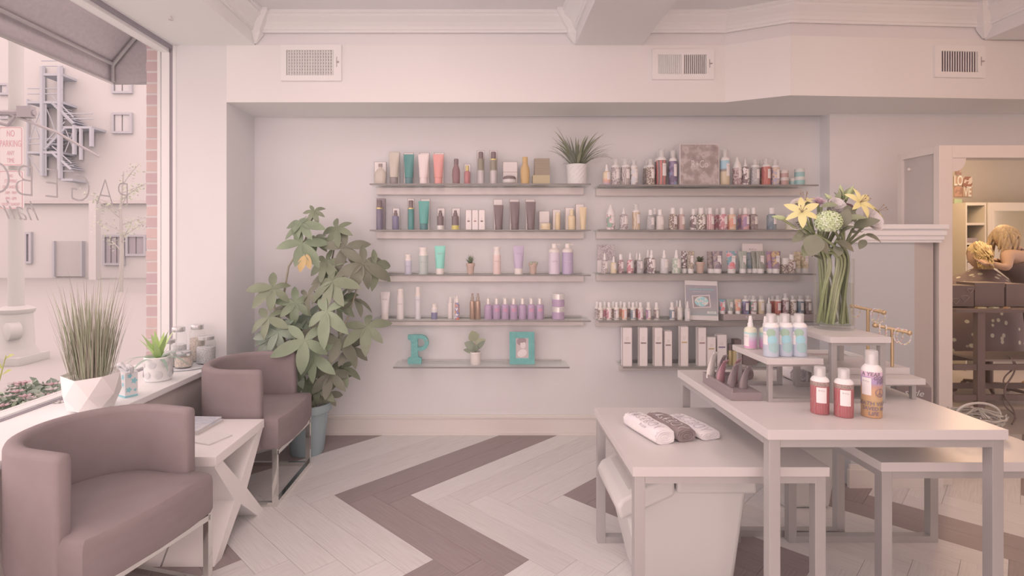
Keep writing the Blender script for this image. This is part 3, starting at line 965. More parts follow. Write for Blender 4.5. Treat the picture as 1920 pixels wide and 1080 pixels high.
PD = M((142, 118, 118), .22, spec=.6, name='black_foil')
PR = M((172, 118, 124), .22, spec=.6, name='wine_foil')
PS = M((206, 184, 176), .25, spec=.6, name='silver_foil')
for i, (dx, dy, h, rz, m, lab) in enumerate(((-.03, .10, .105, -.9, PS, 'silver and black pouch at the back of the black tray'), (-.008, .062, .10, -.9, PD, 'black foil pouch beside the silver pouch'),
        (-.022, .022, .088, -.9, PR, 'dark red foil pouch in the middle of the black tray'), (-.008, -.045, .088, -.9, PD, 'black pouch at the front of the black tray'), (.026, .01, .095, -.9, PR, 'red-tipped pouch behind the front black pouch'), (.032, -.06, .085, -.9, PD, 'rightmost black pouch in the black tray'))):
    pouch(lab, .965 + dx, 2.165 + dy, h, rz, m)

# ================================================================== shirts
SHW = tex_mat('white_cotton', [(.3, (222, 198, 200)), (.7, (229, 206, 206))], scale=18, const=False, rough=.9, bump=.4)
SHB = tex_mat('black_cotton', [(.3, (144, 118, 116)), (.7, (150, 125, 122))], scale=18, const=False, rough=.95, bump=.3)
def shirt(label, loc, rz, L, Wd, H, mat, txt, tmat, sz, seed, roll=False, toff=0.0, txt2=None):
    t = thing('folded_shirt', label, 'shirt', loc, rz, 'rolled shirts on the display tables')
    n, m = 40, 18
    def surf(u, a):
        # u along length (-.5...5), a around
        ex = .62
        c, s = math.cos(a), math.sin(a)
        yy = Wd / 2 * math.copysign(abs(c) ** ex, c)
        zz = H / 2 + H / 2 * math.copysign(abs(s) ** ex, s)
        f = 1 - .10 * (2 * abs(u)) ** 4
        nz = noise.noise(Vector((u * 5 + seed, c * 1.2, s * 1.2 + seed))) * .12
        zz = H * .0 + zz * (1 + nz * .6) * (f if zz > H * .3 else 1)
        return Vector((u * L + .008 * noise.noise(Vector((seed, c * 3, s * 3))), yy * (1 + nz * .35) * f, max(0.0, zz)))
    rings = [[surf(-.5 + k / m, 2 * PI * i / n) for i in range(n)] for k in range(m + 1)]
    MB().loft(rings).build('body', mat, t, 60)
    # rolled ends: spiral folds
    for e in (-.5,):
        pts = []
        for k in range(40):
            a = k * .45
            r = .40 * (1 - k / 46)
            pts.append((e * L - .002, Wd * r * math.cos(a), H * .46 + H * r * math.sin(a)))
        MB().tube(pts, .0022, 5).build('fold', mat, t, 60)
    def wrap(v, size=sz, off=toff):
        u = v[0] / L
        ang = PI / 2 + (v[1] + off) / (Wd * .42)
        p = surf(u, ang)
        q = surf(u, ang + .05) - p
        nrm = Vector((0, q.z, -q.y))
        nrm = nrm.normalized() if nrm.length > 1e-7 else Vector((0, 0, 1))
        if nrm.z < 0:
            nrm = -nrm
        return p + nrm * .0012 + Vector((0, 0, .0012))
    if txt:
        lettering(txt, sz, tmat, t, fn=lambda v: wrap((-v[0], v[1])), space=1.15, bold=-sz * .022, res=5)
    if txt2:
        lettering(txt2, sz * .7, tmat, t, fn=lambda v: wrap((-v[0] - .03, v[1] - sz * .72)), shear=.4, bold=-sz * .008, res=5)
    return t
INKD = M((172, 150, 152), .8, name='shirt_print_dark')
INKL = M((216, 194, 192), .8, name='shirt_print_pale')
# local x runs from the far end to the near end of each roll
shirt('rolled white shirt lettered PAGEBOY, leftmost on the low table', (.632, 2.13, .6005), math.radians(106), .23, .092, .058, SHW, 'PAGEBOY', INKD, .042, 1.3, True, -.012, 'hair')
shirt('rolled black shirt lettered PAGEBOY between two white ones', (.725, 2.15, .6005), math.radians(105), .22, .088, .052, SHB, 'PAGEBOY', INKL, .044, 4.1, True, -.010)
shirt('folded white shirt lettered PAGEBOY, rightmost on the low table', (.822, 2.17, .6005), math.radians(106), .22, .098, .036, SHW, 'PAGEBOY', INKD, .044, 8.7, False, -.010)
shirt('folded black shirt with white lettering behind the black tray', (1.13, 2.39, .7605), math.radians(80), .09, .07, .05, SHB, 'PAGEBOY', INKL, .022, 2.2)
shirt('folded white shirt lettered AG seen under the low riser', (1.345, 2.365, .7605), math.radians(90), .08, .09, .055, SHW, 'PAGEBOY', INKD, .03, 5.2)

# ================================================================== waste bins
BINM = M((204, 184, 179), 0.45, name='bin_plastic')
BIND = M((194, 173, 168), 0.45, name='bin_plastic_recess')
def bin_(label, x0, y0, y1, s, group, rz=0.0, flap=True):
    # front of the bin faces -x; profile in x-z, extruded along y
    t = thing('recycling_bin', label, 'bin', (x0, (y0 + y1) / 2, 0), rz, group)
    hy = (y1 - y0) / 2
    def ext(poly, ya, yb, tap=None):
        n = len(poly)
        vs = []
        for y in (ya, yb):
            for x, z in poly:
                k = 1 - (tap * (1 - z / .5) if tap else 0)
                vs.append((x * s, y * k, z * s))
        a = sum(poly[i][0] * poly[(i + 1) % n][1] - poly[(i + 1) % n][0] * poly[i][1] for i in range(n))
        fs = [tuple(range(n)), tuple(range(n, 2 * n))[::-1]] + [(i, n + i, n + (i + 1) % n, (i + 1) % n) for i in range(n)]
        return MB().add(vs, fs)
    def rounded(mb, name, mat, b):
        o = mb.build(name, mat, t)
        md = o.modifiers.new('bevel', 'BEVEL')
        md.width = b
        md.segments = 3
        md.limit_method = 'ANGLE'
        o.data.polygons.foreach_set('use_smooth', [True] * len(o.data.polygons))
        o.data.set_sharp_from_angle(angle=math.radians(40))
        return o
    body = [(-.155, 0), (.185, 0), (.235, .47), (-.07, .47), (-.245, .375)]
    rounded(ext(body, -hy * .93, hy * .93, .18), 'body', BINM, .02)
    rounded(ext([(-.05, .455), (.265, .455), (.262, .50), (.25, .535), (-.05, .535)], -hy, hy), 'lid', BINM, .012)
    if flap:
        f = rounded(ext([(-.058, .448), (-.058, .533), (-.265, .435), (-.285, .40), (-.27, .352)], -hy, hy), 'flap', BINM, .012)
        d = Vector((-.21, 0, -.0985)).normalized()
        mt = T3(-.158 * s, 0, .4885 * s) @ Matrix.Rotation(math.atan2(-d.z, -d.x) * -1, 4, 'Y')
        MB().box(-.08 * s, .08 * s, -hy * .78, hy * .78, -.0045, .0018, mt).build('flap_panel', BIND, f)
    MB().box(.0 * s, .21 * s, -hy * .8, hy * .8, .535 * s, .5375 * s).build('lid_panel', BIND, t)
    return t
bin_('white plastic recycling bin with sloping flap under the low shirt table', .745, 1.985, 2.36, .94, 'recycling bins')
bin_('white plastic bin half hidden behind the tables near the flowers', 1.62, 2.72, 2.97, .7, 'recycling bins', 0.0)
# ================================================================== half wall beside the partition
pw = struct_root('wall_pony', (2.27, 3.0, 0))
BLUEG = M((186, 172, 172), .8, name='blue_grey_paint')
MB().box(-.25, .105, 0, .28, 0, 1.36).build('wall_panel', BLUEG, pw)
MB().prism([(.105, 0.0), (.235, .03), (.235, .28), (.105, .28)], 0, 1.36).build('end_panel', M((188, 164, 158), .8, name='blue_grey_warm_lit'), pw)  # same wall; its warmer lighting is put into the colour and slight turn
cp = MB()
for a, b, e in ((1.36, 1.375, .012), (1.375, 1.40, .02), (1.40, 1.425, .028), (1.425, 1.435, .02), (1.435, 1.46, .034)):
    cp.box(-.25 - e, .235 + e, -e, .28, a, b)
cp.build('cap_moulding', TRIM, pw)
MB().box(-.27, .25, -.02, .0, 0, .10).box(-.262, .245, -.012, 0, .10, .125).build('base_moulding', M((216, 192, 184), .5, name='pony_base'), pw)
# ================================================================== white partition frame
pf = thing('partition_frame', 'tall white open partition frame with curved bracket at right', 'partition', (2.56, 3.02, 0))
PFM = M((216, 188, 178), .55, name='partition_paint')
MB().bbox(-.03, .045, 0, .04, 0, 1.905, .003).build('post', PFM, pf)
MB().bbox(-.03, -.0, .27, .31, 0, 1.905, .003).build('post', PFM, pf)
MB().bbox(.045, 1.6, 0, .04, 1.835, 1.905, .003).build('top_rail', PFM, pf)
MB().box(-.03, -.0, .04, .27, 1.865, 1.905).build('side_rail', PFM, pf)
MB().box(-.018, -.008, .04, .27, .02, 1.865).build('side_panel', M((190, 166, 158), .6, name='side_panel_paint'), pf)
MB().lathe([(.008, 0), (.011, .012), (.004, .018), (0, .019)], 10, T3(-.018, .22, 1.80) @ RY(-PI / 2)).build('screw_cap', PFM, pf)
br = [(.045, 1.835), (.045, 1.765)] + [(.045 + .075 * (1 - math.cos(a)), 1.765 + .07 * math.sin(a)) for a in [q * PI / 16 for q in range(1, 9)]]
br = [(.045, 1.835), (.045, 1.755)] + [(.045 + .02 + .06 * math.sin(a), 1.835 - .075 * math.cos(a)) for a in [q * PI / 16 for q in range(0, 9)]]
MB().prism([(x, z) for x, z in br], 0, .03, Matrix(((1, 0, 0, 0), (0, 0, 1, .005), (0, 1, 0, 0), (0, 0, 0, 1)))).build('bracket', PFM, pf)
# ================================================================== basket and box on the right low table
WK = [M(c, .8, name='willow') for c in ((176, 154, 142), (190, 168, 158), (164, 142, 132))]
bk = thing('wicker_basket', 'grey-brown wicker basket on the right low table corner', 'basket', (1.975, 2.18, .6005))
for r in range(7):
    z = .008 + r * .0085
    rad = .062 + r * .0035
    MB().tube([(rad * 1.15 * math.cos(a), rad * math.sin(a), z + .002 * math.sin(a * 9 + r * PI)) for a in [2 * PI * q / 36 for q in range(36)]], .0042, 5, closed=True).build('woven_ring', WK[r % 3], bk)
for q in range(18):
    a = 2 * PI * q / 18
    MB().tube([(.058 * 1.15 * math.cos(a), .058 * math.sin(a), 0), (.088 * 1.15 * math.cos(a), .088 * math.sin(a), .07)], .003, 5).build('stake', WK[(q + 1) % 3], bk)
MB().lathe([(.06, .001), (.06, .006)], 20).build('bottom', WK[2], bk)
MB().tube([(.09 * math.cos(a), -.01, .06 + .05 * math.sin(a)) for a in [PI * q / 14 for q in range(15)]], .005, 6).build('handle', WK[1], bk)
for q in range(10):
    a, b = random.uniform(0, 6.28), random.uniform(0, 6.28)
    MB().tube([(.085 * math.cos(a), .075 * math.sin(a), .068), (0.02 * math.cos(b), .02 * math.sin(b), .085), (.085 * math.cos(b), .075 * math.sin(b), .068)], .003, 5).build('twig', WK[q % 3], bk)
bs = thing('black_box', 'black card box with white script lettering beside the basket', 'box', (1.85, 2.36, .6005), -.5)
MB().bbox(-.06, .06, -.07, .07, 0, .145, .001).build('body', BLACK, bs)
lettering('style', .036, INKL, bs, mtx=front_text(0, -.0705, .115), shear=.3)
lettering('style', .036, INKL, bs, mtx=T3(-.0605, 0, .115) @ RZ(-PI / 2) @ RX(PI / 2), shear=.3)
# ================================================================== glass shelves
SH_F, SH_B = 3.63, 3.828
SS = F_PX / SH_F
def zrow(y):
    return CAM_H - (y - VY) / SS
def shelf(label, px0, px1, y, rail=None, bar=False):
    z = zrow(y)
    x0, x1 = (px0 - VX) / SS, (px1 - VX) / SS
    t = thing('glass_shelf', label, 'shelf', ((x0 + x1) / 2, (SH_F + SH_B) / 2, z - .010), 0, 'glass wall shelves')
    hx, hy = (x1 - x0) / 2, (SH_B - SH_F) / 2
    MB().box(-hx, hx, -hy + .0015, hy, 0, .010).build('glass', GLASS_SHELF, t)
    MB().box(-hx, hx, -hy, -hy + .0015, .0, .010).build('polished_edge', GLASS_EDGE, t)
    MB().box(-hx + .03, hx - .03, hy - .012, hy, .0105, .018).build('wall_bar', STEEL, t)
    if not bar:
        rx0, rx1 = -hx + .015, hx - .02
        pr = [(hy, -.052), (hy - .030, -.052), (hy - .034, -.046), (hy - .034, -.0005), (hy, -.0005)]
        n = len(pr)
        mb = MB().add([(rx0, a, b) for a, b in pr] + [(rx1, a, b) for a, b in pr], [tuple(range(n)), tuple(range(n, 2 * n))[::-1]] + [(i, n + i, n + (i + 1) % n, (i + 1) % n) for i in range(n)])
        mb.build('rail', M((214, 188, 182), .35, .1, name='satin_rail'), t)
    return z
ZL = [shelf('glass shelf, top of the left column', 693, 1108, 344), shelf('glass shelf, second from top in the left column', 693, 1108, 430.5), shelf('glass shelf, third from top in the left column', 694, 1108, 515), shelf('glass shelf, fourth from top in the left column', 694, 1108, 601), shelf('short glass shelf, lowest of the left column', 737, 1068, 688, bar=True)]
ZR = [shelf('glass shelf, top of the right column', 1123, 1535, 346), shelf('glass shelf, second from top in the right column', 1123, 1535, 430.5), shelf('glass shelf, third from top in the right column', 1123, 1530, 513), shelf('glass shelf, fourth from top in the right column', 1123, 1530, 602), shelf('glass shelf, lowest of the right column', 1168, 1480, 688)]

# ================================================================== products
CLEARCAP = clear_plastic('frosted_cap', (226, 204, 200), .42)
CLEARBOT = clear_plastic('clear_bottle', (216, 196, 186), .55)
CAPW = M((226, 204, 200), .35, spec=.45, name='white_cap')
LABW = M((229, 205, 201), .6, name='paper_label')
LABT = M((165, 140, 140), .7, name='label_print')
PROF = {  # kind: (body profile, cap profiles)
 'can': ([(.96, 0), (1, .012), (1, .69)], [[(1.0, .69), (.99, .715), (.9, .75), (.66, .785), (.62, .79)]], [[(.62, .788), (.62, .985), (.56, 1.0)]], [[(.3, .788), (.3, .92), (.22, .94)]]),
 'spray': ([(.96, 0), (1, .015), (1, .56), (.9, .62), (.5, .665), (.42, .67)], [[(.46, .665), (.46, .76), (.36, .78), (.33, .86), (.24, .97), (.2, 1)]], [], []),
 'round': ([(.94, 0), (1, .02), (1, .60), (.93, .665), (.6, .715), (.5, .72)], [[(.56, .715), (.56, .985), (.5, 1)]], [], []),
 'pump': ([(.94, 0), (1, .015), (1, .70), (.97, .715)], [[(1.0, .715), (1.02, .73), (1.0, .80), (.6, .84), (.42, .86)], [(.45, .86), (.45, .965), (.4, 1)]], [], []),
 'ocan': ([(.97, 0), (1, .01), (1, .70), (.97, .705)], [[(.84, .705), (.84, .97), (.7, 1)]], [], []),
 'vir': ([(.96, 0), (1, .012), (1, .70)], [[(.98, .70), (.94, .73), (.78, .84), (.76, .88), (.9, .985), (.88, 1)]], [], []),
 'cone': ([(.96, 0), (1, .015), (1, .60)], [[(1, .60), (.95, .66), (.55, .83), (.4, .86), (.34, .93), (.16, .99), (.12, 1)]], [], []),
 'drop': ([(.94, 0), (1, .02), (1, .60), (.9, .66), (.5, .70)], [[(.5, .70), (.5, .76), (.3, .80), (.1, .99), (.05, 1)]], [], []),
 'jar': ([(.94, 0), (1, .04), (1, .58)], [[(1.02, .58), (1.02, .96), (.96, 1)]], [], []),
 'bowl': ([(.7, 0), (.95, .18), (1, .4), (.96, .55)], [[(.97, .55), (.95, .75), (.78, .93), (.5, 1)]], [], []),
 'amph': ([(.86, 0), (.9, .02), (1, .3), (.98, .52), (.85, .62), (.6, .72), (.56, .76)], [[(.58, .76), (.6, .97), (.5, 1)]], [], []),
 'slim': ([(.92, 0), (1, .02), (.98, .62), (.9, .70), (.6, .72)], [[(.6, .72), (.58, .84), (.42, .88), (.4, .99), (.3, 1)]], [], []),
 'flask': ([(.85, 0), (.95, .04), (1, .45), (.92, .60), (.5, .72), (.26, .76), (.26, .84)], [[(.34, .84), (.36, .97), (.3, 1)]], [], []),
 'cyl': ([(.96, 0), (1, .01), (1, .84)], [[(.96, .84), (.96, .98), (.9, 1)]], [], []),
}
MC = {}
def cached(key, fn):
    if key not in MC:
        MC[key] = fn()
    return MC[key]
def arc_patch(r, z0, z1, a0, a1, n=8):
    mb = MB()
    vs, fs = [], []
    for i in range(n + 1):
        a = a0 + (a1 - a0) * i / n
        vs += [(r * math.cos(a), r * math.sin(a), z0), (r * math.cos(a), r * math.sin(a), z1)]
    for i in range(n):
        fs.append((2 * i, 2 * i + 2, 2 * i + 3, 2 * i + 1))
    return mb.add(vs, fs)
def product(kind, x, y, z, r, h, body, cap, label, name, cat='bottle', group=None, lab=None, labmat=None, text=None, rz=0.0, sy=1.0, band=None, sx=1.0, ink=None):
    """one bottle / tube / jar standing at (x, y, z)"""
    t = thing(name, label, cat, (x, y, z + .0004), rz, group)
    R, H = round(r, 4), round(h, 3)
    if kind == 'tube':
        def mk():
            rings = []
            for k in range(9):
                q = k / 8
                rx, ry = r * (.78 + .22 * q), r * (.78 * (1 - q ** 1.3)) + .0015
                rings.append([(rx * math.cos(a), ry * math.sin(a), h * (.21 + .765 * q)) for a in [2 * PI * i / 20 for i in range(20)]])
            return MB().loft(rings)
        put('body', cached(('t', R, H, body.name), lambda: mk().mesh('body', body, 50)), t)
        put('crimp', cached(('tc', R, H, body.name), lambda: MB().box(-r, r, -.0016, .0016, h * .972, h).mesh('crimp', body)), t)
        put('cap', cached(('tk', R, H, cap.name), lambda: MB().lathe([(r * .7, 0), (r * .74, .006), (r * .72, h * .21)], 18).mesh('cap', cap, 40)), t)
        top_label = .55
    else:
        bp, caps, clears, inner = PROF[kind]
        put('body', cached((kind, R, H, body.name, sy), lambda: MB().lathe([(a * r, b * h) for a, b in bp], 22, sy=sy).mesh('body', body, 35)), t)
        for ci, cpf in enumerate(caps):
            nm = 'cap' if ci == 0 else 'pump_head'
            put(nm, cached((kind, 'c', ci, R, H, cap.name, sy), lambda: MB().lathe([(a * r, b * h) for a, b in cpf], 20, sy=sy).mesh(nm, cap, 35)), t)
        if kind == 'pump':
            put('spout', cached(('sp', R, H, cap.name), lambda: MB().tube([(0, 0, h * .965), (r * .9, 0, h * .975), (r * 1.0, 0, h * .94)], r * .14, 6).mesh('spout', cap, 50)), t)
        for cpf in clears:
            put('overcap', cached((kind, 'o', R, H), lambda: MB().lathe([(a * r, b * h) for a, b in cpf], 18).mesh('overcap', CLEARCAP, 35)), t)
        for cpf in inner:
            put('nozzle', cached((kind, 'n', R, H, cap.name), lambda: MB().lathe([(a * r, b * h) for a, b in cpf], 12).mesh('nozzle', cap, 35)), t)
    if band:
        for bi, (b0, b1, bm) in enumerate(band):
            put('label_band', cached((kind, 'b', bi, R, H, bm.name, b0), lambda: MB().lathe([(r * 1.012, b0 * h), (r * 1.012, b1 * h)], 22, sy=sy, cap=False).mesh('label_band', bm, 40)), t)
    if lab:
        a0, a1, z0, z1 = lab
        if kind == 'tube':
            zc = (z0 + z1) / 2
            yf = -(r * .78 * (1 - ((zc - .21) / .765) ** 1.3)) - .004
            wl = r * .9
            put('label', cached(('tl', R, H), lambda: MB().box(-wl * .42 + r * .15, wl * .42 + r * .15, yf, yf + .0012, z0 * h, z1 * h).mesh('label', LABW)), t)
            put('lettering', cached(('tlt', R, H), lambda: text_mesh('R+Co', r * .36, T3(r * .15, yf - .0006, (z0 + .78 * (z1 - z0)) * h) @ RX(PI / 2), LABT)), t)
        else:
            put('label', cached((kind, 'l', R, H, lab), lambda: arc_patch(r * 1.03, z0 * h, z1 * h, a0, a1).mesh('label', labmat or LABW)), t)
            am = (a0 + a1) / 2
            rr = r * 1.035 + .0006
            put('lettering', cached((kind, 'lt', R, H, lab), lambda: text_mesh('R+Co', r * .27, T3(rr * math.cos(am), rr * math.sin(am), (z0 + .8 * (z1 - z0)) * h) @ RZ(am + PI / 2) @ RX(PI / 2), LABT)), t)
    if text:
        for bd, size, zc, mat in text:
            rr = r * 1.03 + .001
            def wrapf(v, zc=zc, rr=rr):
                if kind == 'tube':
                    q = (zc - .21) / .765
                    return (v[0], -(r * .78 * (1 - max(q, 0) ** 1.3)) - .004, zc * h + v[1])
                a = -PI / 2 + v[0] / rr
                return (rr * math.cos(a), rr * math.sin(a) * sy, zc * h + v[1])
            vs, fs = text_geo(bd, size)
            MB().add([wrapf(v) for v in vs], fs).build('lettering', mat, t)
    return t
def text_mesh(body, size, mtx, mat):
    vs, fs = text_geo(body, size)
    return MB().add(vs, fs, mtx).mesh('lettering', mat)
def carton(label, x, y, z, w, d, h, mat, group=None, name='carton', rz=0.0, stripe=None, edge=None, text=None, cat='box'):
    t = thing(name, label, cat, (x, y, z + .0004), rz, group)
    MB().bbox(-w / 2, w / 2, -d / 2, d / 2, 0, h, min(.0012, w * .04)).build('body', mat, t)
    if edge:
        e = .0014
        mb = MB()
        for sx in (-1, 1):
            mb.box(sx * w / 2 - e, sx * w / 2 + e, -d / 2 - .0004, -d / 2 + .002, 0, h)
        mb.box(-w / 2 - e, w / 2 + e, -d / 2 - .0004, -d / 2 + .002, h - e, h + .0003)
        mb.box(-w / 2 - .0005, -w / 2 + .0005, -d / 2, d / 2, h - e, h + .0002)
        mb.build('edge_print', edge, t)
    if stripe:
        zc, sw, m = stripe
        MB().box(-w * sw, w * sw, -d / 2 - .0012, -d / 2 - .0001, h * zc - .0045, h * zc + .0045).build('stripe', m, t)
        for q in (.08, .115, .15):
            MB().box(-w * sw * .55, w * sw * .55, -d / 2 - .0008, -d / 2 - .0001, h * (zc + q) - .001, h * (zc + q) + .001).build('print_line', M((206, 180, 172), .7, name='faint_print'), t)
    if text:
        for bd, size, zc, m in text:
            lettering(bd, size, m, t, mtx=front_text(0, -d / 2 - .0012, h * zc))
    return t
def px_item(kind, cxa, cxb, top, zsh, D, body, cap, label, name, cat='bottle', group=None, **kw):
    s = F_PX / D
    basepx = VY + (CAM_H - zsh) * s
    r = (cxb - cxa) / 2 / s
    return product(kind, ((cxa + cxb) / 2 - VX) / s, D, zsh, r, (basepx - top) / s, body, cap, label, name, cat, group, **kw)
def px_box(xa, xb, top, zsh, D, depth, mat, label, group=None, **kw):
    s = F_PX / D
    basepx = VY + (CAM_H - zsh) * s
    return carton(label, ((xa + xb) / 2 - VX) / s, D + depth / 2, zsh, (xb - xa) / s, depth, (basepx - top) / s, mat, group, **kw)
def C(r, g, b, rough=.35, metal=0.0, name='pack_colour'):
    return M((r, g, b), rough, metal, .45, name)
NAVY, TEAL, TEALD = C(128, 112, 128), C(100, 158, 148), C(92, 138, 134)
CORAL, BLUSH, BEIGE = C(228, 146, 138), C(228, 196, 192), C(200, 176, 162)
WINE, REDB, GOLDC = C(150, 108, 108), C(190, 118, 118), C(212, 178, 118, .25, .3)
OLIVE, SILV, AMBER = C(150, 132, 116), C(196, 174, 172), C(206, 158, 108)
MATTB = C(132, 108, 108, .3)
CREAMC = C(222, 186, 150)
EDGE = M((166, 140, 138), .6, name='carton_edge')
Z1, Z2, Z3, Z4, Z5 = ZL
DF_, DB_ = 3.675, 3.735
GL1 = 'hair products on the top left shelf'
def backbox(xa, xb, top, zsh, label, group, mat=CREAM, d=.03, D=DB_):
    px_box(xa, xb, top, zsh, D, d, mat, label, group, edge=EDGE, name='product_box')
# ---- left column, row 1
backbox(702, 724, 303.5, Z1, 'cream box behind the beige flask on the top left shelf', GL1)
px_item('flask', 702.5, 724, 307, Z1, DF_, C(196, 172, 158, .15), C(158, 132, 126), 'beige glass flask at left end of the top shelf', 'hair_flask', group=GL1, sy=.5)
backbox(731, 749, 285, Z1, 'slim cream box behind the beige tube', GL1)
px_item('tube', 729, 749, 285.5, Z1, DF_, BEIGE, C(150, 130, 128), 'beige upright tube with grey cap on the top left shelf', 'hair_tube', 'tube', GL1)
backbox(757, 775, 286.5, Z1, 'slim cream box behind the teal tube on the top shelf', GL1)
px_item('tube', 757, 776.5, 289.5, Z1, DF_, TEALD, C(102, 128, 132), 'dark teal upright tube on the top left shelf', 'hair_tube', 'tube', GL1)
backbox(787, 805, 286.5, Z1, 'slim cream box behind the pale pink tube', GL1)
px_item('tube', 784, 804, 289.5, Z1, DF_, BLUSH, BLUSH, 'pale pink upright tube on the top left shelf', 'hair_tube', 'tube', GL1)
backbox(814, 832.5, 286.5, Z1, 'slim cream box behind the coral tube', GL1)
px_item('tube', 812, 832, 289.5, Z1, DF_, CORAL, CORAL, 'coral red upright tube on the top left shelf', 'hair_tube', 'tube', GL1)
px_item('amph', 848, 862.5, 298, Z1, DF_, WINE, C(136, 108, 108), 'dark wine-coloured bottle on the top left shelf', 'hair_bottle', group=GL1, sy=.7)
backbox(870.5, 882.5, 307.5, Z1, 'small cream box behind the red bottle with gold cap', GL1)
px_item('round', 870.5, 881.5, 311, Z1, DF_, REDB, GOLDC, 'small red bottle with gold cap on the top left shelf', 'hair_bottle', group=GL1)
for (a, b, lab) in ((895, 907.5, 'left'), (918.5, 931.5, 'right')):
    backbox(a - .3, b + .6, 282.5, Z1, 'tall cream box behind the %s black-capped spray can' % lab, GL1)
    px_item('ocan', a + .8, b - .3, 285, Z1, DF_, SILV, MATTB, '%s of two black, olive and silver spray cans on the top shelf' % lab, 'spray_can', group=GL1, band=[(.42, .74, OLIVE), (.74, .78, GOLDC if lab == 'right' else OLIVE)])
backbox(943, 970, 322.5, Z1, 'lower cream box stacked behind the black jar', GL1, d=.05)
backbox(943, 970, 303.5, CAM_H - (322.5 - VY) * DB_ / F_PX + .0004, 'upper cream box stacked behind the black jar', GL1, d=.05)
px_item('bowl', 942, 968, 330, Z1, DF_, C(206, 184, 180), MATTB, 'round black-lidded jar in front of the cream boxes', 'hair_jar', 'jar', GL1)
px_item('amph', 976, 993, 294.5, Z1, DF_, AMBER, AMBER, 'amber gold bottle on the top left shelf', 'hair_bottle', group=GL1, sy=.7)
px_box(999, 1031, 328.5, Z1, 3.68, .075, C(188, 162, 126, .3), 'gold and black gift box at the bottom of its stack', GL1, name='gift_box')
px_box(1002.5, 1030.5, 297, CAM_H - (328.5 - VY) * 3.68 / F_PX + .0004, 3.69, .06, tex_mat('gold_print_black', [(0, (148, 124, 116)), (.55, (176, 150, 122))], 'WAVE', 34, .5, 'Object', (.4, 1, 1), True, 2, rot=(0, PI / 2, 0)), 'black gift box with gold printing stacked on a gold one', GL1, name='gift_box')
# ---- left column, row 2
GL2 = 'hair products on the second left shelf'
backbox(706, 721, 372, Z2, 'dark tall box behind the navy spray can', GL2, C(150, 128, 132), .05)
px_item('ocan', 705.5, 717, 375.6, Z2, DF_, NAVY, MATTB, 'navy spray can with black cap at left end of second shelf', 'spray_can', group=GL2, band=[(.70, .745, GOLDC)])
backbox(736.5, 749, 390.5, Z2, 'cream box behind the small navy pump bottle', GL2)
px_item('slim', 735.5, 748, 394.6, Z2, DF_, C(132, 118, 142), MATTB, 'small blue-violet bottle with black pump on second left shelf', 'hair_bottle', group=GL2)
backbox(764.5, 776.5, 372.5, Z2, 'tall cream box behind the teal spray can', GL2)
px_item('ocan', 765, 776, 376, Z2, DF_, TEALD, MATTB, 'teal spray can with black cap on second left shelf', 'spray_can', group=GL2, band=[(.70, .745, GOLDC)])
backbox(789, 806, 373, Z2, 'tall cream box behind the bright teal tube', GL2)
px_item('tube', 784.5, 805, 377, Z2, DF_, TEAL, C(96, 130, 130), 'bright teal upright tube on second left shelf', 'hair_tube', 'tube', GL2)
for a, b, c, lab in ((819.5, 832, C(216, 194, 188), 'white'), (847, 860.5, C(214, 186, 104), 'yellow')):
    backbox(a + .5, b + 1.8, 390.5, Z2, 'cream box behind the %s-based black pump bottle' % lab, GL2)
    px_item('slim', a, b, 394.6, Z2, DF_, MATTB, MATTB, 'black pump bottle with %s base on second left shelf' % lab, 'hair_bottle', group=GL2, band=[(.0, .22, c)])
for a, b, m, lab in ((873, 884, BLACK, 'left'), (885, 896.5, M((184, 128, 128), .6), 'middle'), (897.5, 909, BLACK, 'right')):
    px_box(a, b, 393.5, Z2, 3.68, .045, CREAM, '%s of three narrow white boxes on second left shelf' % lab, GL2, stripe=(.43, .2, m), edge=EDGE, name='product_box')
for a, b, lab in ((926, 944, 'left'), (956, 974.5, 'middle'), (986, 1004.5, 'right')):
    backbox(a - .5, b - 2, 374 if lab != 'left' else 374, Z2, 'cream box behind the %s black tube' % lab, GL2)
    px_item('tube', a, b, 378.5 if lab != 'left' else 384.5, Z2, DF_, MATTB, MATTB, '%s of three black upright tubes on second left shelf' % lab, 'hair_tube', 'tube', GL2)
px_box(1011, 1030, 417.5, Z2, DB_, .05, CREAM, 'lower white box behind the cream jar', GL2, edge=EDGE, name='product_box')
px_box(1011, 1030, 396, CAM_H - (417.5 - VY) * DB_ / F_PX + .0004, DB_, .05, CREAM, 'upper white box stacked behind the cream jar', GL2, edge=EDGE, name='product_box')
px_item('jar', 1014, 1032, 419, Z2, DF_, CREAMC, C(224, 192, 160), 'squat cream jar on second left shelf', 'hair_jar', 'jar', GL2)
backbox(1036.5, 1051, 393, Z2, 'cream box behind the short cream cylinder bottle', GL2)
px_item('cyl', 1041, 1050.5, 398, Z2, DF_, CREAMC, C(226, 194, 164), 'short cream cylinder bottle on second left shelf', 'hair_bottle', group=GL2)
backbox(1060, 1076, 389.5, Z2, 'cream box behind the cream shouldered bottle', GL2)
px_item('round', 1065, 1078.5, 393, Z2, DF_, CREAMC, C(224, 190, 156), 'cream shouldered bottle on second left shelf', 'hair_bottle', group=GL2)
backbox(1079.5, 1095, 383, Z2, 'tall cream box at right end of second left shelf', GL2)
px_item('tube', 1086.5, 1100, 388.5, Z2, DF_, CREAMC, CREAMC, 'cream upright tube at right end of second left shelf', 'hair_tube', 'tube', GL2)
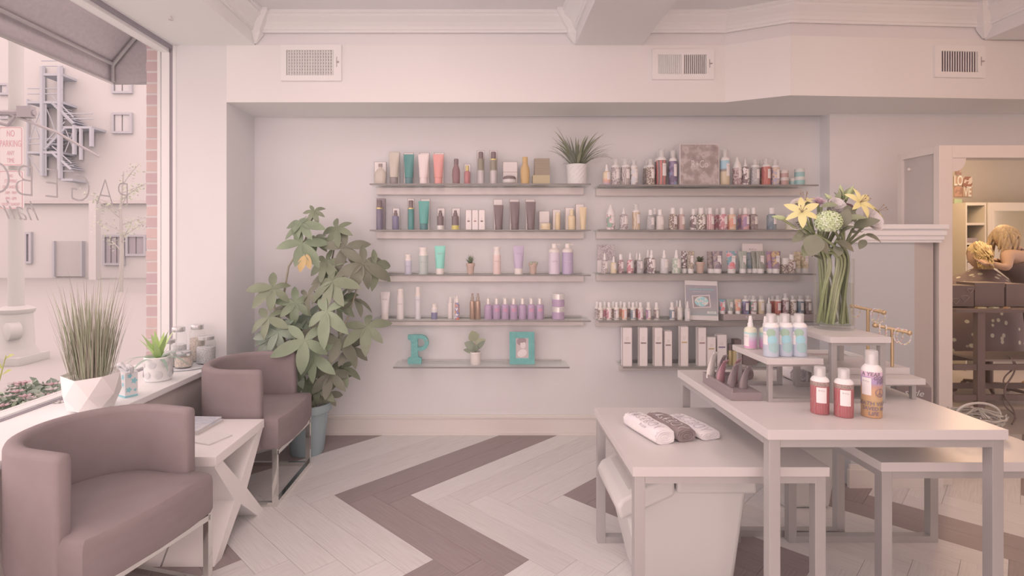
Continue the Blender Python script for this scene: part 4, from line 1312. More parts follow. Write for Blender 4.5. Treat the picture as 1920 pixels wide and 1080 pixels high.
# ---- left column, row 3
GL3 = 'pastel products on the third left shelf'
VT = M((176, 152, 158), .6, name='pastel_print')
def vt(txt, size, z):
    return [(txt, size, z, VT)]
VCAP = C(228, 202, 194)
px_item('vir', 759, 772, 477.5, Z3, DF_, C(198, 182, 194), VCAP, 'small lavender-grey bottle with white cap on third left shelf', 'hair_bottle', group=GL3, text=vt('VIRTUE', .009, .42))
px_item('vir', 785, 802.5, 464, Z3, DF_, C(190, 184, 178), VCAP, 'grey-green bottle with white cap on third left shelf', 'hair_bottle', group=GL3, text=vt('VIRTUE', .012, .45))
px_item('tube', 815, 835, 461, Z3, DF_, C(138, 200, 182), VCAP, 'mint green tube with white cap on third left shelf', 'hair_tube', 'tube', GL3, text=vt('VIRTUE', .012, .72))
px_item('vir', 924.5, 939, 463, Z3, DF_, C(228, 188, 180), VCAP, 'blush pink bottle between potted succulents', 'hair_bottle', group=GL3, text=vt('VIRTUE', .01, .47))
px_item('tube', 962, 982.5, 461, Z3, DF_, C(192, 164, 184), VCAP, 'lavender tube with white cap on third left shelf', 'hair_tube', 'tube', GL3, text=vt('VIRTUE', .012, .72))
px_item('pump', 1029, 1049.5, 457, Z3, DF_, C(212, 184, 194), VCAP, 'large pale lilac pump bottle on third left shelf', 'pump_bottle', group=GL3, text=vt('VIRTUE', .012, .42))
px_item('pump', 1054, 1074.5, 457, Z3, DF_, C(184, 156, 180), VCAP, 'large purple pump bottle on third left shelf', 'pump_bottle', group=GL3, text=[('VIRTUE', .012, .42, INKL)])
# ---- left column, row 4
GL4 = 'products on the fourth left shelf'
D4 = 3.70
px_item('tube', 712.5, 731, 547, Z4, D4, C(226, 202, 200), VCAP, 'white upright tube at left end of fourth shelf', 'hair_tube', 'tube', GL4, text=vt('VIRTUE', .011, .72))
px_item('vir', 743.5, 757.5, 541, Z4, D4, C(226, 202, 198), VCAP, 'tall white bottle second from left on fourth shelf', 'hair_bottle', group=GL4, text=vt('VIRTUE', .01, .5))
px_item('vir', 778, 789, 537.5, Z4, D4, C(218, 200, 202), VCAP, 'tall slim white-grey bottle on fourth left shelf', 'hair_bottle', group=GL4, text=vt('VIRTUE', .008, .6))
px_item('vir', 808.5, 820, 570, Z4, D4, C(224, 202, 198), VCAP, 'small bottle with navy base and white top', 'hair_bottle', group=GL4, band=[(0.01, .45, C(136, 124, 152))])
px_item('slim', 839.5, 849, 556, Z4, 3.73, C(228, 202, 196), VCAP, 'left of three white spray bottles with orange print', 'spray_bottle', group=GL4)
px_item('slim', 850, 858, 556, Z4, 3.72, C(228, 202, 196), VCAP, 'middle of three white spray bottles with orange print', 'spray_bottle', group=GL4)
px_item('slim', 852.5, 861.5, 555, Z4, 3.675, tex_mat('flame_print', [(0, (226, 200, 196)), (.42, (150, 136, 172)), (.52, (226, 150, 110)), (.62, (216, 112, 108))], 'NOISE', 38), VCAP, 'right of three spray bottles, printed orange and blue', 'spray_bottle', group=GL4)
COPP = C(184, 144, 126, .25, .4)
px_item('slim', 880.5, 890.5, 550, Z4, D4, COPP, C(170, 142, 132), 'left of two slim copper spray bottles', 'spray_bottle', group=GL4)
px_item('slim', 891, 901, 550, Z4, D4, COPP, C(170, 142, 132), 'right of two slim copper spray bottles', 'spray_bottle', group=GL4)
PUR = C(182, 146, 170, .25)
for i, cx in enumerate((915.5, 931.2, 947.3, 963.2, 979.8, 996.2, 1012.3)):
    o = ('first', 'second', 'third', 'fourth', 'fifth', 'sixth', 'seventh')[i]
    lm = C(206, 136, 160) if i in (1, 2, 3) else C(150, 124, 140)
    px_item('round', cx - 7.4, cx + 7.4, 559, Z4, D4, PUR, C(222, 198, 190, .2, .3), '%s from left of seven purple bottles with silver caps' % o, 'purple_bottle', group='purple bottles on the fourth left shelf', lab=(-PI / 2 - .5, -PI / 2 + .5, .38, .52) if i in (1, 2, 3, 5, 6) else None, labmat=lm)
px_item('jar', 1035, 1058.5, 574.5, Z4, D4, PUR, C(222, 200, 194, .2, .3), 'lower of two stacked purple jars', 'hair_jar', 'jar', GL4)
px_item('jar', 1035, 1058.5, 550.5, Z4 + .0845, D4, PUR, C(222, 200, 194, .2, .3), 'upper of two stacked purple jars', 'hair_jar', 'jar', GL4)
# ---- left column, row 5: letter, picture frame
TURQ = tex_mat('worn_turquoise', [(0, (196, 158, 142)), (.30, (196, 158, 142)), (.34, (112, 164, 160)), (.6, (120, 174, 168))], 'NOISE', 26, .6, 'Object', (1, 1, 2.2), False, 3)
TURQF = tex_mat('turquoise_frame', [(0, (112, 162, 158)), (.6, (126, 180, 174))], 'NOISE', 20, .6, const=False)
DP = 3.715
sP = F_PX / DP
lp_ = thing('letter_ornament', 'distressed turquoise letter P standing on the lowest glass shelf', 'ornament', ((784 - VX) / sP, DP, Z5 + .0004))
u = 1 / sP
def P_poly():
    # outline in px units, origin base centre
    out = [(-19.5, 0), (6, 0), (6, 10.5), (0, 13), (-1, 17), (-1, 24.5), (4, 24.5)]
    for k in range(15):
        a = -PI / 2 + PI * k / 14
        out.append((4.5 + 15 * math.cos(a), 39.5 + 15 * math.sin(a)))
    out += [(-8, 54.8), (-19.5, 54), (-19.5, 46.5), (-14.5, 44), (-13.5, 40), (-13.5, 15), (-15, 12), (-19.5, 10)]
    return out
def face_with_hole():
    bm = bmesh.new()
    o = [bm.verts.new((x * u, 0, z * u)) for x, z in P_poly()]
    hole = [(-1, 31.5), (3, 31.5)] + [(4 + 8 * math.cos(a), 39.5 + 8 * math.sin(a)) for a in [-PI / 2 + PI * k / 10 for k in range(1, 10)]] + [(3, 47.5), (-1, 47.5)]
    h = [bm.verts.new((x * u, 0, z * u)) for x, z in hole]
    es = [bm.edges.new((o[i], o[(i + 1) % len(o)])) for i in range(len(o))] + [bm.edges.new((h[i], h[(i + 1) % len(h)])) for i in range(len(h))]
    bmesh.ops.triangle_fill(bm, use_beauty=True, use_dissolve=False, edges=es)
    # drop triangles that landed inside the hole
    for f in list(bm.faces):
        if all(v in h for v in f.verts):
            bm.faces.remove(f)
    r = bmesh.ops.extrude_face_region(bm, geom=bm.faces[:])
    bmesh.ops.translate(bm, verts=[v for v in r['geom'] if isinstance(v, bmesh.types.BMVert)], vec=(0, .03, 0))
    bmesh.ops.recalc_face_normals(bm, faces=bm.faces)
    mb = MB()
    mb.from_bm(bm)
    return mb
face_with_hole().build('letter_body', TURQ, lp_)
pfm = thing('picture_frame', 'turquoise ribbed picture frame with a black and white portrait', 'picture frame', ((979 - VX) / sP, DP - .01, Z5 + .0004))
fw, fh = 47 * u, 60 * u
tl = RX(math.radians(-9))
rib = MB()
bw = 11.5 * u
MB().box(-fw / 2 + .002, fw / 2 - .002, .006, .012, 0.002, fh, tl).build('backing', BLACK, pfm)
for nm, a, b, c, e in (('rail', -fw / 2, fw / 2, 0, bw), ('rail', -fw / 2, fw / 2, fh - bw, fh), ('stile', -fw / 2, -fw / 2 + bw, bw, fh - bw), ('stile', fw / 2 - bw, fw / 2, bw, fh - bw)):
    o = MB().bbox(a, b, -.004, .006, c, e, .001, tl).build(nm, TURQF, pfm)
    nr = 13 if nm == 'rail' else 14
    for q in range(nr):
        if nm == 'rail':
            x = a + (q + .5) * (b - a) / nr
            MB().bbox(x - .0024, x + .0024, -.0085, -.004, c + .003, e - .003, .001, tl).build('rib', TURQF, o)
        else:
            z = c + (q + .5) * (e - c) / nr
            MB().bbox(a + .003, b - .003, -.0085, -.004, z - .0024, z + .0024, .001, tl).build('rib', TURQF, o)
MB().box(-fw / 2 + bw, fw / 2 - bw, .0, .003, bw, fh - bw, tl).build('photograph', M((196, 168, 166), .5, name='photo_paper'), pfm)
PHD, PHM, PHL = M((158, 132, 134), .5, name='photo_dark'), M((180, 154, 152), .5, name='photo_mid'), M((218, 194, 190), .5, name='photo_light')
def blob(cx, cz, rx, rz, m, off, rot=0.0):
    pts = [(cx + rx * math.cos(a) * math.cos(rot) - rz * math.sin(a) * math.sin(rot), cz + rx * math.cos(a) * math.sin(rot) + rz * math.sin(a) * math.cos(rot)) for a in [2 * PI * k / 18 for k in range(18)]]
    MB().add([(x, -off, z) for x, z in pts], [tuple(range(18))], tl).build('portrait_print', m, pfm)
blob(-.004, fh * .70, .032, .028, PHD, .0004)
blob(.006, fh * .60, .019, .026, PHL, .0007)
blob(.004, fh * .73, .026, .014, PHD, .0010, .2)
blob(.0, fh * .34, .034, .026, PHL, .0012, .5)
# ================================================================== right column products
GR1 = 'bottles on the top right shelf'
RZ1, RZ2, RZ3, RZ4, RZ5 = ZR
LAB = (-PI / 2 - .05, -PI / 2 + .95, .25, .60)
def pat(name, a, b, c=None, kind='NOISE', scale=45, st=(1, 1, 1), dist=0.0):
    stops = [(0, a), (.48, b)] + ([(.58, c)] if c else [])
    return tex_mat(name, stops, kind, scale, .4, 'Object', st, True, 3, .4, 0.0, dist)
P_ZEB = pat('grey_scribble', (206, 182, 178), (160, 136, 138), (208, 184, 180), scale=60)
P_LINE = pat('line_print', (210, 186, 180), (152, 128, 128), kind='WAVE', scale=30, dist=6)
P_SKY = pat('pale_sky_print', (206, 190, 194), (220, 196, 186), (176, 156, 160), scale=30)
P_SUN = tex_mat('sunset_print', [(0, (186, 160, 180)), (.03, (224, 160, 140)), (.05, (226, 190, 160))], 'GRAD', 1, .4, const=False)
P_STR = pat('black_red_stripe', (140, 112, 112), (222, 196, 190), (210, 110, 104), 'WAVE', 14, (1, 1, 1), 1.5)
P_GAL = pat('galaxy_print', (124, 104, 126), (150, 122, 150), (140, 150, 176), scale=26)
P_SAND = tex_mat('sand_sea_print', [(0, (206, 174, 146)), (.085, (214, 184, 156)), (.10, (150, 128, 126)), (.115, (168, 190, 200))], 'GRAD', 1, .4, const=False)
P_PLUM = pat('plum_print', (168, 128, 134), (198, 166, 162), (148, 112, 116), scale=35)
P_BW = pat('black_white_blocks', (224, 200, 196), (146, 120, 120), kind='VORONOI', scale=60)
P_PAT = pat('teal_ornament', (188, 168, 166), (150, 140, 146), (200, 180, 176), 'VORONOI', 90)
P_RED = pat('red_feather', (196, 106, 104), (166, 100, 102), (206, 128, 112), 'WAVE', 24, (1, 1, .6), 7)
P_BLU = pat('blue_orange_print', (180, 160, 176), (216, 176, 150), (150, 140, 170), scale=34)
P_TEAL = pat('petrol_print', (128, 132, 142), (150, 148, 152), scale=30)
P_FLO = pat('bright_floral', (224, 196, 192), (206, 120, 140), (150, 168, 150), 'VORONOI', 50)
P_ORG = pat('orange_pink', (226, 150, 128), (222, 176, 150), scale=22)
P_PNK = pat('pink_rose', (204, 130, 138), (224, 180, 176), (180, 120, 130), scale=30)
P_VIO = pat('violet_sunset', (170, 130, 158), (206, 150, 150), scale=20)
P_DRK = pat('dark_jungle', (140, 116, 118), (160, 136, 130), (176, 150, 140), scale=40)
P_GRN = pat('green_stripe', (150, 150, 140), (186, 172, 160), kind='WAVE', scale=40, dist=4)
P_MOS = pat('mosaic_print', (210, 184, 168), (150, 122, 116), kind='VORONOI', scale=110)
P_CRM = C(218, 192, 172)
def rco(kind, xa, xb, top, zsh, mat, label, group, D=DF_, cap=CAPW, lab=LAB, name='hair_bottle', cat='bottle'):
    return px_item(kind, xa, xb, top, zsh, D, mat, cap, label, name, cat, group, lab=lab)
R1 = [('spray', 1130.5, 1144.5, 308.5, P_SUN, 'small sunset-printed spray bottle at left end of top right shelf'),
      ('can', 1146, 1162, 299, P_ZEB, 'grey scribble-printed can, second on the top right shelf'),
      ('can', 1164, 1181, 299, P_LINE, 'line-printed can, third on the top right shelf'),
      ('can', 1181.5, 1196, 300, P_SKY, 'pale sky-printed can, fourth on the top right shelf'),
      ('can', 1212, 1227, 299, P_MOS, 'brown mosaic-printed can left of the striped can'),
      ('can', 1231, 1249, 280.5, P_STR, 'tall black and white can with red print on top right shelf'),
      ('can', 1254, 1269, 283, P_GAL, 'tall dark galaxy-printed can left of the photo box'),
      ('can', 1350.5, 1367.5, 281, P_SAND, 'tall blue and sand printed can right of the photo box'),
      ('cone', 1374, 1389.8, 294.5, P_PLUM, 'plum-printed bottle with conical white top'),
      ('drop', 1390.5, 1404, 298, P_BW, 'black and white bottle with pointed cap'),
      ('can', 1408, 1423.5, 299, P_PAT, 'teal-grey ornament can on top right shelf'),
      ('can', 1428, 1444, 298, P_RED, 'red feather-printed can on top right shelf'),
      ('can', 1446, 1461, 299.5, P_BLU, 'blue and orange printed can on top right shelf')]
for kd, a, b, tp, m, lb in R1:
    rco(kd, a, b, tp, RZ1, m, lb, GR1)
for a, b, tp, m, lb in ((1228, 1243, 283, P_STR, 'striped can standing behind the tall black and white can'), (1256, 1264.5, 285, P_DRK, 'dark can partly hidden behind the photo box'), (1206, 1219, 301, P_DRK, 'dark can behind the mosaic-printed can'), (1421, 1434, 300, P_DRK, 'dark can behind the red feather can')):
    rco('can', a, b, tp, RZ1, m, lb, GR1, D=3.755, lab=None)
px_item('jar', 1462, 1477.5, 333, RZ1, DF_, C(186, 142, 136), C(206, 182, 176), 'lower dark red jar at right of the top right shelf', 'hair_jar', 'jar', GR1)
px_item('jar', 1462, 1477.5, 319.5, RZ1 + .0488, DF_, C(186, 142, 136), C(206, 182, 176), 'upper dark red jar at right of the top right shelf', 'hair_jar', 'jar', GR1)
px_item('jar', 1480, 1490, 334.5, RZ1, 3.69, C(166, 182, 178), C(206, 188, 182), 'single small teal jar on top right shelf', 'hair_jar', 'jar', GR1)
px_item('jar', 1490.5, 1508, 331.5, RZ1, DF_, C(150, 178, 176), C(206, 192, 186), 'lower of two stacked teal jars', 'hair_jar', 'jar', GR1)
px_item('jar', 1490.5, 1508, 317, RZ1 + .0543, DF_, C(150, 178, 176), C(206, 192, 186), 'upper of two stacked teal jars', 'hair_jar', 'jar', GR1)
# photo box
pb = px_box(1274.6, 1348.5, 270, RZ1, 3.655, .13, M((214, 190, 186), .5, name='photo_box_card'), 'square box with dark portrait and R+Co lettering', GR1, name='photo_box')
sb = F_PX / 3.655
pbw, pbh = 73.9 / sb, (VY + (CAM_H - RZ1) * sb - 270) / sb
MB().box(-pbw / 2 + .005, pbw / 2 - .005, -.0668, -.0652, .005, pbh - .005).build('printed_face', tex_mat('portrait_print', [(.3, (152, 126, 122)), (.48, (166, 140, 136)), (.62, (194, 168, 162)), (.75, (160, 134, 130))], 'NOISE', 16, .5, 'Object', (1, 1, 1), False, 5), pb)
lettering('R+Co', .066, M((222, 198, 192), .5, name='white_ink'), pb, mtx=front_text(0, -.0675, pbh * .5) @ Matrix.Diagonal((.72, 1.1, 1, 1)), bold=-.001)
# row 2
GR2 = 'bottles on the second right shelf'
R2_ = [('cone', 1137, 1153, 383.5, P_FLO, 'bright floral bottle with conical white top on second right shelf', DF_),
       ('drop', 1162, 1177, 389, P_ZEB, 'scribble-printed nozzle bottle, second on second right shelf', DF_),
       ('can', 1185.5, 1200, 383.5, tex_mat('tan_swirl', [(0, (216, 186, 164)), (.5, (198, 160, 138))], 'WAVE', 20, .4, dist=5), 'tan swirl can on second right shelf', DF_),
       ('round', 1212.5, 1227, 393, P_PAT, 'blue-grey ornament bottle on second right shelf', DF_),
       ('round', 1230, 1245, 393, C(214, 190, 182), 'plain white bottle beside the ornament bottle', DF_),
       ('round', 1254, 1269.5, 390, P_MOS, 'mosaic-dotted bottle on second right shelf', DF_),
       ('round', 1270.5, 1284, 390.5, C(200, 160, 152), 'dusty rose bottle right of the mosaic-dotted one', 3.69),
       ('round', 1294, 1306, 392, P_BW, 'black and white bottle at left of the dense row', 3.70),
       ('round', 1306.5, 1322.5, 390, tex_mat('cream_blocks', [(0, (222, 198, 184)), (.5, (150, 126, 120))], 'VORONOI', 75, .4), 'cream bottle with black blocks in the dense row', DF_),
       ('round', 1324, 1338.5, 390, tex_mat('rose_fan', [(0, (222, 180, 176)), (.5, (200, 140, 144))], 'WAVE', 26, .4, dist=3), 'pale rose fan-printed bottle in the dense row', DF_),
       ('round', 1348, 1363.5, 390, P_PNK, 'pink rose bottle in the dense row', DF_),
       ('round', 1364.5, 1379.5, 390, P_ORG, 'orange-pink bottle in the dense row', DF_),
       ('round', 1390, 1404.5, 390, P_VIO, 'violet sunset bottle in the dense row', DF_),
       ('round', 1405.5, 1420, 390, P_DRK, 'dark floral bottle at right of the dense row', DF_),
       ('round', 1438.5, 1455, 390, P_TEAL, 'petrol blue bottle left of the bouquet', DF_),
       ('jar', 1473, 1489, 403, P_CRM, 'cream jar partly behind the yellow lily', 3.70)]
for kd, a, b, tp, m, lb, dd in R2_:
    rco(kd, a, b, tp, RZ2, m, lb, GR2, D=dd)
for a, b, m, lb in ((1299, 1311, P_BW, 'second-row black and white bottle on second right shelf'), (1318, 1330, P_CRM, 'second-row cream bottle on second right shelf'), (1339, 1350, P_PNK, 'second-row pink bottle on second right shelf'), (1383, 1393, P_VIO, 'second-row violet bottle on second right shelf'), (1399, 1409, P_DRK, 'second-row dark bottle on second right shelf'), (1222, 1233, P_PAT, 'second-row ornament bottle on second right shelf')):
    rco('round', a, b, 391, RZ2, m, lb, GR2, D=3.76, lab=None)
# row 3
GR3 = 'products on the third right shelf'
cd_ = px_box(1120, 1153, 459, RZ3, 3.745, .004, M((222, 198, 194), .6, name='card_white'), 'upright photo card of bottles at left of third right shelf', GR3, name='photo_card', cat='card')
sc_ = F_PX / 3.745
cw, chh = 33 / sc_, (VY + (CAM_H - RZ3) * sc_ - 459) / sc_
MB().box(-cw / 2, cw / 2, -.0032, -.0022, chh * .44, chh).build('printed_face', tex_mat('garden_print', [(0, (160, 138, 142)), (.45, (196, 172, 172)), (.6, (170, 154, 150))], 'NOISE', 90), cd_)
CLB = [C(216, 194, 182, .2), C(222, 190, 160, .2), C(212, 176, 172, .2), C(204, 186, 184, .2)]
R3_ = [('spray', 1128, 1139.5, 475, P_ZEB, 'small clear spray bottle in front of the photo card', 3.665),
       ('spray', 1145, 1156, 481, CLB[1], 'small golden spray bottle on third right shelf', 3.665),
       ('round', 1158.5, 1169.5, 477, P_PLUM, 'small plum-patterned bottle on third right shelf', 3.675),
       ('spray', 1175.5, 1187.5, 474.5, P_PNK, 'small rose spray bottle on third right shelf', 3.67),
       ('spray', 1194, 1205.5, 475, P_PAT, 'small grey ornament spray bottle on third right shelf', 3.67),
       ('spray', 1214, 1229, 469, P_BW, 'clear spray bottle with black stripes on third right shelf', 3.67),
       ('spray', 1237.5, 1253, 469, CLB[3], 'tall pale marble spray bottle on third right shelf', 3.67),
       ('spray', 1260, 1276, 469, tex_mat('green_marble', [(0, (212, 196, 186)), (.5, (180, 178, 160))], 'NOISE', 40), 'tall green-marbled spray bottle on third right shelf', 3.67)]
for kd, a, b, tp, m, lb, dd in R3_:
    rco(kd, a, b, tp, RZ3, m, lb, GR3, D=dd, name='spray_bottle')
rco('spray', 1189, 1199, 475, RZ3, P_DRK, 'dark spray bottle behind the grey ornament spray', GR3, D=3.73, lab=None, name='spray_bottle')
rco('spray', 1208, 1222, 469, RZ3, P_DRK, 'dark spray bottle behind the striped spray', GR3, D=3.735, lab=None, name='spray_bottle')
TL = (-PI / 2 - .05, -PI / 2 + .95, .40, .80)
R3T = [(1277, 1289, 471, P_BW, 'left of two black and gold tubes beside the clay pot', 3.70), (1288, 1302, 471, tex_mat('city_print', [(0, (150, 128, 124)), (.45, (214, 188, 160)), (.6, (160, 136, 130))], 'VORONOI', 80), 'right of two black and gold tubes beside the clay pot', DF_),
       (1325, 1341, 471.5, P_DRK, 'dark tube behind and left of a dark galaxy tube', 3.70), (1336, 1354.5, 471, tex_mat('dusk_city', [(0, (146, 124, 134)), (.5, (176, 148, 146))], 'NOISE', 30), 'dusk-coloured tube right of the clay pot', DF_),
       (1362, 1381, 471, tex_mat('psychedelic', [(0, (222, 128, 128)), (.42, (214, 160, 170)), (.5, (128, 160, 168)), (.62, (226, 176, 140))], 'NOISE', 22), 'bright red and blue psychedelic tube on third right shelf', DF_), (1384.5, 1400.5, 471, P_GRN, 'green striped tube on third right shelf', DF_),
       (1399, 1410, 473, P_TEAL, 'blue patterned tube leaning behind the green striped one', 3.71), (1408, 1421, 471, tex_mat('forest', [(0, (140, 128, 120)), (.5, (172, 162, 146))], 'WAVE', 34, dist=3), 'left of two forest-print tubes', 3.70), (1417, 1434, 471, tex_mat('forest', [(0, (140, 128, 120)), (.5, (172, 162, 146))], 'WAVE', 34, dist=3), 'right of two forest-print tubes', DF_),
       (1436, 1450, 471, P_VIO, 'left of two purple and gold tubes', 3.70), (1446, 1463.5, 471, tex_mat('purple_gold', [(0, (160, 128, 140)), (.5, (208, 164, 120)), (.6, (150, 116, 130))], 'NOISE', 26), 'right of two purple and gold tubes', DF_)]
for a, b, tp, m, lb, dd in R3T:
    rco('tube', a, b, tp, RZ3, m, lb, GR3, D=dd, lab=TL if dd == DF_ else None, name='hair_tube', cat='tube')
rco('jar', 1464, 1478, 484, RZ3, P_MOS, 'left mosaic jar at right end of third right shelf', GR3, D=3.69, lab=None, name='hair_jar', cat='jar')
rco('round', 1477, 1491, 477, RZ3, P_MOS, 'small mosaic bottle beside the mosaic jar', GR3, D=3.67)
rco('tube', 1488, 1502, 472, RZ3, tex_mat('gold_leafy', [(0, (214, 186, 160)), (.5, (190, 160, 130))], 'NOISE', 40), 'left gold-leafed tube behind the bouquet', GR3, D=3.74, lab=None, name='hair_tube', cat='tube')
rco('tube', 1501, 1517, 472, RZ3, tex_mat('gold_leafy', [(0, (214, 186, 160)), (.5, (190, 160, 130))], 'NOISE', 40), 'right gold-leafed tube behind the bouquet', GR3, D=3.74, lab=TL, name='hair_tube', cat='tube')
px_box(1392, 1430, 457, RZ3, 3.76, .012, CREAM, 'white card standing behind the tubes on third right shelf', GR3, name='display_card', cat='card', text=[('R+Co', .02, .8, LABT)])
# row 4: minis
GR4 = 'mini bottles on the fourth right shelf'
MINI = [(1126, P_MOS), (1142, P_PNK), (1156, P_ZEB), (1171, P_ORG), (1187, P_TEAL), (1201, P_PNK), (1216, P_VIO), (1231, P_DRK)]
NTH = ['first', 'second', 'third', 'fourth', 'fifth', 'sixth', 'seventh', 'eighth', 'ninth', 'tenth']
MB_ = [C(224, 200, 192, .3)]
for i, (cx, m) in enumerate(MINI):
    px_item('round', cx - 5, cx + 5, 567, RZ4, 3.70, C(224, 200, 190, .3), CAPW, '%s mini bottle from the left in front row of fourth right shelf' % NTH[i], 'mini_bottle', 'bottle', GR4, lab=(-PI / 2 - .35, -PI / 2 + .65, .12, .55), band=[(.05, .58, m)])
for i, (cx, m) in enumerate(((1119.5, P_ZEB), (1134, P_PNK), (1150, P_MOS), (1164, P_ORG), (1180, P_DRK), (1194, P_RED))):
    px_item('round', cx - 4.6, cx + 4.6, 565.5, RZ4, 3.765, C(224, 200, 190, .3), CAPW, '%s mini bottle from the left in back row of fourth right shelf' % NTH[i], 'mini_bottle', 'bottle', GR4, band=[(.05, .58, m)])
for i, (cx, m, tp, dd, kd) in enumerate(((1260, P_TEAL, 567, 3.70, 'round'), (1275, CLB[0], 563.5, 3.70, 'spray'), (1289, CLB[3], 565, 3.643, 'spray'), (1269.5, CLB[2], 563, 3.76, 'spray'))):
    lb = ('petrol-labelled mini bottle left of two mini sprays', 'clear mini spray bottle left of the leaning sign', 'clear mini spray bottle just in front of the leaning sign', 'mini spray bottle behind the petrol-labelled mini')[i]
    px_item(kd, cx - 5, cx + 5, tp, RZ4, dd, C(222, 198, 190, .3) if kd == 'round' else m, CAPW, lb, 'mini_bottle', 'bottle', GR4, lab=(-PI / 2 - .35, -PI / 2 + .65, .12, .5) if i < 3 else None, band=[(.05, .58, m)] if kd == 'round' else None)
# leaning sign
sg = thing('counter_sign', 'leaning framed sign about approved travel sizes on fourth right shelf', 'sign', ((1317 - VX) * 3.66 / F_PX, 3.665, RZ4 + .0018), math.radians(-4))
sgw, sgh = 60 * 3.66 / F_PX, 74 * 3.66 / F_PX
lean = RX(math.radians(-10)) @ RY(math.radians(1.5))
MB().box(-sgw / 2, sgw / 2, 0, .005, 0.0, sgh, lean).build('board', M((222, 198, 194), .45, name='sign_board'), sg)
MB().box(-sgw / 2 + .004, sgw / 2 - .004, -.0012, -.0002, sgh * .115, sgh * .885, lean).build('printed_face', tex_mat('sign_print', [(0, (150, 166, 164)), (.02, (164, 166, 166)), (.08, (176, 158, 158)), (.16, (160, 146, 154)), (.24, (168, 152, 158))], 'GRAD', 1, .5, const=False), sg)
MB().box(-.062, .058, -.0024, -.0013, sgh * .31, sgh * .63, lean @ T3(0, 0, sgh * .47) @ RY(math.radians(-4)) @ T3(0, 0, -sgh * .47)).build('picture', M((222, 194, 190), .5, name='sign_picture'), sg)
MB().box(-.055, .051, -.0030, -.0025, sgh * .335, sgh * .605, lean @ T3(0, 0, sgh * .47) @ RY(math.radians(-4)) @ T3(0, 0, -sgh * .47)).build('picture', M((160, 140, 142), .5, name='sign_picture_dark'), sg)
rng = [(-.002 + .046 * math.cos(a), sgh * .47 + .034 * math.sin(a)) for a in [2 * PI * q / 24 for q in range(24)]]
MB().add([(x, -.0035, z) for x, z in rng], [tuple(range(24))], lean).build('picture', tex_mat('bowl_print', [(0, (160, 196, 196)), (.5, (224, 204, 196)), (.62, (206, 140, 140))], 'NOISE', 45), sg)
SGT, SGK = M((140, 190, 188), .5, name='sign_teal'), M((200, 160, 152), .5, name='sign_rose')
lettering('NEW ARRIVALS', .012, SGK, sg, mtx=lean @ front_text(0, -.0016, sgh * .84))
lettering('TSA APPROVED TRAVEL SIZES', .0125, SGT, sg, mtx=lean @ front_text(0, -.0016, sgh * .775), bold=.0003)
lettering('in all your favorite R+Co products', .009, INKL, sg, mtx=lean @ front_text(0, -.0016, sgh * .72))
MB().box(.035, .095, -.0024, -.0013, sgh * .165, sgh * .225, lean).build('tag', M((220, 200, 194), .5, name='sign_tag'), sg)
lettering('travel', .015, M((120, 176, 172), .5, name='tag_teal'), sg, mtx=lean @ front_text(.066, -.003, sgh * .195))
# clear stepped display behind the sign
stp = thing('acrylic_step', 'dark acrylic step lettered R+Co carrying minis on fourth right shelf', 'display step', ((1440 - VX) * 3.72 / F_PX, 3.72, RZ4 + .0004))
MB().bbox(-.33, .30, -.055, .075, 0, .040, .002).build('body', M((176, 150, 146), .3, name='smoked_acrylic'), stp)
lettering('R+Co', .026, INKL, stp, mtx=front_text(-.15, -.0565, .022))
zs4 = RZ4 + .0405
for i, (cx, m, lb) in enumerate(((1354.5, tex_mat('psychedelic', [(0, (222, 128, 128)), (.42, (214, 160, 170)), (.5, (128, 160, 168)), (.62, (226, 176, 140))], 'NOISE', 22), 'mini red and blue tube right of the leaning sign'), (1369, P_GRN, 'mini green striped tube on the acrylic step'), (1383.5, P_ORG, 'mini peach tube on the acrylic step'))):
    px_item('tube', cx - 6.3, cx + 6.3, 561, zs4, 3.70, m, CAPW, lb, 'mini_tube', 'tube', GR4, lab=TL)
for i, (cx, m, tp, dd) in enumerate(((1398, P_GAL, 554, 3.70), (1412.5, P_FLO, 554, 3.70), (1427, P_SAND, 554.5, 3.70), (1458, P_RED, 554, 3.70), (1472.5, P_PLUM, 550.5, 3.70), (1487, P_MOS, 554, 3.70), (1501, P_TEAL, 554, 3.70), (1515, P_DRK, 554, 3.70), (1449, P_RED, 554, 3.76), (1405, P_BLU, 553, 3.76), (1465, P_PLUM, 554, 3.76))):
    lb = ('mini galaxy can on the acrylic step', 'mini floral can on the acrylic step', 'mini sand-printed can on the acrylic step', 'mini red can right of the clear mini spray', 'tallest mini plum can on the acrylic step', 'mini mosaic can above the blue bottles', 'mini petrol can left of the vase', 'mini dark can beside the vase', 'second-row mini red can on the acrylic step', 'second-row mini blue can on the acrylic step', 'second-row mini plum can on the acrylic step')[i]
    px_item('can', cx - 6, cx + 6, tp, zs4, dd, m, CAPW, lb, 'mini_can', 'bottle', GR4, lab=(-PI / 2 - .35, -PI / 2 + .65, .2, .6) if dd == 3.70 else None)
px_item('spray', 1437.5, 1446, 558, zs4, 3.68, CLB[3], CAPW, 'clear mini spray on the acrylic step', 'mini_bottle', 'bottle', GR4)
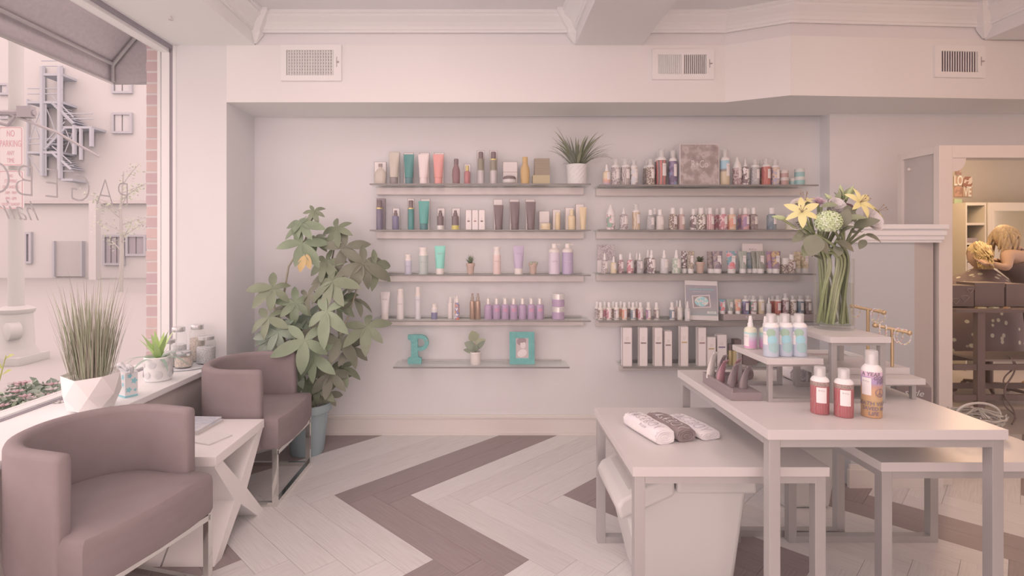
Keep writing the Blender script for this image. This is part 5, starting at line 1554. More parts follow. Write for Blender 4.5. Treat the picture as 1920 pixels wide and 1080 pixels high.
# row 5: white cartons
GR5 = 'white cartons on the lowest right shelf'
def row5(xa, xb, top, n, lab, col, D0=3.655, dd=.045):
    for q in range(n):
        px_box(xa, xb, top + q * .6, RZ5, D0 + q * (dd + .006), dd, CREAM, lab if q == 0 else ('carton standing %s the %s' % ('directly behind' if q == 1 else 'two behind', lab.replace('white carton ', 'one '))), GR5, stripe=(.6, .34, col) if q == 0 else None, edge=EDGE, name='white_carton')
SB = [M(c, .6, name='carton_stripe') for c in ((150, 126, 124), (140, 116, 122), (196, 160, 116), (168, 124, 126), (196, 158, 120), (136, 118, 146))]
row5(1167.5, 1185, 614.5, 3, 'white carton at left end of the lowest right shelf', SB[0])
row5(1199, 1214, 614.5, 2, 'white carton second from left on lowest right shelf', SB[0])
row5(1227, 1242, 614.5, 3, 'white carton third from left on lowest right shelf', SB[1])
row5(1246, 1260, 621, 1, 'shorter white carton fourth from left on lowest right shelf', SB[0])
row5(1276, 1290.5, 612.5, 3, 'white carton with gold stripe on lowest right shelf', SB[2])
row5(1309, 1324, 614.5, 2, 'white carton with dark red stripe on lowest right shelf', SB[3])
row5(1326, 1342, 632, 1, 'short white carton with tan stripe on lowest right shelf', SB[4], 3.645, .04)
row5(1344.5, 1362.5, 627.5, 2, 'white carton with navy stripe at right of lowest shelf', SB[5])
px_item('ocan', 1364, 1373, 645, RZ5, 3.69, C(188, 158, 120, .25, .3), MATTB, 'left black-capped gold bottle behind the tray pouches', 'gold_bottle', group=GR5)
px_item('ocan', 1373.5, 1383.5, 646, RZ5, 3.67, C(196, 166, 124, .25, .3), MATTB, 'right black-capped gold bottle behind the tray pouches', 'gold_bottle', group=GR5)
px_box(1377, 1390, 637, RZ5, 3.73, .05, BLACK, 'tall black box behind the gold bottles', GR5, name='black_carton')
px_box(1393, 1420, 655, RZ5, 3.69, .08, BLACK, 'black box seen under the low riser', GR5, name='black_carton')
# ================================================================== bottles on the display table
GT = 'bottles on the display table'
TZ_ = .7605
LB2 = (-PI / 2 - .35, -PI / 2 + .75, .25, .58)
def toward(px):
    return -math.atan2(px - VX, F_PX)
P_RED2 = tex_mat('red_feather_large', [(0, (176, 104, 104)), (.3, (196, 96, 96)), (.55, (128, 96, 96)), (.68, (184, 88, 92))], 'WAVE', 40, .4, 'Object', (1, 1, .7), True, 4, .4, 0, 9)
for cx, D, tp, w, lb in ((1537, 1.886, 687, 31, 'left of two red feather-printed cans on the display table'), (1582, 1.85, 691, 31.5, 'right of two red feather-printed cans on the display table')):
    px_item('can', cx - w / 2, cx + w / 2, tp, TZ_, D, P_RED2, CAPW, lb, 'hair_can', group=GT, lab=LB2, rz=toward(cx), band=[(.60, .685, tex_mat('brown_speckle', [(0, (168, 134, 124)), (.5, (150, 120, 112))], 'NOISE', 200))])
DV = tex_mat('desert_print', [(0, (206, 146, 108)), (.05, (200, 156, 110)), (.095, (212, 150, 116)), (.108, (196, 138, 128)), (.116, (172, 138, 172)), (.136, (184, 142, 176)), (.142, (226, 176, 194))], 'GRAD', 1, .4, const=False)
dvt = px_item('can', 1617.5, 1651, 657, TZ_, 1.85, DV, CAPW, 'tall orange and purple can with handwritten lettering on display table', 'hair_can', group=GT, rz=toward(1634), lab=(-PI / 2 - 1.05, -PI / 2 - .02, .34, .60))
INKB = M((140, 112, 122), .6, name='handwriting_ink')
rDV = 33.5 / 2 / (F_PX / 1.85) * 1.035 + .0006
hDV = (VY + (CAM_H - TZ_) * F_PX / 1.85 - 657) / (F_PX / 1.85)
def dv_text(body, size, zc, off=0.0, shear=.1):
    vs, fs = text_geo(body, size, shear=shear, bold=.0004)
    MB().add([(rDV * math.cos(-PI / 2 + .3 + (v[0] + off) / rDV), rDV * math.sin(-PI / 2 + .3 + (v[0] + off) / rDV), zc * hDV + v[1]) for v in vs], fs).build('handwriting', INKB, dvt)
dv_text('A YEAR', .018, .655, -.012)
dv_text('GOOD', .017, .60, .022)
dv_text('HAIR', .018, .545, .026)
dv_text('DEATH VALLEY', .018, .215, .002)
dv_text('SAVED MY', .017, .14)
dv_text('LIFE', .018, .065, -.004)
pts = [(.014 * math.cos(a), .014 * math.sin(a)) for a in [2 * PI * q / 24 for q in range(24)]]
def on_can(p, q):
    a = -PI / 2 + .3 + (p + .016) / rDV
    return ((rDV + .0005) * math.cos(a), (rDV + .0005) * math.sin(a), .385 * hDV + q)
MB().tube([on_can(*p) for p in pts], .0012, 4, closed=True).tube([on_can(0, .014 - .028 * k / 6) for k in range(7)], .0011, 4).tube([on_can(-.010 * k / 4, -.010 * k / 4) for k in range(5)], .0011, 4).tube([on_can(.010 * k / 4, -.010 * k / 4) for k in range(5)], .0011, 4).build('peace_sign', INKB, dvt)
# three blue bottles on the low riser
ZRI = .9255
for cx, D, lb in ((1445.5, 2.045, 'left of three blue cans with green discs on the low riser'), (1471.5, 2.055, 'middle of three blue cans with green discs on the low riser'), (1498, 2.05, 'right of three blue cans with green discs on the low riser')):
    t = px_item('can', cx - 13.3, cx + 13.3, 588, ZRI, D, C(188, 180, 190), CAPW, lb, 'hair_can', group=GT, rz=toward(cx), lab=(-PI / 2 - 1.25, -PI / 2 - .40, .28, .58))
    s = F_PX / D
    r = 13.3 / s * 1.02 + .0004
    h = (VY + (CAM_H - ZRI) * s - 588) / s
    for (zc, rad, ac, col, k) in ((.56, .0165, .02, (156, 172, 148), 0), (.40, .0175, .22, (152, 186, 192), .0004), (.22, .0195, .42, (156, 176, 174), .0008)):
        n = 20
        vs = [((r + k) * math.cos(-PI / 2 + ac + rad * math.cos(a) / r), (r + k) * math.sin(-PI / 2 + ac + rad * math.cos(a) / r), zc * h + rad * math.sin(a)) for a in [2 * PI * q / n for q in range(n)]]
        mb = MB()
        # fan of strips so the disc follows the can
        half = n // 2
        rows = []
        for q in range(half + 1):
            a = PI * q / half
            x = rad * math.cos(a)
            zz = rad * math.sin(a)
            an = -PI / 2 + ac + x / r
            rows.append(((r + k) * math.cos(an), (r + k) * math.sin(an), zc * h - zz))
            rows.append(((r + k) * math.cos(an), (r + k) * math.sin(an), zc * h + zz))
        mb.add(rows, [(2 * q, 2 * q + 1, 2 * q + 3, 2 * q + 2) for q in range(half)])
        mb.build('printed_disc', M(col, .45, name='print_disc'), t)
P_MIST = tex_mat('mist_print', [(0, (216, 140, 172)), (.03, (214, 156, 186)), (.055, (196, 200, 196)), (.075, (140, 200, 186))], 'GRAD', 1, .35, const=False)
px_item('spray', 1396, 1418, 592, ZRI, 2.20, C(218, 200, 176, .2), CAPW, 'spray bottle with pink and mint label on the low riser', 'spray_bottle', group=GT, rz=toward(1407), band=[(.02, .50, P_MIST)], lab=(-PI / 2 - 1.2, -PI / 2 - .2, .08, .45))
px_item('spray', 1424.5, 1446, 593, ZRI, 2.20, C(218, 200, 176, .2), CAPW, 'spray bottle hidden behind the left blue can', 'spray_bottle', group=GT, band=[(.02, .5, P_MIST)])
for a, b, lb in ((1452, 1471, 'left can in the second row behind the blue cans'), (1479, 1497, 'right can in the second row behind the blue cans')):
    px_item('can', a, b, 592, ZRI, 2.155, P_DRK, CAPW, lb, 'hair_can', group=GT)
# ================================================================== plants
def leaf_geo(L, Wd, droop=.3, fold=.15, n=7, tip=1.0, base=.12, side=0.0):
    """blade along +x, drooping towards -z"""
    vs, fs = [], []
    for k in range(n + 1):
        q = k / n
        w = Wd / 2 * (math.sin(PI * min(1, (q * .93 + .05)) ** (.75 + .25 * tip)) ** .85) * (1 if q > .02 else base)
        if k == n:
            w = Wd * .01
        x = L * (q - .25 * droop * q * q)
        z = -droop * L * q * q * .75
        y = side * L * q * q
        vs += [(x, y - w, z + fold * w), (x, y, z), (x, y + w, z + fold * w)]
    for k in range(n):
        a, b = 3 * k, 3 * k + 3
        fs += [(a, b, b + 1, a + 1), (a + 1, b + 1, b + 2, a + 2)]
    return vs, fs
def blade_geo(L, Wd, lean, curve, n=7):
    """upright blade from the origin, leaning along +x"""
    vs, fs = [], []
    x = z = 0.0
    a = PI / 2 - lean
    for k in range(n + 1):
        q = k / n
        w = Wd / 2 * (1 - q ** 2.2) * (.6 + .4 * min(1, q * 4))
        vs += [(x, -w, z), (x - .25 * w * math.sin(a), 0, z - .15 * w), (x, w, z)]
        x += L / n * math.cos(a)
        z += L / n * math.sin(a)
        a -= curve / n * (.4 + 1.2 * q)
    for k in range(n):
        p, b = 3 * k, 3 * k + 3
        fs += [(p, b, b + 1, p + 1), (p + 1, b + 1, b + 2, p + 2)]
    return vs, fs
def frame_from(xdir, up):
    x = Vector(xdir).normalized()
    y = Vector(up).cross(x)
    y = y.normalized() if y.length > 1e-5 else x.orthogonal().normalized()
    z = x.cross(y)
    return Matrix(((x.x, y.x, z.x, 0), (x.y, y.y, z.y, 0), (x.z, y.z, z.z, 0), (0, 0, 0, 1)))
SOIL = tex_mat('potting_soil', [(.3, (158, 134, 128)), (.6, (176, 150, 140))], scale=120, rough=.95)
# ---- money tree
def leafmat(a, b, name):
    return tex_mat(name, [(.3, a), (.7, b)], 'NOISE', 9, .42, const=False, spec=.4)
MT = [leafmat((126, 124, 100), (134, 134, 108), 'leaf_mid'), leafmat((128, 132, 106), (140, 145, 116), 'leaf_light'), leafmat((120, 112, 96), (128, 122, 102), 'leaf_dark'), leafmat((132, 136, 118), (142, 146, 126), 'leaf_blue')]
YEL = leafmat((206, 166, 112), (198, 156, 104), 'leaf_yellow')
BARK = M((160, 142, 122), .8, name='green_bark')
PX0, PY0 = -1.175, 3.50
mt = thing('money_tree', 'tall money tree with hand-shaped leaves in a blue-grey pot', 'plant', (PX0, PY0, 0))
POTB = M((148, 152, 154), .5, name='blue_grey_pot')
MB().lathe([(.10, 0), (.105, .01), (.135, .27), (.152, .275), (.155, .29), (.152, .325), (.140, .325), (.132, .29), (.12, .28)], 28, cap=False).lathe([(.0, .0), (.10, .0)], 28, cap=False).build('pot', POTB, mt, 40)
MB().lathe([(0, .285), (.131, .285)], 24, cap=False).build('soil', SOIL, mt)
def mtp(px, py, d):
    w = W(px, py, d)
    return Vector((w[0] - PX0, w[1] - PY0, w[2]))
STEMS = [[(0.0, 0.0, .28), mtp(565, 690, 3.5), mtp(545, 600, 3.5), mtp(531, 560, 3.48), mtp(541, 500, 3.46), mtp(572, 450, 3.46), mtp(588, 402, 3.45)],
         [(0.03, 0.02, .28), mtp(590, 690, 3.52), mtp(600, 600, 3.54), mtp(600, 540, 3.56), mtp(622, 490, 3.56), mtp(634, 430, 3.55)],
         [(-0.03, 0.0, .28), mtp(552, 700, 3.46), mtp(535, 640, 3.42), mtp(518, 600, 3.40), mtp(512, 550, 3.40)],
         [(0.05, -0.02, .28), mtp(610, 700, 3.46), mtp(632, 640, 3.44), mtp(655, 590, 3.46), mtp(672, 530, 3.5)]]
for s in STEMS:
    n = len(s)
    MB().tube(s, [.011 - .008 * k / n for k in range(n)], 7).build('stem', BARK, mt, 60)
def nearest(p):
    best, bd = None, 9
    for s in STEMS:
        for i in range(len(s) - 1):
            a, b = Vector(s[i]), Vector(s[i + 1])
            for q in (0, .25, .5, .75, 1):
                c = a.lerp(b, q)
                dd = (c - p).length + max(0, (c.z - p.z)) * .8
                if dd < bd:
                    best, bd = c, dd
    return best
HUBS = [(589, 396, 3.45, .10, 0), (566, 420, 3.44, .19, 1), (567, 456, 3.40, .20, 1), (632, 428, 3.52, .15, 0), (648, 462, 3.50, .22, 2), (612, 492, 3.50, .17, 0), (680, 494, 3.46, .23, 2), (700, 498, 3.5, .19, 0), (623, 528, 3.40, .22, 0), (577, 553, 3.46, .14, 2), (512, 540, 3.38, .18, 0), (553, 568, 3.42, .16, 1), (613, 584, 3.30, .23, 1), (571, 638, 3.28, .22, 1), (521, 622, 3.34, .18, 3), (687, 612, 3.42, .20, 0), (638, 637, 3.42, .20, 2), (589, 668, 3.36, .20, 1), (503, 596, 3.36, .17, 0), (556, 690, 3.38, .17, 3), (619, 700, 3.44, .20, 2), (598, 722, 3.44, .16, 0), (655, 652, 3.46, .17, 2), (627, 512, 3.56, .18, 2), (542, 606, 3.44, .17, 3), (598, 620, 3.46, .20, 2), (577, 594, 3.52, .19, 3), (640, 560, 3.54, .18, 0), (560, 655, 3.5, .18, 2), (530, 575, 3.46, .15, 2), (612, 740, 3.5, .14, 2), (640, 690, 3.52, .18, 0), (575, 715, 3.5, .15, 1), (500, 640, 3.42, .15, 3), (665, 560, 3.52, .16, 2), (590, 450, 3.52, .15, 0)]
rl = random.Random(11)
for hx_, hy_, d, size, mi in HUBS:
    h = mtp(hx_, hy_, d)
    b = nearest(h)
    mb = MB()
    out = Vector((h.x - b.x, h.y - b.y, 0))
    out = out.normalized() if out.length > .02 else Vector((rl.uniform(-1, 1), -1, 0)).normalized()
    nrm = (Vector((0, -.75, .55)) + out * .45 + Vector((rl.uniform(-.35, .35), rl.uniform(-.2, .2), rl.uniform(-.2, .3)))).normalized()
    nl = rl.choice((5, 6, 6, 7))
    a0 = rl.uniform(0, 6.28)
    ref = nrm.orthogonal().normalized()
    ref2 = nrm.cross(ref)
    mid = b.lerp(h, .55) + Vector((0, 0, .03))
    mb.tube([b, mid, h], [.0028, .0022, .0018], 5)
    for k in range(nl):
        a = a0 + 2 * PI * k / nl + rl.uniform(-.15, .15)
        dr = (ref * math.cos(a) + ref2 * math.sin(a)) * 1.0 + nrm * .12 - Vector((0, 0, .30))
        L = size * rl.uniform(.78, 1.08) * (1.0 if dr.z < .2 else .8)
        v, f = leaf_geo(L, L * .36, rl.uniform(.15, .55), rl.uniform(.1, .35), 7, 1.0)
        mb.add(v, f, T3(*h) @ frame_from(dr, nrm))
    mat = YEL if False else MT[mi]
    mb.build('leaf', mat, mt, 80)
for (px, py, an, L) in ((572, 478, -1.9, .12), (575, 476, -1.35, .105)):
    h = mtp(px, py, 3.37)
    v, f = leaf_geo(L, L * .42, .2, .25, 7)
    o = MB().add(v, f, T3(*h) @ frame_from((math.cos(an), -.1, math.sin(an)), (0, -1, .2))).build('leaf', YEL, mt, 80)
    o['label'] = 'withered yellow leaf'
# ---- ornamental grass in faceted planter on the sill
SZ = .6205
gx, gy = -1.755, 2.385
gp = thing('grass_planter', 'tall ornamental grass in a white faceted planter on the windowsill', 'plant', (gx, gy, SZ))
rings = []
for k, (r, z, tw) in enumerate(((.062, 0, 0), (.088, .012, 0), (.112, .075, PI / 7), (.110, .158, 0))):
    rings.append([(r * math.cos(2 * PI * i / 7 + tw + .3), r * math.sin(2 * PI * i / 7 + tw + .3), z + (.008 * math.sin(i * 2.1) if k == 3 else 0)) for i in range(7)])
mb = MB()
n = 7
vs = [p for r in rings for p in r]
fs = [tuple(range(n))[::-1]]
for k in range(3):
    for i in range(n):
        j = (i + 1) % n
        if k == 1:
            fs += [(k * n + i, k * n + j, (k + 1) * n + i), (k * n + j, (k + 1) * n + j, (k + 1) * n + i)]
        elif k == 2:
            fs += [(k * n + i, k * n + j, (k + 1) * n + j), (k * n + i, (k + 1) * n + j, (k + 1) * n + i)]
        else:
            fs.append((k * n + i, k * n + j, (k + 1) * n + j, (k + 1) * n + i))
inn = [(x * .93, y * .93, z - .012) for x, y, z in rings[3]]
b0 = len(vs)
vs += inn
fs += [(3 * n + i, 3 * n + (i + 1) % n, b0 + (i + 1) % n, b0 + i) for i in range(n)] + [tuple(range(b0, b0 + n))]
mb.add(vs, fs).build('planter', M((228, 206, 202), .4, name='white_ceramic'), gp)
GRS = [M(c, .6, name='grass_blade') for c in ((160, 152, 124), (148, 136, 114), (172, 166, 136), (150, 130, 116))]
rg = random.Random(5)
for q in range(4):
    mb = MB()
    for i in range(85):
        a = rg.uniform(0, 2 * PI)
        rr = .08 * math.sqrt(rg.random())
        L = rg.uniform(.22, .40) if rg.random() < .87 else rg.uniform(.40, .52)
        v, f = blade_geo(L, rg.uniform(.003, .0055), .08 + rr * 2.3 * rg.uniform(.4, 1.1), rg.uniform(0, .28), 5)
        mb.add(v, f, T3(rr * math.cos(a), rr * math.sin(a), .135) @ RZ(a + rg.uniform(-.5, .5)))
    o = mb.build('grass_blades', GRS[q], gp, None, 'stuff')
# ---- bromeliad-like plant in dimpled pot
sx_, sy_ = -1.775, 2.90
su = thing('potted_succulent', 'bright green spiky plant in a white dimpled pot on the windowsill', 'plant', (sx_, sy_, SZ))
mbp = MB().lathe([(.060, 0), (.066, .006), (.070, .125), (.066, .130), (.062, .125), (.060, .11)], 28, cap=False).lathe([(0, .0), (.060, 0)], 28, cap=False)
mbp.build('pot', M((222, 202, 198), .25, spec=.5, name='glazed_white'), su, 40)
DIM = M((206, 188, 186), .25, spec=.5, name='glazed_dimple')
for k in range(7):
    a = 2 * PI * k / 7 - 1.9
    for z, da in ((.038, 0), (.092, .45)):
        aa = a + da
        MB().lathe([(0, .0012), (.012, .0016), (.019, .0004), (.021, -.002)], 16, T3((.0685) * math.cos(aa), .0685 * math.sin(aa), z) @ RZ(aa) @ RY(PI / 2)).build('dimple', DIM, su, 60)
MB().lathe([(0, .112), (.061, .112)], 20, cap=False).build('soil', tex_mat('pebbles', [(.3, (206, 184, 178)), (.5, (158, 134, 130))], 'VORONOI', 90, .8), su)
LIM, DKG = leafmat((186, 196, 120), (170, 184, 116), 'leaf_lime'), leafmat((150, 166, 150), (138, 152, 136), 'leaf_grey_green')
for k in range(20):
    inner = k < 11
    a = k * 2.4
    v, f = blade_geo(.165 if inner else .20, .036 if inner else .024, .25 + .05 * k if inner else 1.0 + .02 * k, .35 if inner else 1.5, 8)
    MB().add(v, f, T3(0, 0, .112) @ RZ(a)).build('leaf', LIM if inner else DKG, su, 80)
# ---- gift bag with bow
gb = thing('gift_box', 'small white box with teal flower print and bow on the windowsill', 'box', (-1.742, 2.60, SZ), -.55)
MB().bbox(-.042, .042, -.028, .028, 0, .118, .001).build('body', M((218, 200, 198), .6, name='bag_white'), gb)
TQ = M((140, 188, 194), .6, name='teal_flower_print')
def flower_print(x, z, r, face):
    n = 30
    pts = [(x + r * (1 + .28 * math.cos(5 * a)) * math.cos(a), z + r * (1 + .28 * math.cos(5 * a)) * math.sin(a)) for a in [2 * PI * k / n for k in range(n)]]
    if face == 'f':
        vs = [(p, -.0285, q) for p, q in pts]
    else:
        vs = [(.0425, p, q) for p, q in pts]
    MB().add(vs, [tuple(range(n))]).build('flower_print', TQ, gb)
for x, z, r in ((-.018, .032, .012), (.02, .095, .011), (-.024, .078, .008), (.022, .06, .009), (.0, .055, .006)):
    flower_print(x, z, r, 'f')
for x, z, r in ((-.012, .035, .011), (.012, .075, .012), (-.008, .1, .009), (.016, .03, .006)):
    flower_print(x, z, r, 's')
MB().box(-.0425, .0425, -.0286, .0285, .0, .008).build('base_band', TQ, gb)
for s in (-1, 1):
    v = []
    MB().tube([(0, 0, .12), (s * .03, -.01, .150), (s * .065, -.01, .14), (s * .055, -.005, .122), (s * .02, 0, .119)], [.004, .010, .012, .009, .003], 7).build('bow_loop', M((214, 196, 196), .7, name='organza'), gb, 60)
MB().ball((0, 0, .124), .010, 8, 6).build('bow_knot', M((206, 186, 186), .7, name='organza_knot'), gb, 60)
# ---- storage jars
def jar(label, x, y, r, h, cont, cm):
    t = thing('storage_jar', label, 'jar', (x, y, SZ + .0085), 0, 'glass storage jars on the windowsill')
    MB().lathe([(r * .92, 0), (r, .008), (r, h * .74), (r * .9, h * .82), (r * .74, h * .86), (r * .74, h * .9)], 22).build('glass', GLASS_CLEAR, t, 40)
    MB().lathe([(r * .88, .006), (r * .94, .012), (r * .94, h * cont), (r * .5, h * cont + .004), (0, h * cont + .005)], 20).build('contents', cm, t, 40)
    MB().lathe([(r * .8, h * .87), (r * .82, h * .875), (r * .82, h * .985), (r * .76, h)], 22).build('lid', M((196, 178, 176), .25, .5, name='tin_lid'), t, 40)
CT = [tex_mat('dried_beans', [(.0, (160, 140, 138)), (.35, (196, 172, 164)), (.6, (214, 178, 156))], 'VORONOI', 160, .7), tex_mat('pebbles_grey', [(0, (186, 172, 174)), (.35, (212, 194, 192))], 'VORONOI', 120, .7), tex_mat('lavender_mix', [(0, (166, 150, 154)), (.4, (200, 184, 182))], 'VORONOI', 200, .7)]
tag(MB().lathe([(.0, 0), (.15, 0), (.158, .006), (.156, .008), (0, .008)], 32, T3(-1.815, 3.235, SZ)).build('round_plate', M((214, 198, 198), .3, name='glass_plate'), None, 40), 'round pale plate under the glass jars on the windowsill', 'plate')
jar('tall glass jar behind the others beside the window frame', -1.895, 3.30, .045, .215, .5, CT[1])
jar('tall glass jar with dark filling next to the window corner', -1.80, 3.335, .044, .225, .62, CT[0])
jar('wide glass jar with two-tone filling by the white wall', -1.712, 3.27, .055, .165, .6, CT[2])
jar('low glass jar in front of the tall jars', -1.785, 3.16, .05, .095, .6, CT[0])
jar('pale glass jar at the front left of the plate', -1.885, 3.175, .045, .16, .55, CT[1])
# ---- shelf plants
spx, spy = (1082 - VX) * 3.70 / F_PX, 3.715
spp = thing('potted_grass', 'spiky green plant in a white diamond-patterned pot on the top shelf', 'plant', (spx, spy, Z1 + .0004))
rp = 19.2 * 3.70 / F_PX
hp = 37.5 * 3.70 / F_PX
rings = []
NS, NR = 28, 14
for k in range(NR + 1):
    ring = []
    for i in range(NS):
        q = k / NR
        e = abs(((i / NS * 14 + q * 4) % 1) - .5) + abs(((i / NS * 14 - q * 4) % 1) - .5)
        r = rp * (.90 + .10 * q) + (.0032 * (e - .5) if 0 < k < NR - 1 else .001)
        ring.append((r * math.cos(2 * PI * i / NS), r * math.sin(2 * PI * i / NS), hp * q))
    rings.append(ring)
MB().loft(rings, cap=False).lathe([(rp, hp), (rp * .93, hp), (rp * .9, hp * .88), (0, hp * .88)], 28, cap=False).lathe([(0, 0), (rp * .9, 0)], 28, cap=False).build('pot', M((220, 200, 196), .5, name='matt_white_pot'), spp)
GD = [leafmat((132, 126, 110), (142, 136, 116), 'grass_dark'), leafmat((150, 142, 116), (162, 154, 122), 'grass_olive')]
rs = random.Random(3)
bl = [MB().add(*blade_geo(L * 1.22, .021, .15, c, 8)).mesh('blade', GD[i % 2], 80) for i, (L, c) in enumerate(((.25, .5), (.26, .9), (.25, 1.3), (.24, 1.7), (.22, .7), (.25, 1.1)))]
for i in range(78):
    a = i * 2.399 + rs.uniform(-.2, .2)
    t_ = rs.uniform(.05, .85)
    # keep the ones pointing into the wall short
    o = put('blade', bl[rs.randrange(6)], spp, None, (.02 * math.cos(a), .02 * math.sin(a), hp * .85), (0, t_ * .95, a))
    sc = rs.uniform(.75, 1.05)
    if math.sin(a) > .45:
        sc *= .45
    o.scale = (sc, sc, sc)
TERRA = M((196, 158, 144), .8, name='terracotta')
def clay_pot(label, px0, px1, pxtop, zsh, D, kind):
    s = F_PX / D
    base = VY + (CAM_H - zsh) * s
    r, h = (px1 - px0) / 2 / s, (base - pxtop) / s
    t = thing('potted_succulent', label, 'plant', (((px0 + px1) / 2 - VX) / s, D, zsh + .0004), 0, 'succulents in clay pots on the shelves')
    MB().lathe([(r * .68, 0), (r * .86, h * .72), (r, h * .72), (r, h), (r * .88, h), (r * .82, h * .86)], 20, cap=False).lathe([(0, 0), (r * .68, 0)], 20, cap=False).build('pot', TERRA, t, 35)
    MB().lathe([(0, h * .88), (r * .84, h * .88)], 16, cap=False).build('soil', SOIL, t)
    if kind == 'aloe':
        for k in range(16):
            v, f = blade_geo(.075 - .0012 * k, .016, .12 + .055 * k, .25, 6)
            MB().add(v, f, T3(0, 0, h * .86) @ RZ(k * 2.4)).build('leaf', MT[k % 2], t, 80)
    elif kind == 'cactus':
        for k in range(9):
            a = k * 2.4
            MB().ball((.010 * math.sqrt(k) * math.cos(a), .010 * math.sqrt(k) * math.sin(a), h * .95), .011, 8, 6).build('pad', M((176, 166, 146), .7, name='cactus_green'), t, 60)
    else:
        for k in range(22):
            a = k * 2.4
            v, f = leaf_geo(.04, .02, .1, .2, 4)
            MB().add(v, f, T3(0, 0, h * .9 + .02 * (k / 22)) @ frame_from((math.cos(a), math.sin(a), .3 + .05 * k), (0, 0, 1))).build('leaf', MT[2 if k % 2 else 0], t, 80)
clay_pot('aloe-like succulent in a clay pot on the third left shelf', 874, 890.5, 493.5, Z3, 3.69, 'aloe')
clay_pot('tiny cactus in a clay pot on the third left shelf', 991, 1007.5, 492.5, Z3, 3.69, 'cactus')
clay_pot('leafy succulent in a clay pot among the tubes', 1304, 1321, 491, RZ3, 3.68, 'rosette')
ff = thing('potted_fiddle_leaf', 'small broad-leaved plant in a white pot on the lowest shelf', 'plant', ((891.5 - VX) / sP, DP, Z5 + .0004))
rf, hf = 10.5 / sP, 23.5 / sP
MB().lathe([(rf * .9, 0), (rf * .94, .003), (rf * .96, hf * .84), (rf * 1.05, hf * .86), (rf * 1.05, hf), (rf * .93, hf), (rf * .9, hf * .8)], 24, cap=False).lathe([(0, 0), (rf * .9, 0)], 24, cap=False).build('pot', M((226, 202, 194), .5, name='cream_pot'), ff, 35)
MB().lathe([(0, hf * .85), (rf * .9, hf * .85)], 16, cap=False).build('soil', SOIL, ff)
MB().tube([(0, 0, hf * .8), (-.002, 0, .12), (-.004, 0, .17)], [.003, .0025, .002], 6).build('stem', M((190, 150, 136), .7, name='reddish_stem'), ff)
FL = [leafmat((156, 150, 122), (164, 158, 128), 'fiddle_olive'), leafmat((136, 136, 118), (146, 146, 126), 'fiddle_dark')]
for (z, dx, dz, L, w, m, dr) in ((.155, -.25, .97, .085, .075, 0, .0), (.14, .8, .38, .085, .05, 0, .15), (.115, -.8, .42, .085, .06, 1, .3), (.10, .75, .68, .10, .035, 1, -.25), (.088, -.95, .18, .085, .035, 1, -.1), (.085, .1, .5, .06, .04, 1, .1)):
    v, f = leaf_geo(L, w, dr, .1, 7, 0.6)
    MB().add(v, f, T3(-.003, -.004, z) @ frame_from((dx, -.25, dz), (0, -1, .3))).build('leaf', FL[m], ff, 80)

# ================================================================== bouquet
VC = Vector((1.402, 2.185, 1.0085))
va = thing('glass_vase', 'tall clear glass cylinder vase with water on the tall riser', 'vase', tuple(VC))
MB().lathe([(.070, 0), (.0715, .006), (.0715, .285), (.068, .285), (.068, .018), (0, .018)], 36, cap=False).lathe([(0, 0), (.070, 0)], 36, cap=False).build('glass', GLASS_CLEAR, va, 40)
MB().lathe([(0, .0185), (.0672, .0185), (.0672, .185), (0, .185)], 32, cap=False).build('water', glass_mat('vase_water', (0.94, 0.95, 0.90), 0.02, fres=.3), va, 40)
STM = [leafmat((138, 134, 98), (126, 120, 92), 'stem_green'), leafmat((152, 150, 108), (142, 136, 98), 'stem_lime')]
YPET = leafmat((222, 190, 118), (226, 200, 136), 'yellow_petal')
WPET = leafmat((232, 214, 202), (236, 220, 208), 'white_petal')
PPET = leafmat((206, 160, 170), (214, 172, 178), 'pink_petal')
HYD = leafmat((196, 194, 142), (208, 204, 160), 'hydrangea_petal')
BUD = leafmat((176, 174, 122), (188, 186, 136), 'lily_bud')
BLF = [leafmat((120, 110, 92), (130, 122, 100), 'bouquet_leaf'), leafmat((142, 138, 106), (150, 146, 112), 'bouquet_leaf_light')]
rv = random.Random(21)
def stem_thing(name, label, px, py, dy, ang):
    """a cut flower: its foot stands in the vase, its head at the given point"""
    top = Vector(W(px, py, VC.y + dy))
    fr_ = rv.uniform(.02, .058)
    foot = VC + Vector((fr_ * math.cos(ang), fr_ * math.sin(ang), .022))
    t = thing(name, label, 'flower', tuple(foot), 0, 'cut flowers in the glass vase')
    d = top - foot
    neck = VC + Vector((.05 * math.cos(ang + .9), .05 * math.sin(ang + .9), .285)) - foot
    pts = [Vector((0, 0, 0)), neck * .5, neck, neck.lerp(d, .55) + Vector((0, 0, .012)), d]
    cr = [pts[0]] + pts + [pts[-1]]
    sm = []
    for k in range(1, len(cr) - 2):
        for q in range(4):
            u_ = q / 4
            p0, p1, p2, p3 = cr[k - 1], cr[k], cr[k + 1], cr[k + 2]
            sm.append(.5 * ((2 * p1) + (p2 - p0) * u_ + (2 * p0 - 5 * p1 + 4 * p2 - p3) * u_ ** 2 + (3 * p1 - p0 - 3 * p2 + p3) * u_ ** 3))
    sm.append(pts[-1])
    MB().tube(sm, .0050, 7).build('stem', STM[rv.randrange(2)], t, 60)
    return t, d
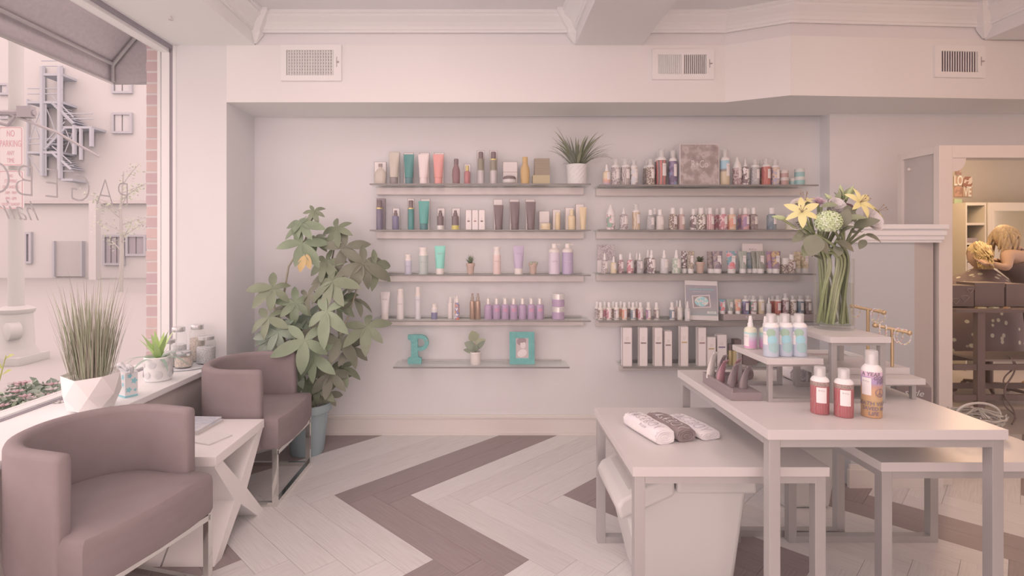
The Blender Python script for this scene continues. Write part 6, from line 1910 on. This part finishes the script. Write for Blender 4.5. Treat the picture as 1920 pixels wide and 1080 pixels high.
def lily(label, px, py, dy, ang, face, mat=YPET, L=.066):
    t, d = stem_thing('lily', label, px, py, dy, ang)
    f = Vector(face).normalized()
    R = frame_from(f, (0, 0, 1)) @ RY(PI / 2)
    for k in range(6):
        a = k * PI / 3
        v, fc = leaf_geo(L * (1 if k % 2 else 1.05), L * (.36 if k % 2 else .46), .9, -.2, 8)
        # petals start along the flower axis, then curl back
        m = T3(*d) @ R @ RZ(a) @ RY(math.radians(-42))
        MB().add(v, fc, m).build('petal', mat, t, 80)
    for k in range(5):
        a = k * 1.2566
        MB().tube([d, d + (R @ Vector((.006 * math.cos(a), .006 * math.sin(a), .02))), d + (R @ Vector((.012 * math.cos(a), .012 * math.sin(a), .036)))], .0009, 4).ball(tuple(d + (R @ Vector((.0125 * math.cos(a), .0125 * math.sin(a), .037)))), .0028, 6, 4).build('stamen', M((158, 122, 104), .7, name='anther'), t)
    return t, d
def rose(label, px, py, dy, ang, r, mat, face=(0, -.8, .5), name='rose'):
    t, d = stem_thing(name, label, px, py, dy, ang)
    R = frame_from(Vector(face), (0, 0, 1)) @ RY(PI / 2)
    for ring, (n, rr, hh, op) in enumerate(((3, .35, .9, .1), (5, .6, .85, .22), (6, .85, .72, .4), (7, 1.0, .5, .65))):
        for k in range(n):
            a = 2 * PI * k / n + ring * .7
            vs, fs = [], []
            for i in range(5):
                q = i / 4
                rad = r * (rr * (.35 + .65 * math.sin(q * PI * .5)) + op * .25 * q * q)
                z = r * (hh * q - .25) * 1.1
                for j in range(5):
                    b = a + (j - 2) / 2 * (PI / n * 1.25) * (1 - .25 * q * q)
                    vs.append((rad * math.cos(b), rad * math.sin(b), z - (.08 * r if abs(j - 2) == 2 and i == 4 else 0)))
            for i in range(4):
                for j in range(4):
                    p = i * 5 + j
                    fs.append((p, p + 1, p + 6, p + 5))
            MB().add(vs, fs, T3(*d) @ R).build('petal', mat, t, 80)
    return t, d
def bleaf(t, at, dr, L, w, m, droop=.35):
    v, f = leaf_geo(L, w, droop, .2, 8)
    MB().add(v, f, T3(*at) @ frame_from(dr, (0, -.6, .8))).build('leaf', m, t, 80)
lily('large yellow lily at the left of the bouquet', 1503, 398, -.05, 2.6, (-.35, -.85, .4))
lily('large yellow lily at the upper right of the bouquet', 1612, 380, -.05, .4, (.25, -.85, .45))
lily('small yellow lily behind the left lily', 1510, 378, .02, 1.9, (-.3, -.3, .9), YPET, .04)
lily('pale yellow lily half hidden behind the white rose', 1643, 398, .02, -.3, (.6, -.4, .5), YPET, .045)
rose('white rose in the upper middle of the bouquet', 1566, 388, -.03, 1.2, .036, WPET)
rose('large white rose at the right of the bouquet', 1633, 414, -.03, -.1, .042, WPET, (.3, -.8, .4))
rose('white bloom at the lower left of the bouquet', 1495, 418, -.02, 2.9, .028, WPET, (-.5, -.7, .3))
rose('white ruffled bloom behind the left lily', 1500, 386, .03, 2.2, .032, WPET, (-.3, -.6, .6))
rose('deep pink bloom behind the middle of the bouquet', 1590, 392, .03, .8, .022, leafmat((176, 132, 140), (186, 142, 150), 'deep_pink'))
t, d = stem_thing('chrysanthemum', 'pink chrysanthemum at the top of the bouquet', 1534, 382, -.01, 1.6)
R = frame_from((0, -.6, .8), (0, 0, 1)) @ RY(PI / 2)
for k in range(46):
    a = k * 2.4
    v, f = leaf_geo(.034 - .0003 * k, .009, -.2, .2, 4)
    MB().add(v, f, T3(*d) @ R @ RZ(a) @ RY(-.15 - k * .026)).build('petal', PPET, t, 80)
t, d = stem_thing('hydrangea', 'pale green hydrangea head at the front of the bouquet', 1553, 416, -.085, -1.4)
flo = MB()
for k in range(4):
    a = k * PI / 2
    flo.add([(0, 0, 0), (.0085 * math.cos(a - .65), .0085 * math.sin(a - .65), .001), (.0125 * math.cos(a), .0125 * math.sin(a), .0025), (.0085 * math.cos(a + .65), .0085 * math.sin(a + .65), .001)], [(0, 1, 2, 3)])
flo.ball((0, 0, .001), .0016, 6, 4)
fme = flo.mesh('floret', HYD)
fme2 = flo.mesh('floret', leafmat((208, 206, 166), (218, 212, 178), 'hydrangea_pale'))
for k in range(90):
    z = 1 - 2 * (k + .5) / 90
    a = k * 2.39996
    dr = Vector((math.sqrt(1 - z * z) * math.cos(a), math.sqrt(1 - z * z) * math.sin(a), z))
    if dr.z < -.75:
        continue
    p = d + Vector((dr.x * .046, dr.y * .046, dr.z * .042))
    o = put('floret', fme if k % 3 else fme2, t)
    o.matrix_local = T3(*p) @ frame_from(dr, (0.3, .2, 1)) @ RY(PI / 2) @ RZ(k)
MB().ball(tuple(d), .040, 12, 8).build('core', HYD, t, 60)
for i, (px, py, dx, dz, an) in enumerate(((1462, 408, -1, .15, 3.0), (1557, 374, -.75, .75, 1.4), (1592, 362, .55, 1, .7), (1577, 362, -.15, 1, 1.0))):
    t, d = stem_thing('lily_bud', ('green lily bud pointing left out of the bouquet', 'lily bud leaning up and left at the bouquet top', 'tallest lily bud at the bouquet top', 'upright lily bud beside the tallest bud')[i], px, py, -.02 + .01 * i, an)
    dr = Vector((dx, -.1, dz)).normalized()
    MB().tube([d - dr * .03, d - dr * .01, d + dr * .012, d + dr * .035], [.004, .0095, .009, .001], 8).build('bud', BUD, t, 60)
    if i:
        bleaf(t, d - dr * .03, (dx * .4 + .4, -.3, .8), .06, .022, BLF[1], .1)
        bleaf(t, d - dr * .045, (dx * .4 - .5, -.3, .7), .07, .026, BLF[0], .15)
for i, (px, py, dy, an, dr, L, w, mi) in enumerate(((1530, 440, -.09, -2.2, (-.3, -.3, -.5), .10, .075, 0), (1575, 428, -.09, -.9, (.1, -.4, .8), .085, .05, 0), (1568, 452, -.08, -1.2, (.6, -.4, -.3), .075, .05, 0), (1600, 428, -.06, -.5, (.5, -.3, .35), .10, .06, 0), (1622, 440, -.05, -.2, (1, -.2, -.25), .075, .04, 0), (1512, 440, -.05, -2.7, (-.8, -.3, -.2), .075, .04, 0), (1514, 452, -.06, -2.5, (-.3, -.3, -.9), .07, .035, 1), (1540, 396, -.06, 2.0, (-.2, -.5, -.8), .075, .05, 0), (1590, 385, -.05, 1.0, (-.2, -.5, -.9), .085, .05, 0), (1540, 388, -.04, 1.8, (.5, -.4, .2), .06, .04, 1), (1582, 412, -.08, -.7, (.9, -.3, .3), .09, .035, 1), (1525, 470, -.04, -2.8, (-.9, -.3, -.1), .06, .03, 0), (1500, 425, -.04, 2.9, (.8, -.3, -.2), .06, .035, 1))):
    t, d = stem_thing('foliage_sprig', ('broad dark leaf sprig at the lower front of the bouquet', 'upright dark leaf sprig right of the hydrangea', 'leaf sprig drooping under the hydrangea', 'leaf sprig below the right yellow lily', 'leaf sprig pointing far right from the bouquet', 'leaf sprig pointing left above the vase', 'narrow light leaf sprig hanging at the left', 'leaf sprig between left lily and hydrangea', 'dark leaf sprig under the bouquet top', 'light leaf sprig beside the pink chrysanthemum', 'long light leaf sprig at right of the hydrangea', 'small leaf sprig low at the left rim', 'light leaf sprig under the left lily')[i], px, py, dy, an)
    t['category'] = 'foliage'
    bleaf(t, d, dr, L, w, BLF[mi], .35)
    bleaf(t, d - Vector((0, 0, .02)), (-dr[0] * .5 + .2, dr[1], dr[2] * .6 - .1), L * .7, w * .75, BLF[0], .4)

# ================================================================== the next room behind the partition
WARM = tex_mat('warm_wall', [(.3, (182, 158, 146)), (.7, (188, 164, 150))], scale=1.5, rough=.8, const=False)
struct('wall_next_room', MB().box(3.2, 7.3, 6.1, 6.2, -.05, 2.3).box(7.2, 7.3, 3.8, 6.1, -.05, 2.3), WARM)
struct('wall_next_room_left', MB().box(3.1, 3.2, 3.98, 6.1, -.05, 2.3), WARM)
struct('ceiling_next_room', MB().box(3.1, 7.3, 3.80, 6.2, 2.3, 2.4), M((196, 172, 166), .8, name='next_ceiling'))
def wallcard(label, x0, x1, y0, y1, mat, txt=None, tm=None, ts=.1):
    a, b = W(x0, y1, 6.085), W(x1, y0, 6.085)
    t = thing('wall_print', label, 'picture', ((a[0] + b[0]) / 2, 6.09, a[2]), 0, 'prints on the next room wall')
    w, h = b[0] - a[0], b[2] - a[2]
    MB().box(-w / 2, w / 2, -.004, .004, 0, h).build('card', mat, t)
    if txt:
        lettering(txt, ts, tm, t, mtx=front_text(0, -.006, h * .5) @ Matrix.Diagonal((.6, 1.2, 1, 1)), bold=.003)
PH = [tex_mat('photo_%d' % i, [(0, a), (.5, b), (.62, c)], 'NOISE', 14, .5) for i, (a, b, c) in enumerate((((166, 120, 108), (190, 152, 140), (140, 110, 108)), ((160, 104, 88), (214, 182, 168), (136, 100, 94)), ((196, 140, 120), (170, 122, 106), (190, 140, 122))))]
KRAFT = M((190, 146, 124), .7, name='kraft_card')
WHI = M((222, 202, 192), .6, name='print_white')
wallcard('white-edged snapshot topmost on the wall', 1793, 1803, 307, 328, PH[0])
wallcard('tan print lettered LO', 1790, 1804, 331, 348, KRAFT, 'LO', WHI, .13)
wallcard('photo of a couple right of the LO print', 1805.5, 1823, 331.5, 350, PH[1])
wallcard('dark portrait print below the LO print', 1790, 1804.5, 349, 369, PH[2])
wallcard('tan print lettered VE', 1805.5, 1823, 351.5, 369, KRAFT, 'VE', WHI, .13)
wallcard('small green and white poster below the prints', 1790, 1804, 373, 405, M((196, 200, 160), .6, name='green_poster'))
# white shelf cabinet and framed mirror
DC = 5.74
cb = thing('shelf_cabinet', 'white open shelf cabinet with drawers in the next room', 'cabinet', (W(1830, 458, DC)[0], DC, 0))
cw_, zt_ = .215, 1.795
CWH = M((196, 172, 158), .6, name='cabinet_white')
MB().box(-.11, -.095, 0, .33, 0, zt_).build('side_panel', CWH, cb)
MB().box(.095, .11, 0, .33, 0, zt_).build('side_panel', CWH, cb)
MB().box(-.095, .095, .32, .33, 0, zt_).build('back_panel', CWH, cb)
MB().box(-.095, .095, 0, .32, zt_ - .03, zt_).build('top_panel', CWH, cb)
for y in (420, 457):
    z = W(0, y, DC)[2]
    MB().box(-.095, .095, 0.002, .32, z - .012, z + .012).build('shelf', CWH, cb)
for i in range(4):
    z1 = W(0, 459, DC)[2] - .015 - i * .17
    MB().bbox(-.093, .093, -.006, .31, z1 - .165, z1 - .004, .003).build('drawer', M((190, 166, 160), .6, name='drawer_front'), cb)
tag(MB().bbox(-.07, .06, -.1, .1, 0, .05, .01).build('dark_towel', M((146, 122, 124), .9, name='dark_cloth'), None, None, None, (cb.location.x, DC + .14, W(0, 457, DC)[2] + .0125)), 'folded dark cloth on the cabinet shelf', 'cloth')
fm = thing('framed_mirror', 'large cream-framed mirror beside the cabinet in the next room', 'mirror', (W(1905, 458, DC)[0], DC, 0))
MB().box(-.30, -.23, 0, .04, 0, zt_).build('frame_stile', CWH, fm)
MB().box(-.23, .60, 0, .04, zt_ - .09, zt_).build('frame_rail', CWH, fm)
MB().box(.60, .67, 0, .04, 0, zt_).build('frame_stile', CWH, fm)
MB().box(-.23, .60, .01, .03, .4, zt_ - .09).build('mirror_glass', M((190, 164, 142), .12, .7, name='mirror_silver'), fm)
# work table with black legs
DT = 4.22
wt = thing('work_table', 'black work table with metal legs behind the partition', 'table', (4.12, DT + .03, 0))
BLK = M((136, 110, 106), .55, name='black_metal')
MB().bbox(-.60, .62, -.20, .20, .835, .86, .003).build('table_top', BLK, wt)
for x, y in ((-.40, -.17), (.5, -.17), (-.40, .17), (.5, .17)):
    MB().box(x - .028, x + .028, y - .02, y + .02, 0, .835).build('leg', BLK, wt)
for z in (.42, .19):
    MB().box(-.60, .60, -.18, -.16, z - .022, z + .022).build('cross_bar', BLK, wt)
    MB().box(-.60, .60, .16, .18, z - .022, z + .022).build('cross_bar', BLK, wt)
MB().box(-.38, .38, -.16, .16, .46, .475).build('lower_shelf', M((160, 134, 126), .6, name='table_shelf'), wt)
def tbox(label, x0, x1, y0, y1, d, dep, mat, nm='black_box'):
    a, b = W(x0, y1, d), W(x1, y0, d)
    t = thing(nm, label, 'box', ((a[0] + b[0]) / 2, d + dep / 2, max(.8605, a[2])))
    w, h = b[0] - a[0], b[2] - max(.8605, a[2])
    MB().bbox(-w / 2, w / 2, -dep / 2, dep / 2, 0, h, .002).build('body', mat, t)
    MB().box(-w / 2 - .003, w / 2 + .003, -dep / 2 - .003, dep / 2 + .003, h * .82, h + .003).build('lid', mat, t)
    return t, w, h, dep
t, w, h, dp = tbox('black box with white diamond drawing on the work table', 1786, 1826, 536, 575, 4.17, .14, BLK)
for (cx, cz, r) in ((.01, .06, .035), (-.06, .04, .03), (.05, .12, .025)):
    MB().tube([(cx - r, -dp / 2 - .004, cz + r * .4), (cx - r * .5, -dp / 2 - .004, cz + r * .75), (cx + r * .5, -dp / 2 - .004, cz + r * .75), (cx + r, -dp / 2 - .004, cz + r * .4), (cx, -dp / 2 - .004, cz - r * .7)], .002, 4, closed=True).build('diamond_drawing', M((186, 160, 150), .6, name='chalk_line'), t)
tbox('tall plain black box in the middle of the work table', 1828, 1883, 531, 575, 4.20, .16, M((140, 114, 110), .5, name='black_board'))
tbox('black box at the right of the work table', 1887, 1925, 533, 575, 4.20, .16, M((142, 116, 112), .5, name='black_board'))
FOIL = [M(c, .3, .3, name='foil') for c in ((216, 184, 140), (190, 176, 150), (206, 150, 120), (222, 196, 176))]
for i, (px, py) in enumerate(((1841, 580), (1866, 581), (1890, 582))):
    a = W(px, 578, 4.09)
    t = thing('foil_packet', ('gold foil packet at the left of the table edge', 'silver foil packet in the middle of the table edge', 'bright foil packet at the right of the table edge')[i], 'packet', (a[0], 4.10, .8605), .3 * i)
    MB().bbox(-.035, .035, -.015, .015, 0, .012, .004).build('packet', FOIL[i], t)
    MB().box(-.02, .02, -.016, -.0152, .003, .009).build('label', FOIL[3], t)
def base_star(t, r, z, mat, n=5):
    for k in range(n):
        a = 2 * PI * k / n + .3
        MB().tube([(0, 0, z + .03), (r * .6 * math.cos(a), r * .6 * math.sin(a), z + .015), (r * math.cos(a), r * math.sin(a), z)], [.022, .018, .012], 6).build('star_leg', mat, t)
        MB().lathe([(.024, -.012), (.028, -.006), (.028, .006), (.024, .012)], 12, T3(r * math.cos(a), r * math.sin(a), .0285) @ RZ(a) @ RX(PI / 2)).build('caster', mat, t, 40)
pts = []
for k in range(26):
    q = k / 25
    p = W(1893 + 10 * math.sin(q * 9), 668 + 128 * q, 4.1 - .1 * q)
    pts.append((p[0], p[1], max(.006, p[2])))
tag(MB().tube(pts, .006, 6).tube([(x + .03 * math.sin(i * .6), y + .02, max(.006, z)) for i, (x, y, z) in enumerate(pts)], .005, 6).build('power_cable', BLK), 'twisted black cable hanging to the floor from the work table', 'cable')
# ================================================================== people
def skin_body(name, joints, edges, mat, parent, sub=2):
    me = bpy.data.meshes.new(name)
    me.from_pydata([j[:3] for j in joints], edges, [])
    o = bpy.data.objects.new(name, me)
    COL.objects.link(o)
    me.materials.append(mat)
    md = o.modifiers.new('skin', 'SKIN')
    for v, j in zip(me.skin_vertices[0].data, joints):
        r = j[3]
        v.radius = r if isinstance(r, tuple) else (r, r)
        v.use_root = False
    me.skin_vertices[0].data[0].use_root = True
    md.use_smooth_shade = True
    s = o.modifiers.new('subdivision', 'SUBSURF')
    s.levels = s.render_levels = sub
    dg = bpy.context.evaluated_depsgraph_get()
    m2 = bpy.data.meshes.new_from_object(o.evaluated_get(dg))
    bpy.data.objects.remove(o)
    m2.name = name
    m2.polygons.foreach_set('use_smooth', [True] * len(m2.polygons))
    return put(name, m2, parent)
SKIN = M((206, 156, 132), .6, name='skin_tone')
TOP = M((138, 112, 110), .8, name='black_top')
HAIRB = tex_mat('ash_blond_hair', [(.3, (160, 128, 106)), (.55, (190, 152, 120)), (.7, (206, 170, 134))], 'NOISE', 18, .5, 'Object', (6, 6, 1), False, 3)
HAIRC = tex_mat('golden_hair', [(.3, (176, 138, 104)), (.5, (212, 172, 122)), (.7, (228, 194, 146))], 'NOISE', 7, .5, 'Object', (1, 3, 3), False, 2)
def pw3(px, py, d):
    return Vector(W(px, py, d))
def head_geo(R=.105):
    """egg-shaped head, face along -x, with nose, brow, mouth and ears; origin at head centre"""
    mb = MB()
    n, m = 22, 16
    rings = []
    for k in range(m + 1):
        th = PI * k / m
        ring = []
        for i in range(n):
            a = 2 * PI * i / n
            x = math.sin(th) * math.cos(a)
            y = math.sin(th) * math.sin(a)
            z = math.cos(th)
            fx = max(0.0, -x)
            jaw = 1 - .28 * max(0.0, -z) * (1 if x > 0 else .55)
            px = x * R * .98 * jaw
            py = y * R * .76 * jaw
            pz = z * R * 1.22
            if fx > .9 and -.25 < z < .1 and abs(y) < .25:
                px -= R * .20 * (1 - abs(y) / .25) * (1 - abs(z + .12) / .28 if abs(z + .12) < .28 else 0)
            if fx > .7 and .05 < z < .22 and .2 < abs(y) < .55:
                px += R * .05
            if fx > .6 and -.62 < z < -.42 and abs(y) < .35:
                px -= R * .05
            ring.append((px, py, pz))
        rings.append(ring)
    mb.loft(rings, cap=False)
    return mb
def hand(parent, base, dr, palm_n, mat, curl=.5, s=1.0):
    """palm and five fingers; base = wrist, dr = along fingers"""
    x = Vector(dr).normalized()
    z = Vector(palm_n)
    z = (z - x * z.dot(x)).normalized()
    y = z.cross(x)
    Mx = Matrix(((x.x, y.x, z.x, base.x), (x.y, y.y, z.y, base.y), (x.z, y.z, z.z, base.z), (0, 0, 0, 1)))
    mb = MB()
    mb.bbox(-.01 * s, .085 * s, -.036 * s, .036 * s, -.013 * s, .013 * s, .010 * s, Mx)
    for i, (yy, L) in enumerate(((-.028, .066), (-.0095, .076), (.0095, .072), (.028, .056))):
        L *= s
        p = [Vector((.08 * s, yy * s, 0))]
        a = 0.0
        for q in range(3):
            a -= curl * (.4 + .2 * q)
            p.append(p[-1] + Vector((math.cos(a), 0, math.sin(a))) * L * (.42, .33, .25)[q])
        mb.tube([Mx @ v for v in p], [.0085 * s, .008 * s, .007 * s, .005 * s], 7)
    p = [Vector((.015 * s, -.032 * s, 0)), Vector((.04 * s, -.055 * s, -.008 * s)), Vector((.062 * s, -.06 * s, -.02 * s)), Vector((.08 * s, -.058 * s, -.028 * s))]
    mb.tube([Mx @ v for v in p], [.011 * s, .010 * s, .008 * s, .005 * s], 7)
    return mb
# ---- stylist: stands at right, bends over the client, arm reaching to the client's hair
DS = 4.78
sty = thing('person', 'person with blond bob and black strap top bending over a client', 'person', (5.05, DS + .12, 0))
inv_s = Vector(sty.location)
def q3(px, py, d=DS):
    return pw3(px, py, d) - inv_s
neck, headc = q3(1904, 470), q3(1888, 449)
shL, elL, wrL = q3(1888, 476, DS - .10), q3(1889, 503, DS - .16), q3(1856, 494, DS - .12)
shR, elR, wrR = q3(1915, 474, DS + .20), q3(1900, 500, DS + .24), q3(1868, 488, DS + .14)
pel = Vector((.02, .0, .93))
chest = q3(1916, 489)
J = [tuple(pel) + ((.15, .115),), tuple(pel.lerp(chest, .5)) + ((.125, .105),), tuple(chest) + ((.14, .11),), tuple(neck.lerp(chest, .25)) + (.075,), tuple(neck) + (.05,), tuple(headc) + (.055,),
     tuple(shL) + (.052,), tuple(elL) + (.038,), tuple(wrL) + (.024,), tuple(shR) + (.052,), tuple(elR) + (.038,), tuple(wrR) + (.024,),
     (.0, -.10, .86, .085), (.0, -.11, .47, .058), (.0, -.11, .09, .04), (-.13, -.11, .035, .035), (.03, .11, .86, .085), (.06, .12, .47, .058), (.06, .12, .09, .04), (-.07, .12, .035, .035)]
E = [(0, 1), (1, 2), (2, 3), (3, 4), (4, 5), (2, 6), (6, 7), (7, 8), (2, 9), (9, 10), (10, 11), (0, 12), (12, 13), (13, 14), (14, 15), (0, 16), (16, 17), (17, 18), (18, 19)]
skin_body('body', J, E, SKIN, sty)
hm = T3(*headc) @ RY(math.radians(-38)) @ RZ(math.radians(10))
hd = head_geo(.10)
MB().add(hd.v, hd.f, hm).build('head', SKIN, sty, 80)
# black top and trousers: slightly larger shell over the torso
mid_ = pel.lerp(chest, .5)
up_ = pel.lerp(chest, .98)
def torso_ring(c, rx, ry, tilt):
    return [(c.x + rx * math.cos(a) * math.cos(tilt), c.y + ry * math.sin(a), c.z + rx * math.cos(a) * math.sin(tilt)) for a in [2 * PI * k / 24 for k in range(24)]]
tl_ = .35
MB().loft([torso_ring(pel + Vector((.02, 0, -.22)), .20, .235, 0), torso_ring(pel + Vector((.01, 0, -.1)), .20, .22, 0), torso_ring(pel, .20, .205, .05), torso_ring(mid_, .165, .165, tl_ * .7), torso_ring(up_, .19, .19, tl_), torso_ring(up_ + Vector((-.02, 0, .03)), .17, .17, tl_)], cap=False).build('strap_top', TOP, sty, 80)
for y_ in (-.07, .09):
    MB().tube([chest + Vector((-.11, y_ - .02, -.02)), neck + Vector((-.02, y_ * 1.1, .015)), chest + Vector((.12, y_, .05))], .007, 6).build('strap', TOP, sty)
for yo, xo in ((-.10, 0), (.11, .04)):
    MB().tube([(xo, yo, .92), (xo, yo * 1.05, .70), (xo, yo * 1.1, .47), (xo + .02, yo * 1.1, .25), (xo + .02, yo * 1.1, .06)], [.125, .105, .078, .068, .062], 14).build('trouser_leg', TOP, sty, 60)
# bob hair: cap of locks falling forward and down
rh = random.Random(9)
hair = MB()
Rm = hm.to_3x3()
for k in range(120):
    a = rh.uniform(-2.5, 2.5)
    el = rh.uniform(.15, 1.35)
    st_ = Vector((math.cos(a) * math.cos(el) * .10, math.sin(a) * math.cos(el) * .082, math.sin(el) * .125))
    st_.x += .01
    p0 = headc + Rm @ st_
    outw = (Rm @ Vector((st_.x, st_.y, 0))).normalized()
    L = rh.uniform(.13, .20)
    p1 = p0 + outw * .022 + Vector((-.01, 0, -L * .45))
    p2 = p1 + outw * .004 + Vector((-.012 + rh.uniform(-.02, .02), rh.uniform(-.015, .015), -L * .5))
    hair.tube([p0, p0.lerp(p1, .5) + outw * .012, p1, p2], [.012, .013, .011, .003], 5)
dome = head_geo(.108)
hair.add([v for v in dome.v], [f for f in dome.f if sum(dome.v[i][2] for i in f) / len(f) > .02 and not (sum(dome.v[i][0] for i in f) / len(f) < -.07 and sum(dome.v[i][2] for i in f) / len(f) < .06)], T3(*headc) @ RY(math.radians(-38)) @ RZ(math.radians(10)) @ T3(.008, 0, .008))
hair.build('hair', HAIRB, sty, 80)
hand(sty, wrL, (-1, -.1, .12), (0, .6, -1), SKIN, .35).build('hand', SKIN, sty, 60)
hand(sty, wrR, (-1, -.2, .05), (0, .3, -1), SKIN, .5).build('hand', SKIN, sty, 60)
# ---- client: seated, head bowed, wrapped in a printed black cape
DCl = 4.86
cl = thing('person', 'seated client with golden hair under a black cape printed white', 'person', (4.40, DCl, 0))
inv_c = Vector(cl.location)
def c3(px, py, d=DCl):
    return pw3(px, py, d) - inv_c
hc = c3(1836, 481)
nk = c3(1846, 500)
J = [(.10, 0, .56, (.16, .13)), (.07, 0, .78, (.13, .11)), (.04, 0, .98, (.15, .11)), tuple(nk) + (.055,), tuple(hc) + (.05,),
     (-.34, -.10, .56, .08), (-.40, -.10, .28, .055), (-.40, -.10, .06, .04), (-.52, -.10, .035, .035), (-.34, .10, .56, .08), (-.40, .10, .28, .055), (-.40, .10, .06, .04), (-.52, .10, .035, .035),
     (.04, -.19, .96, .055), (-.02, -.22, .72, .04), (-.22, -.14, .64, .03), (.04, .19, .96, .055), (-.02, .22, .72, .04), (-.22, .14, .64, .03)]
E = [(0, 1), (1, 2), (2, 3), (3, 4), (0, 5), (5, 6), (6, 7), (7, 8), (0, 9), (9, 10), (10, 11), (11, 12), (2, 13), (13, 14), (14, 15), (2, 16), (16, 17), (17, 18)]
skin_body('body', J, E, SKIN, cl)
hm2 = T3(*hc) @ RY(math.radians(-18))
hd = head_geo(.098)
MB().add(hd.v, hd.f, hm2).build('head', SKIN, cl, 80)
hair = MB()
Rm = hm2.to_3x3()
for k in range(90):
    a = rh.uniform(-2.2, 2.2)
    el = rh.uniform(.2, 1.4)
    s0 = Vector((math.cos(a) * math.cos(el) * .095 + .01, math.sin(a) * math.cos(el) * .078, math.sin(el) * .122))
    p0 = hc + Rm @ s0
    # strands are drawn back to the right, towards the stylist's hands
    tgt = (wrL + inv_s - inv_c) + Vector((-.02, rh.uniform(-.06, .10), rh.uniform(-.05, .07)))
    mid = p0.lerp(tgt, .5) + Vector((0, rh.uniform(-.02, .02), .03 + rh.uniform(-.01, .03)))
    hair.tube([p0, p0.lerp(mid, .5) + Vector((0, 0, .018)), mid, tgt], [.011, .012, .010, .004], 5)
dome = head_geo(.105)
hair.add([v for v in dome.v], [f for f in dome.f if sum(dome.v[i][2] for i in f) / len(f) > .03 and sum(dome.v[i][0] for i in f) / len(f) > -.085], hm2 @ T3(.008, 0, .006))
hair.build('hair', HAIRC, cl, 80)
CAPE = tex_mat('printed_cape', [(0, (206, 184, 168)), (.20, (206, 184, 168)), (.27, (134, 108, 108))], 'VORONOI', 13, .6, const=False)
rings = []
for (z, cx, rx, ry) in ((1.125, .06, .075, .075), (1.09, .05, .12, .12), (1.03, .02, .20, .21), (.93, -.02, .27, .27), (.78, -.06, .34, .32), (.64, -.12, .42, .34), (.52, -.13, .44, .35), (.38, -.13, .45, .36)):
    rings.append([(cx + rx * math.cos(a) * (1 + .04 * math.sin(7 * a)), ry * math.sin(a) * (1 + .04 * math.sin(6 * a)), z) for a in [2 * PI * k / 36 for k in range(36)]])
MB().loft(rings[::-1], cap=False).build('cape', CAPE, cl, 80)
stl = thing('client_chair', 'black salon chair beneath the caped client', 'chair', (4.52, DCl, 0))
base_star(stl, .26, .06, BLK)
MB().lathe([(.03, .08), (.03, .36)], 12).build('column', BLK, stl)
MB().bbox(-.22, .20, -.22, .22, .36, .44, .03).build('seat', BLK, stl)
MB().bbox(.20, .26, -.22, .22, .36, .80, .02).build('backrest', BLK, stl)
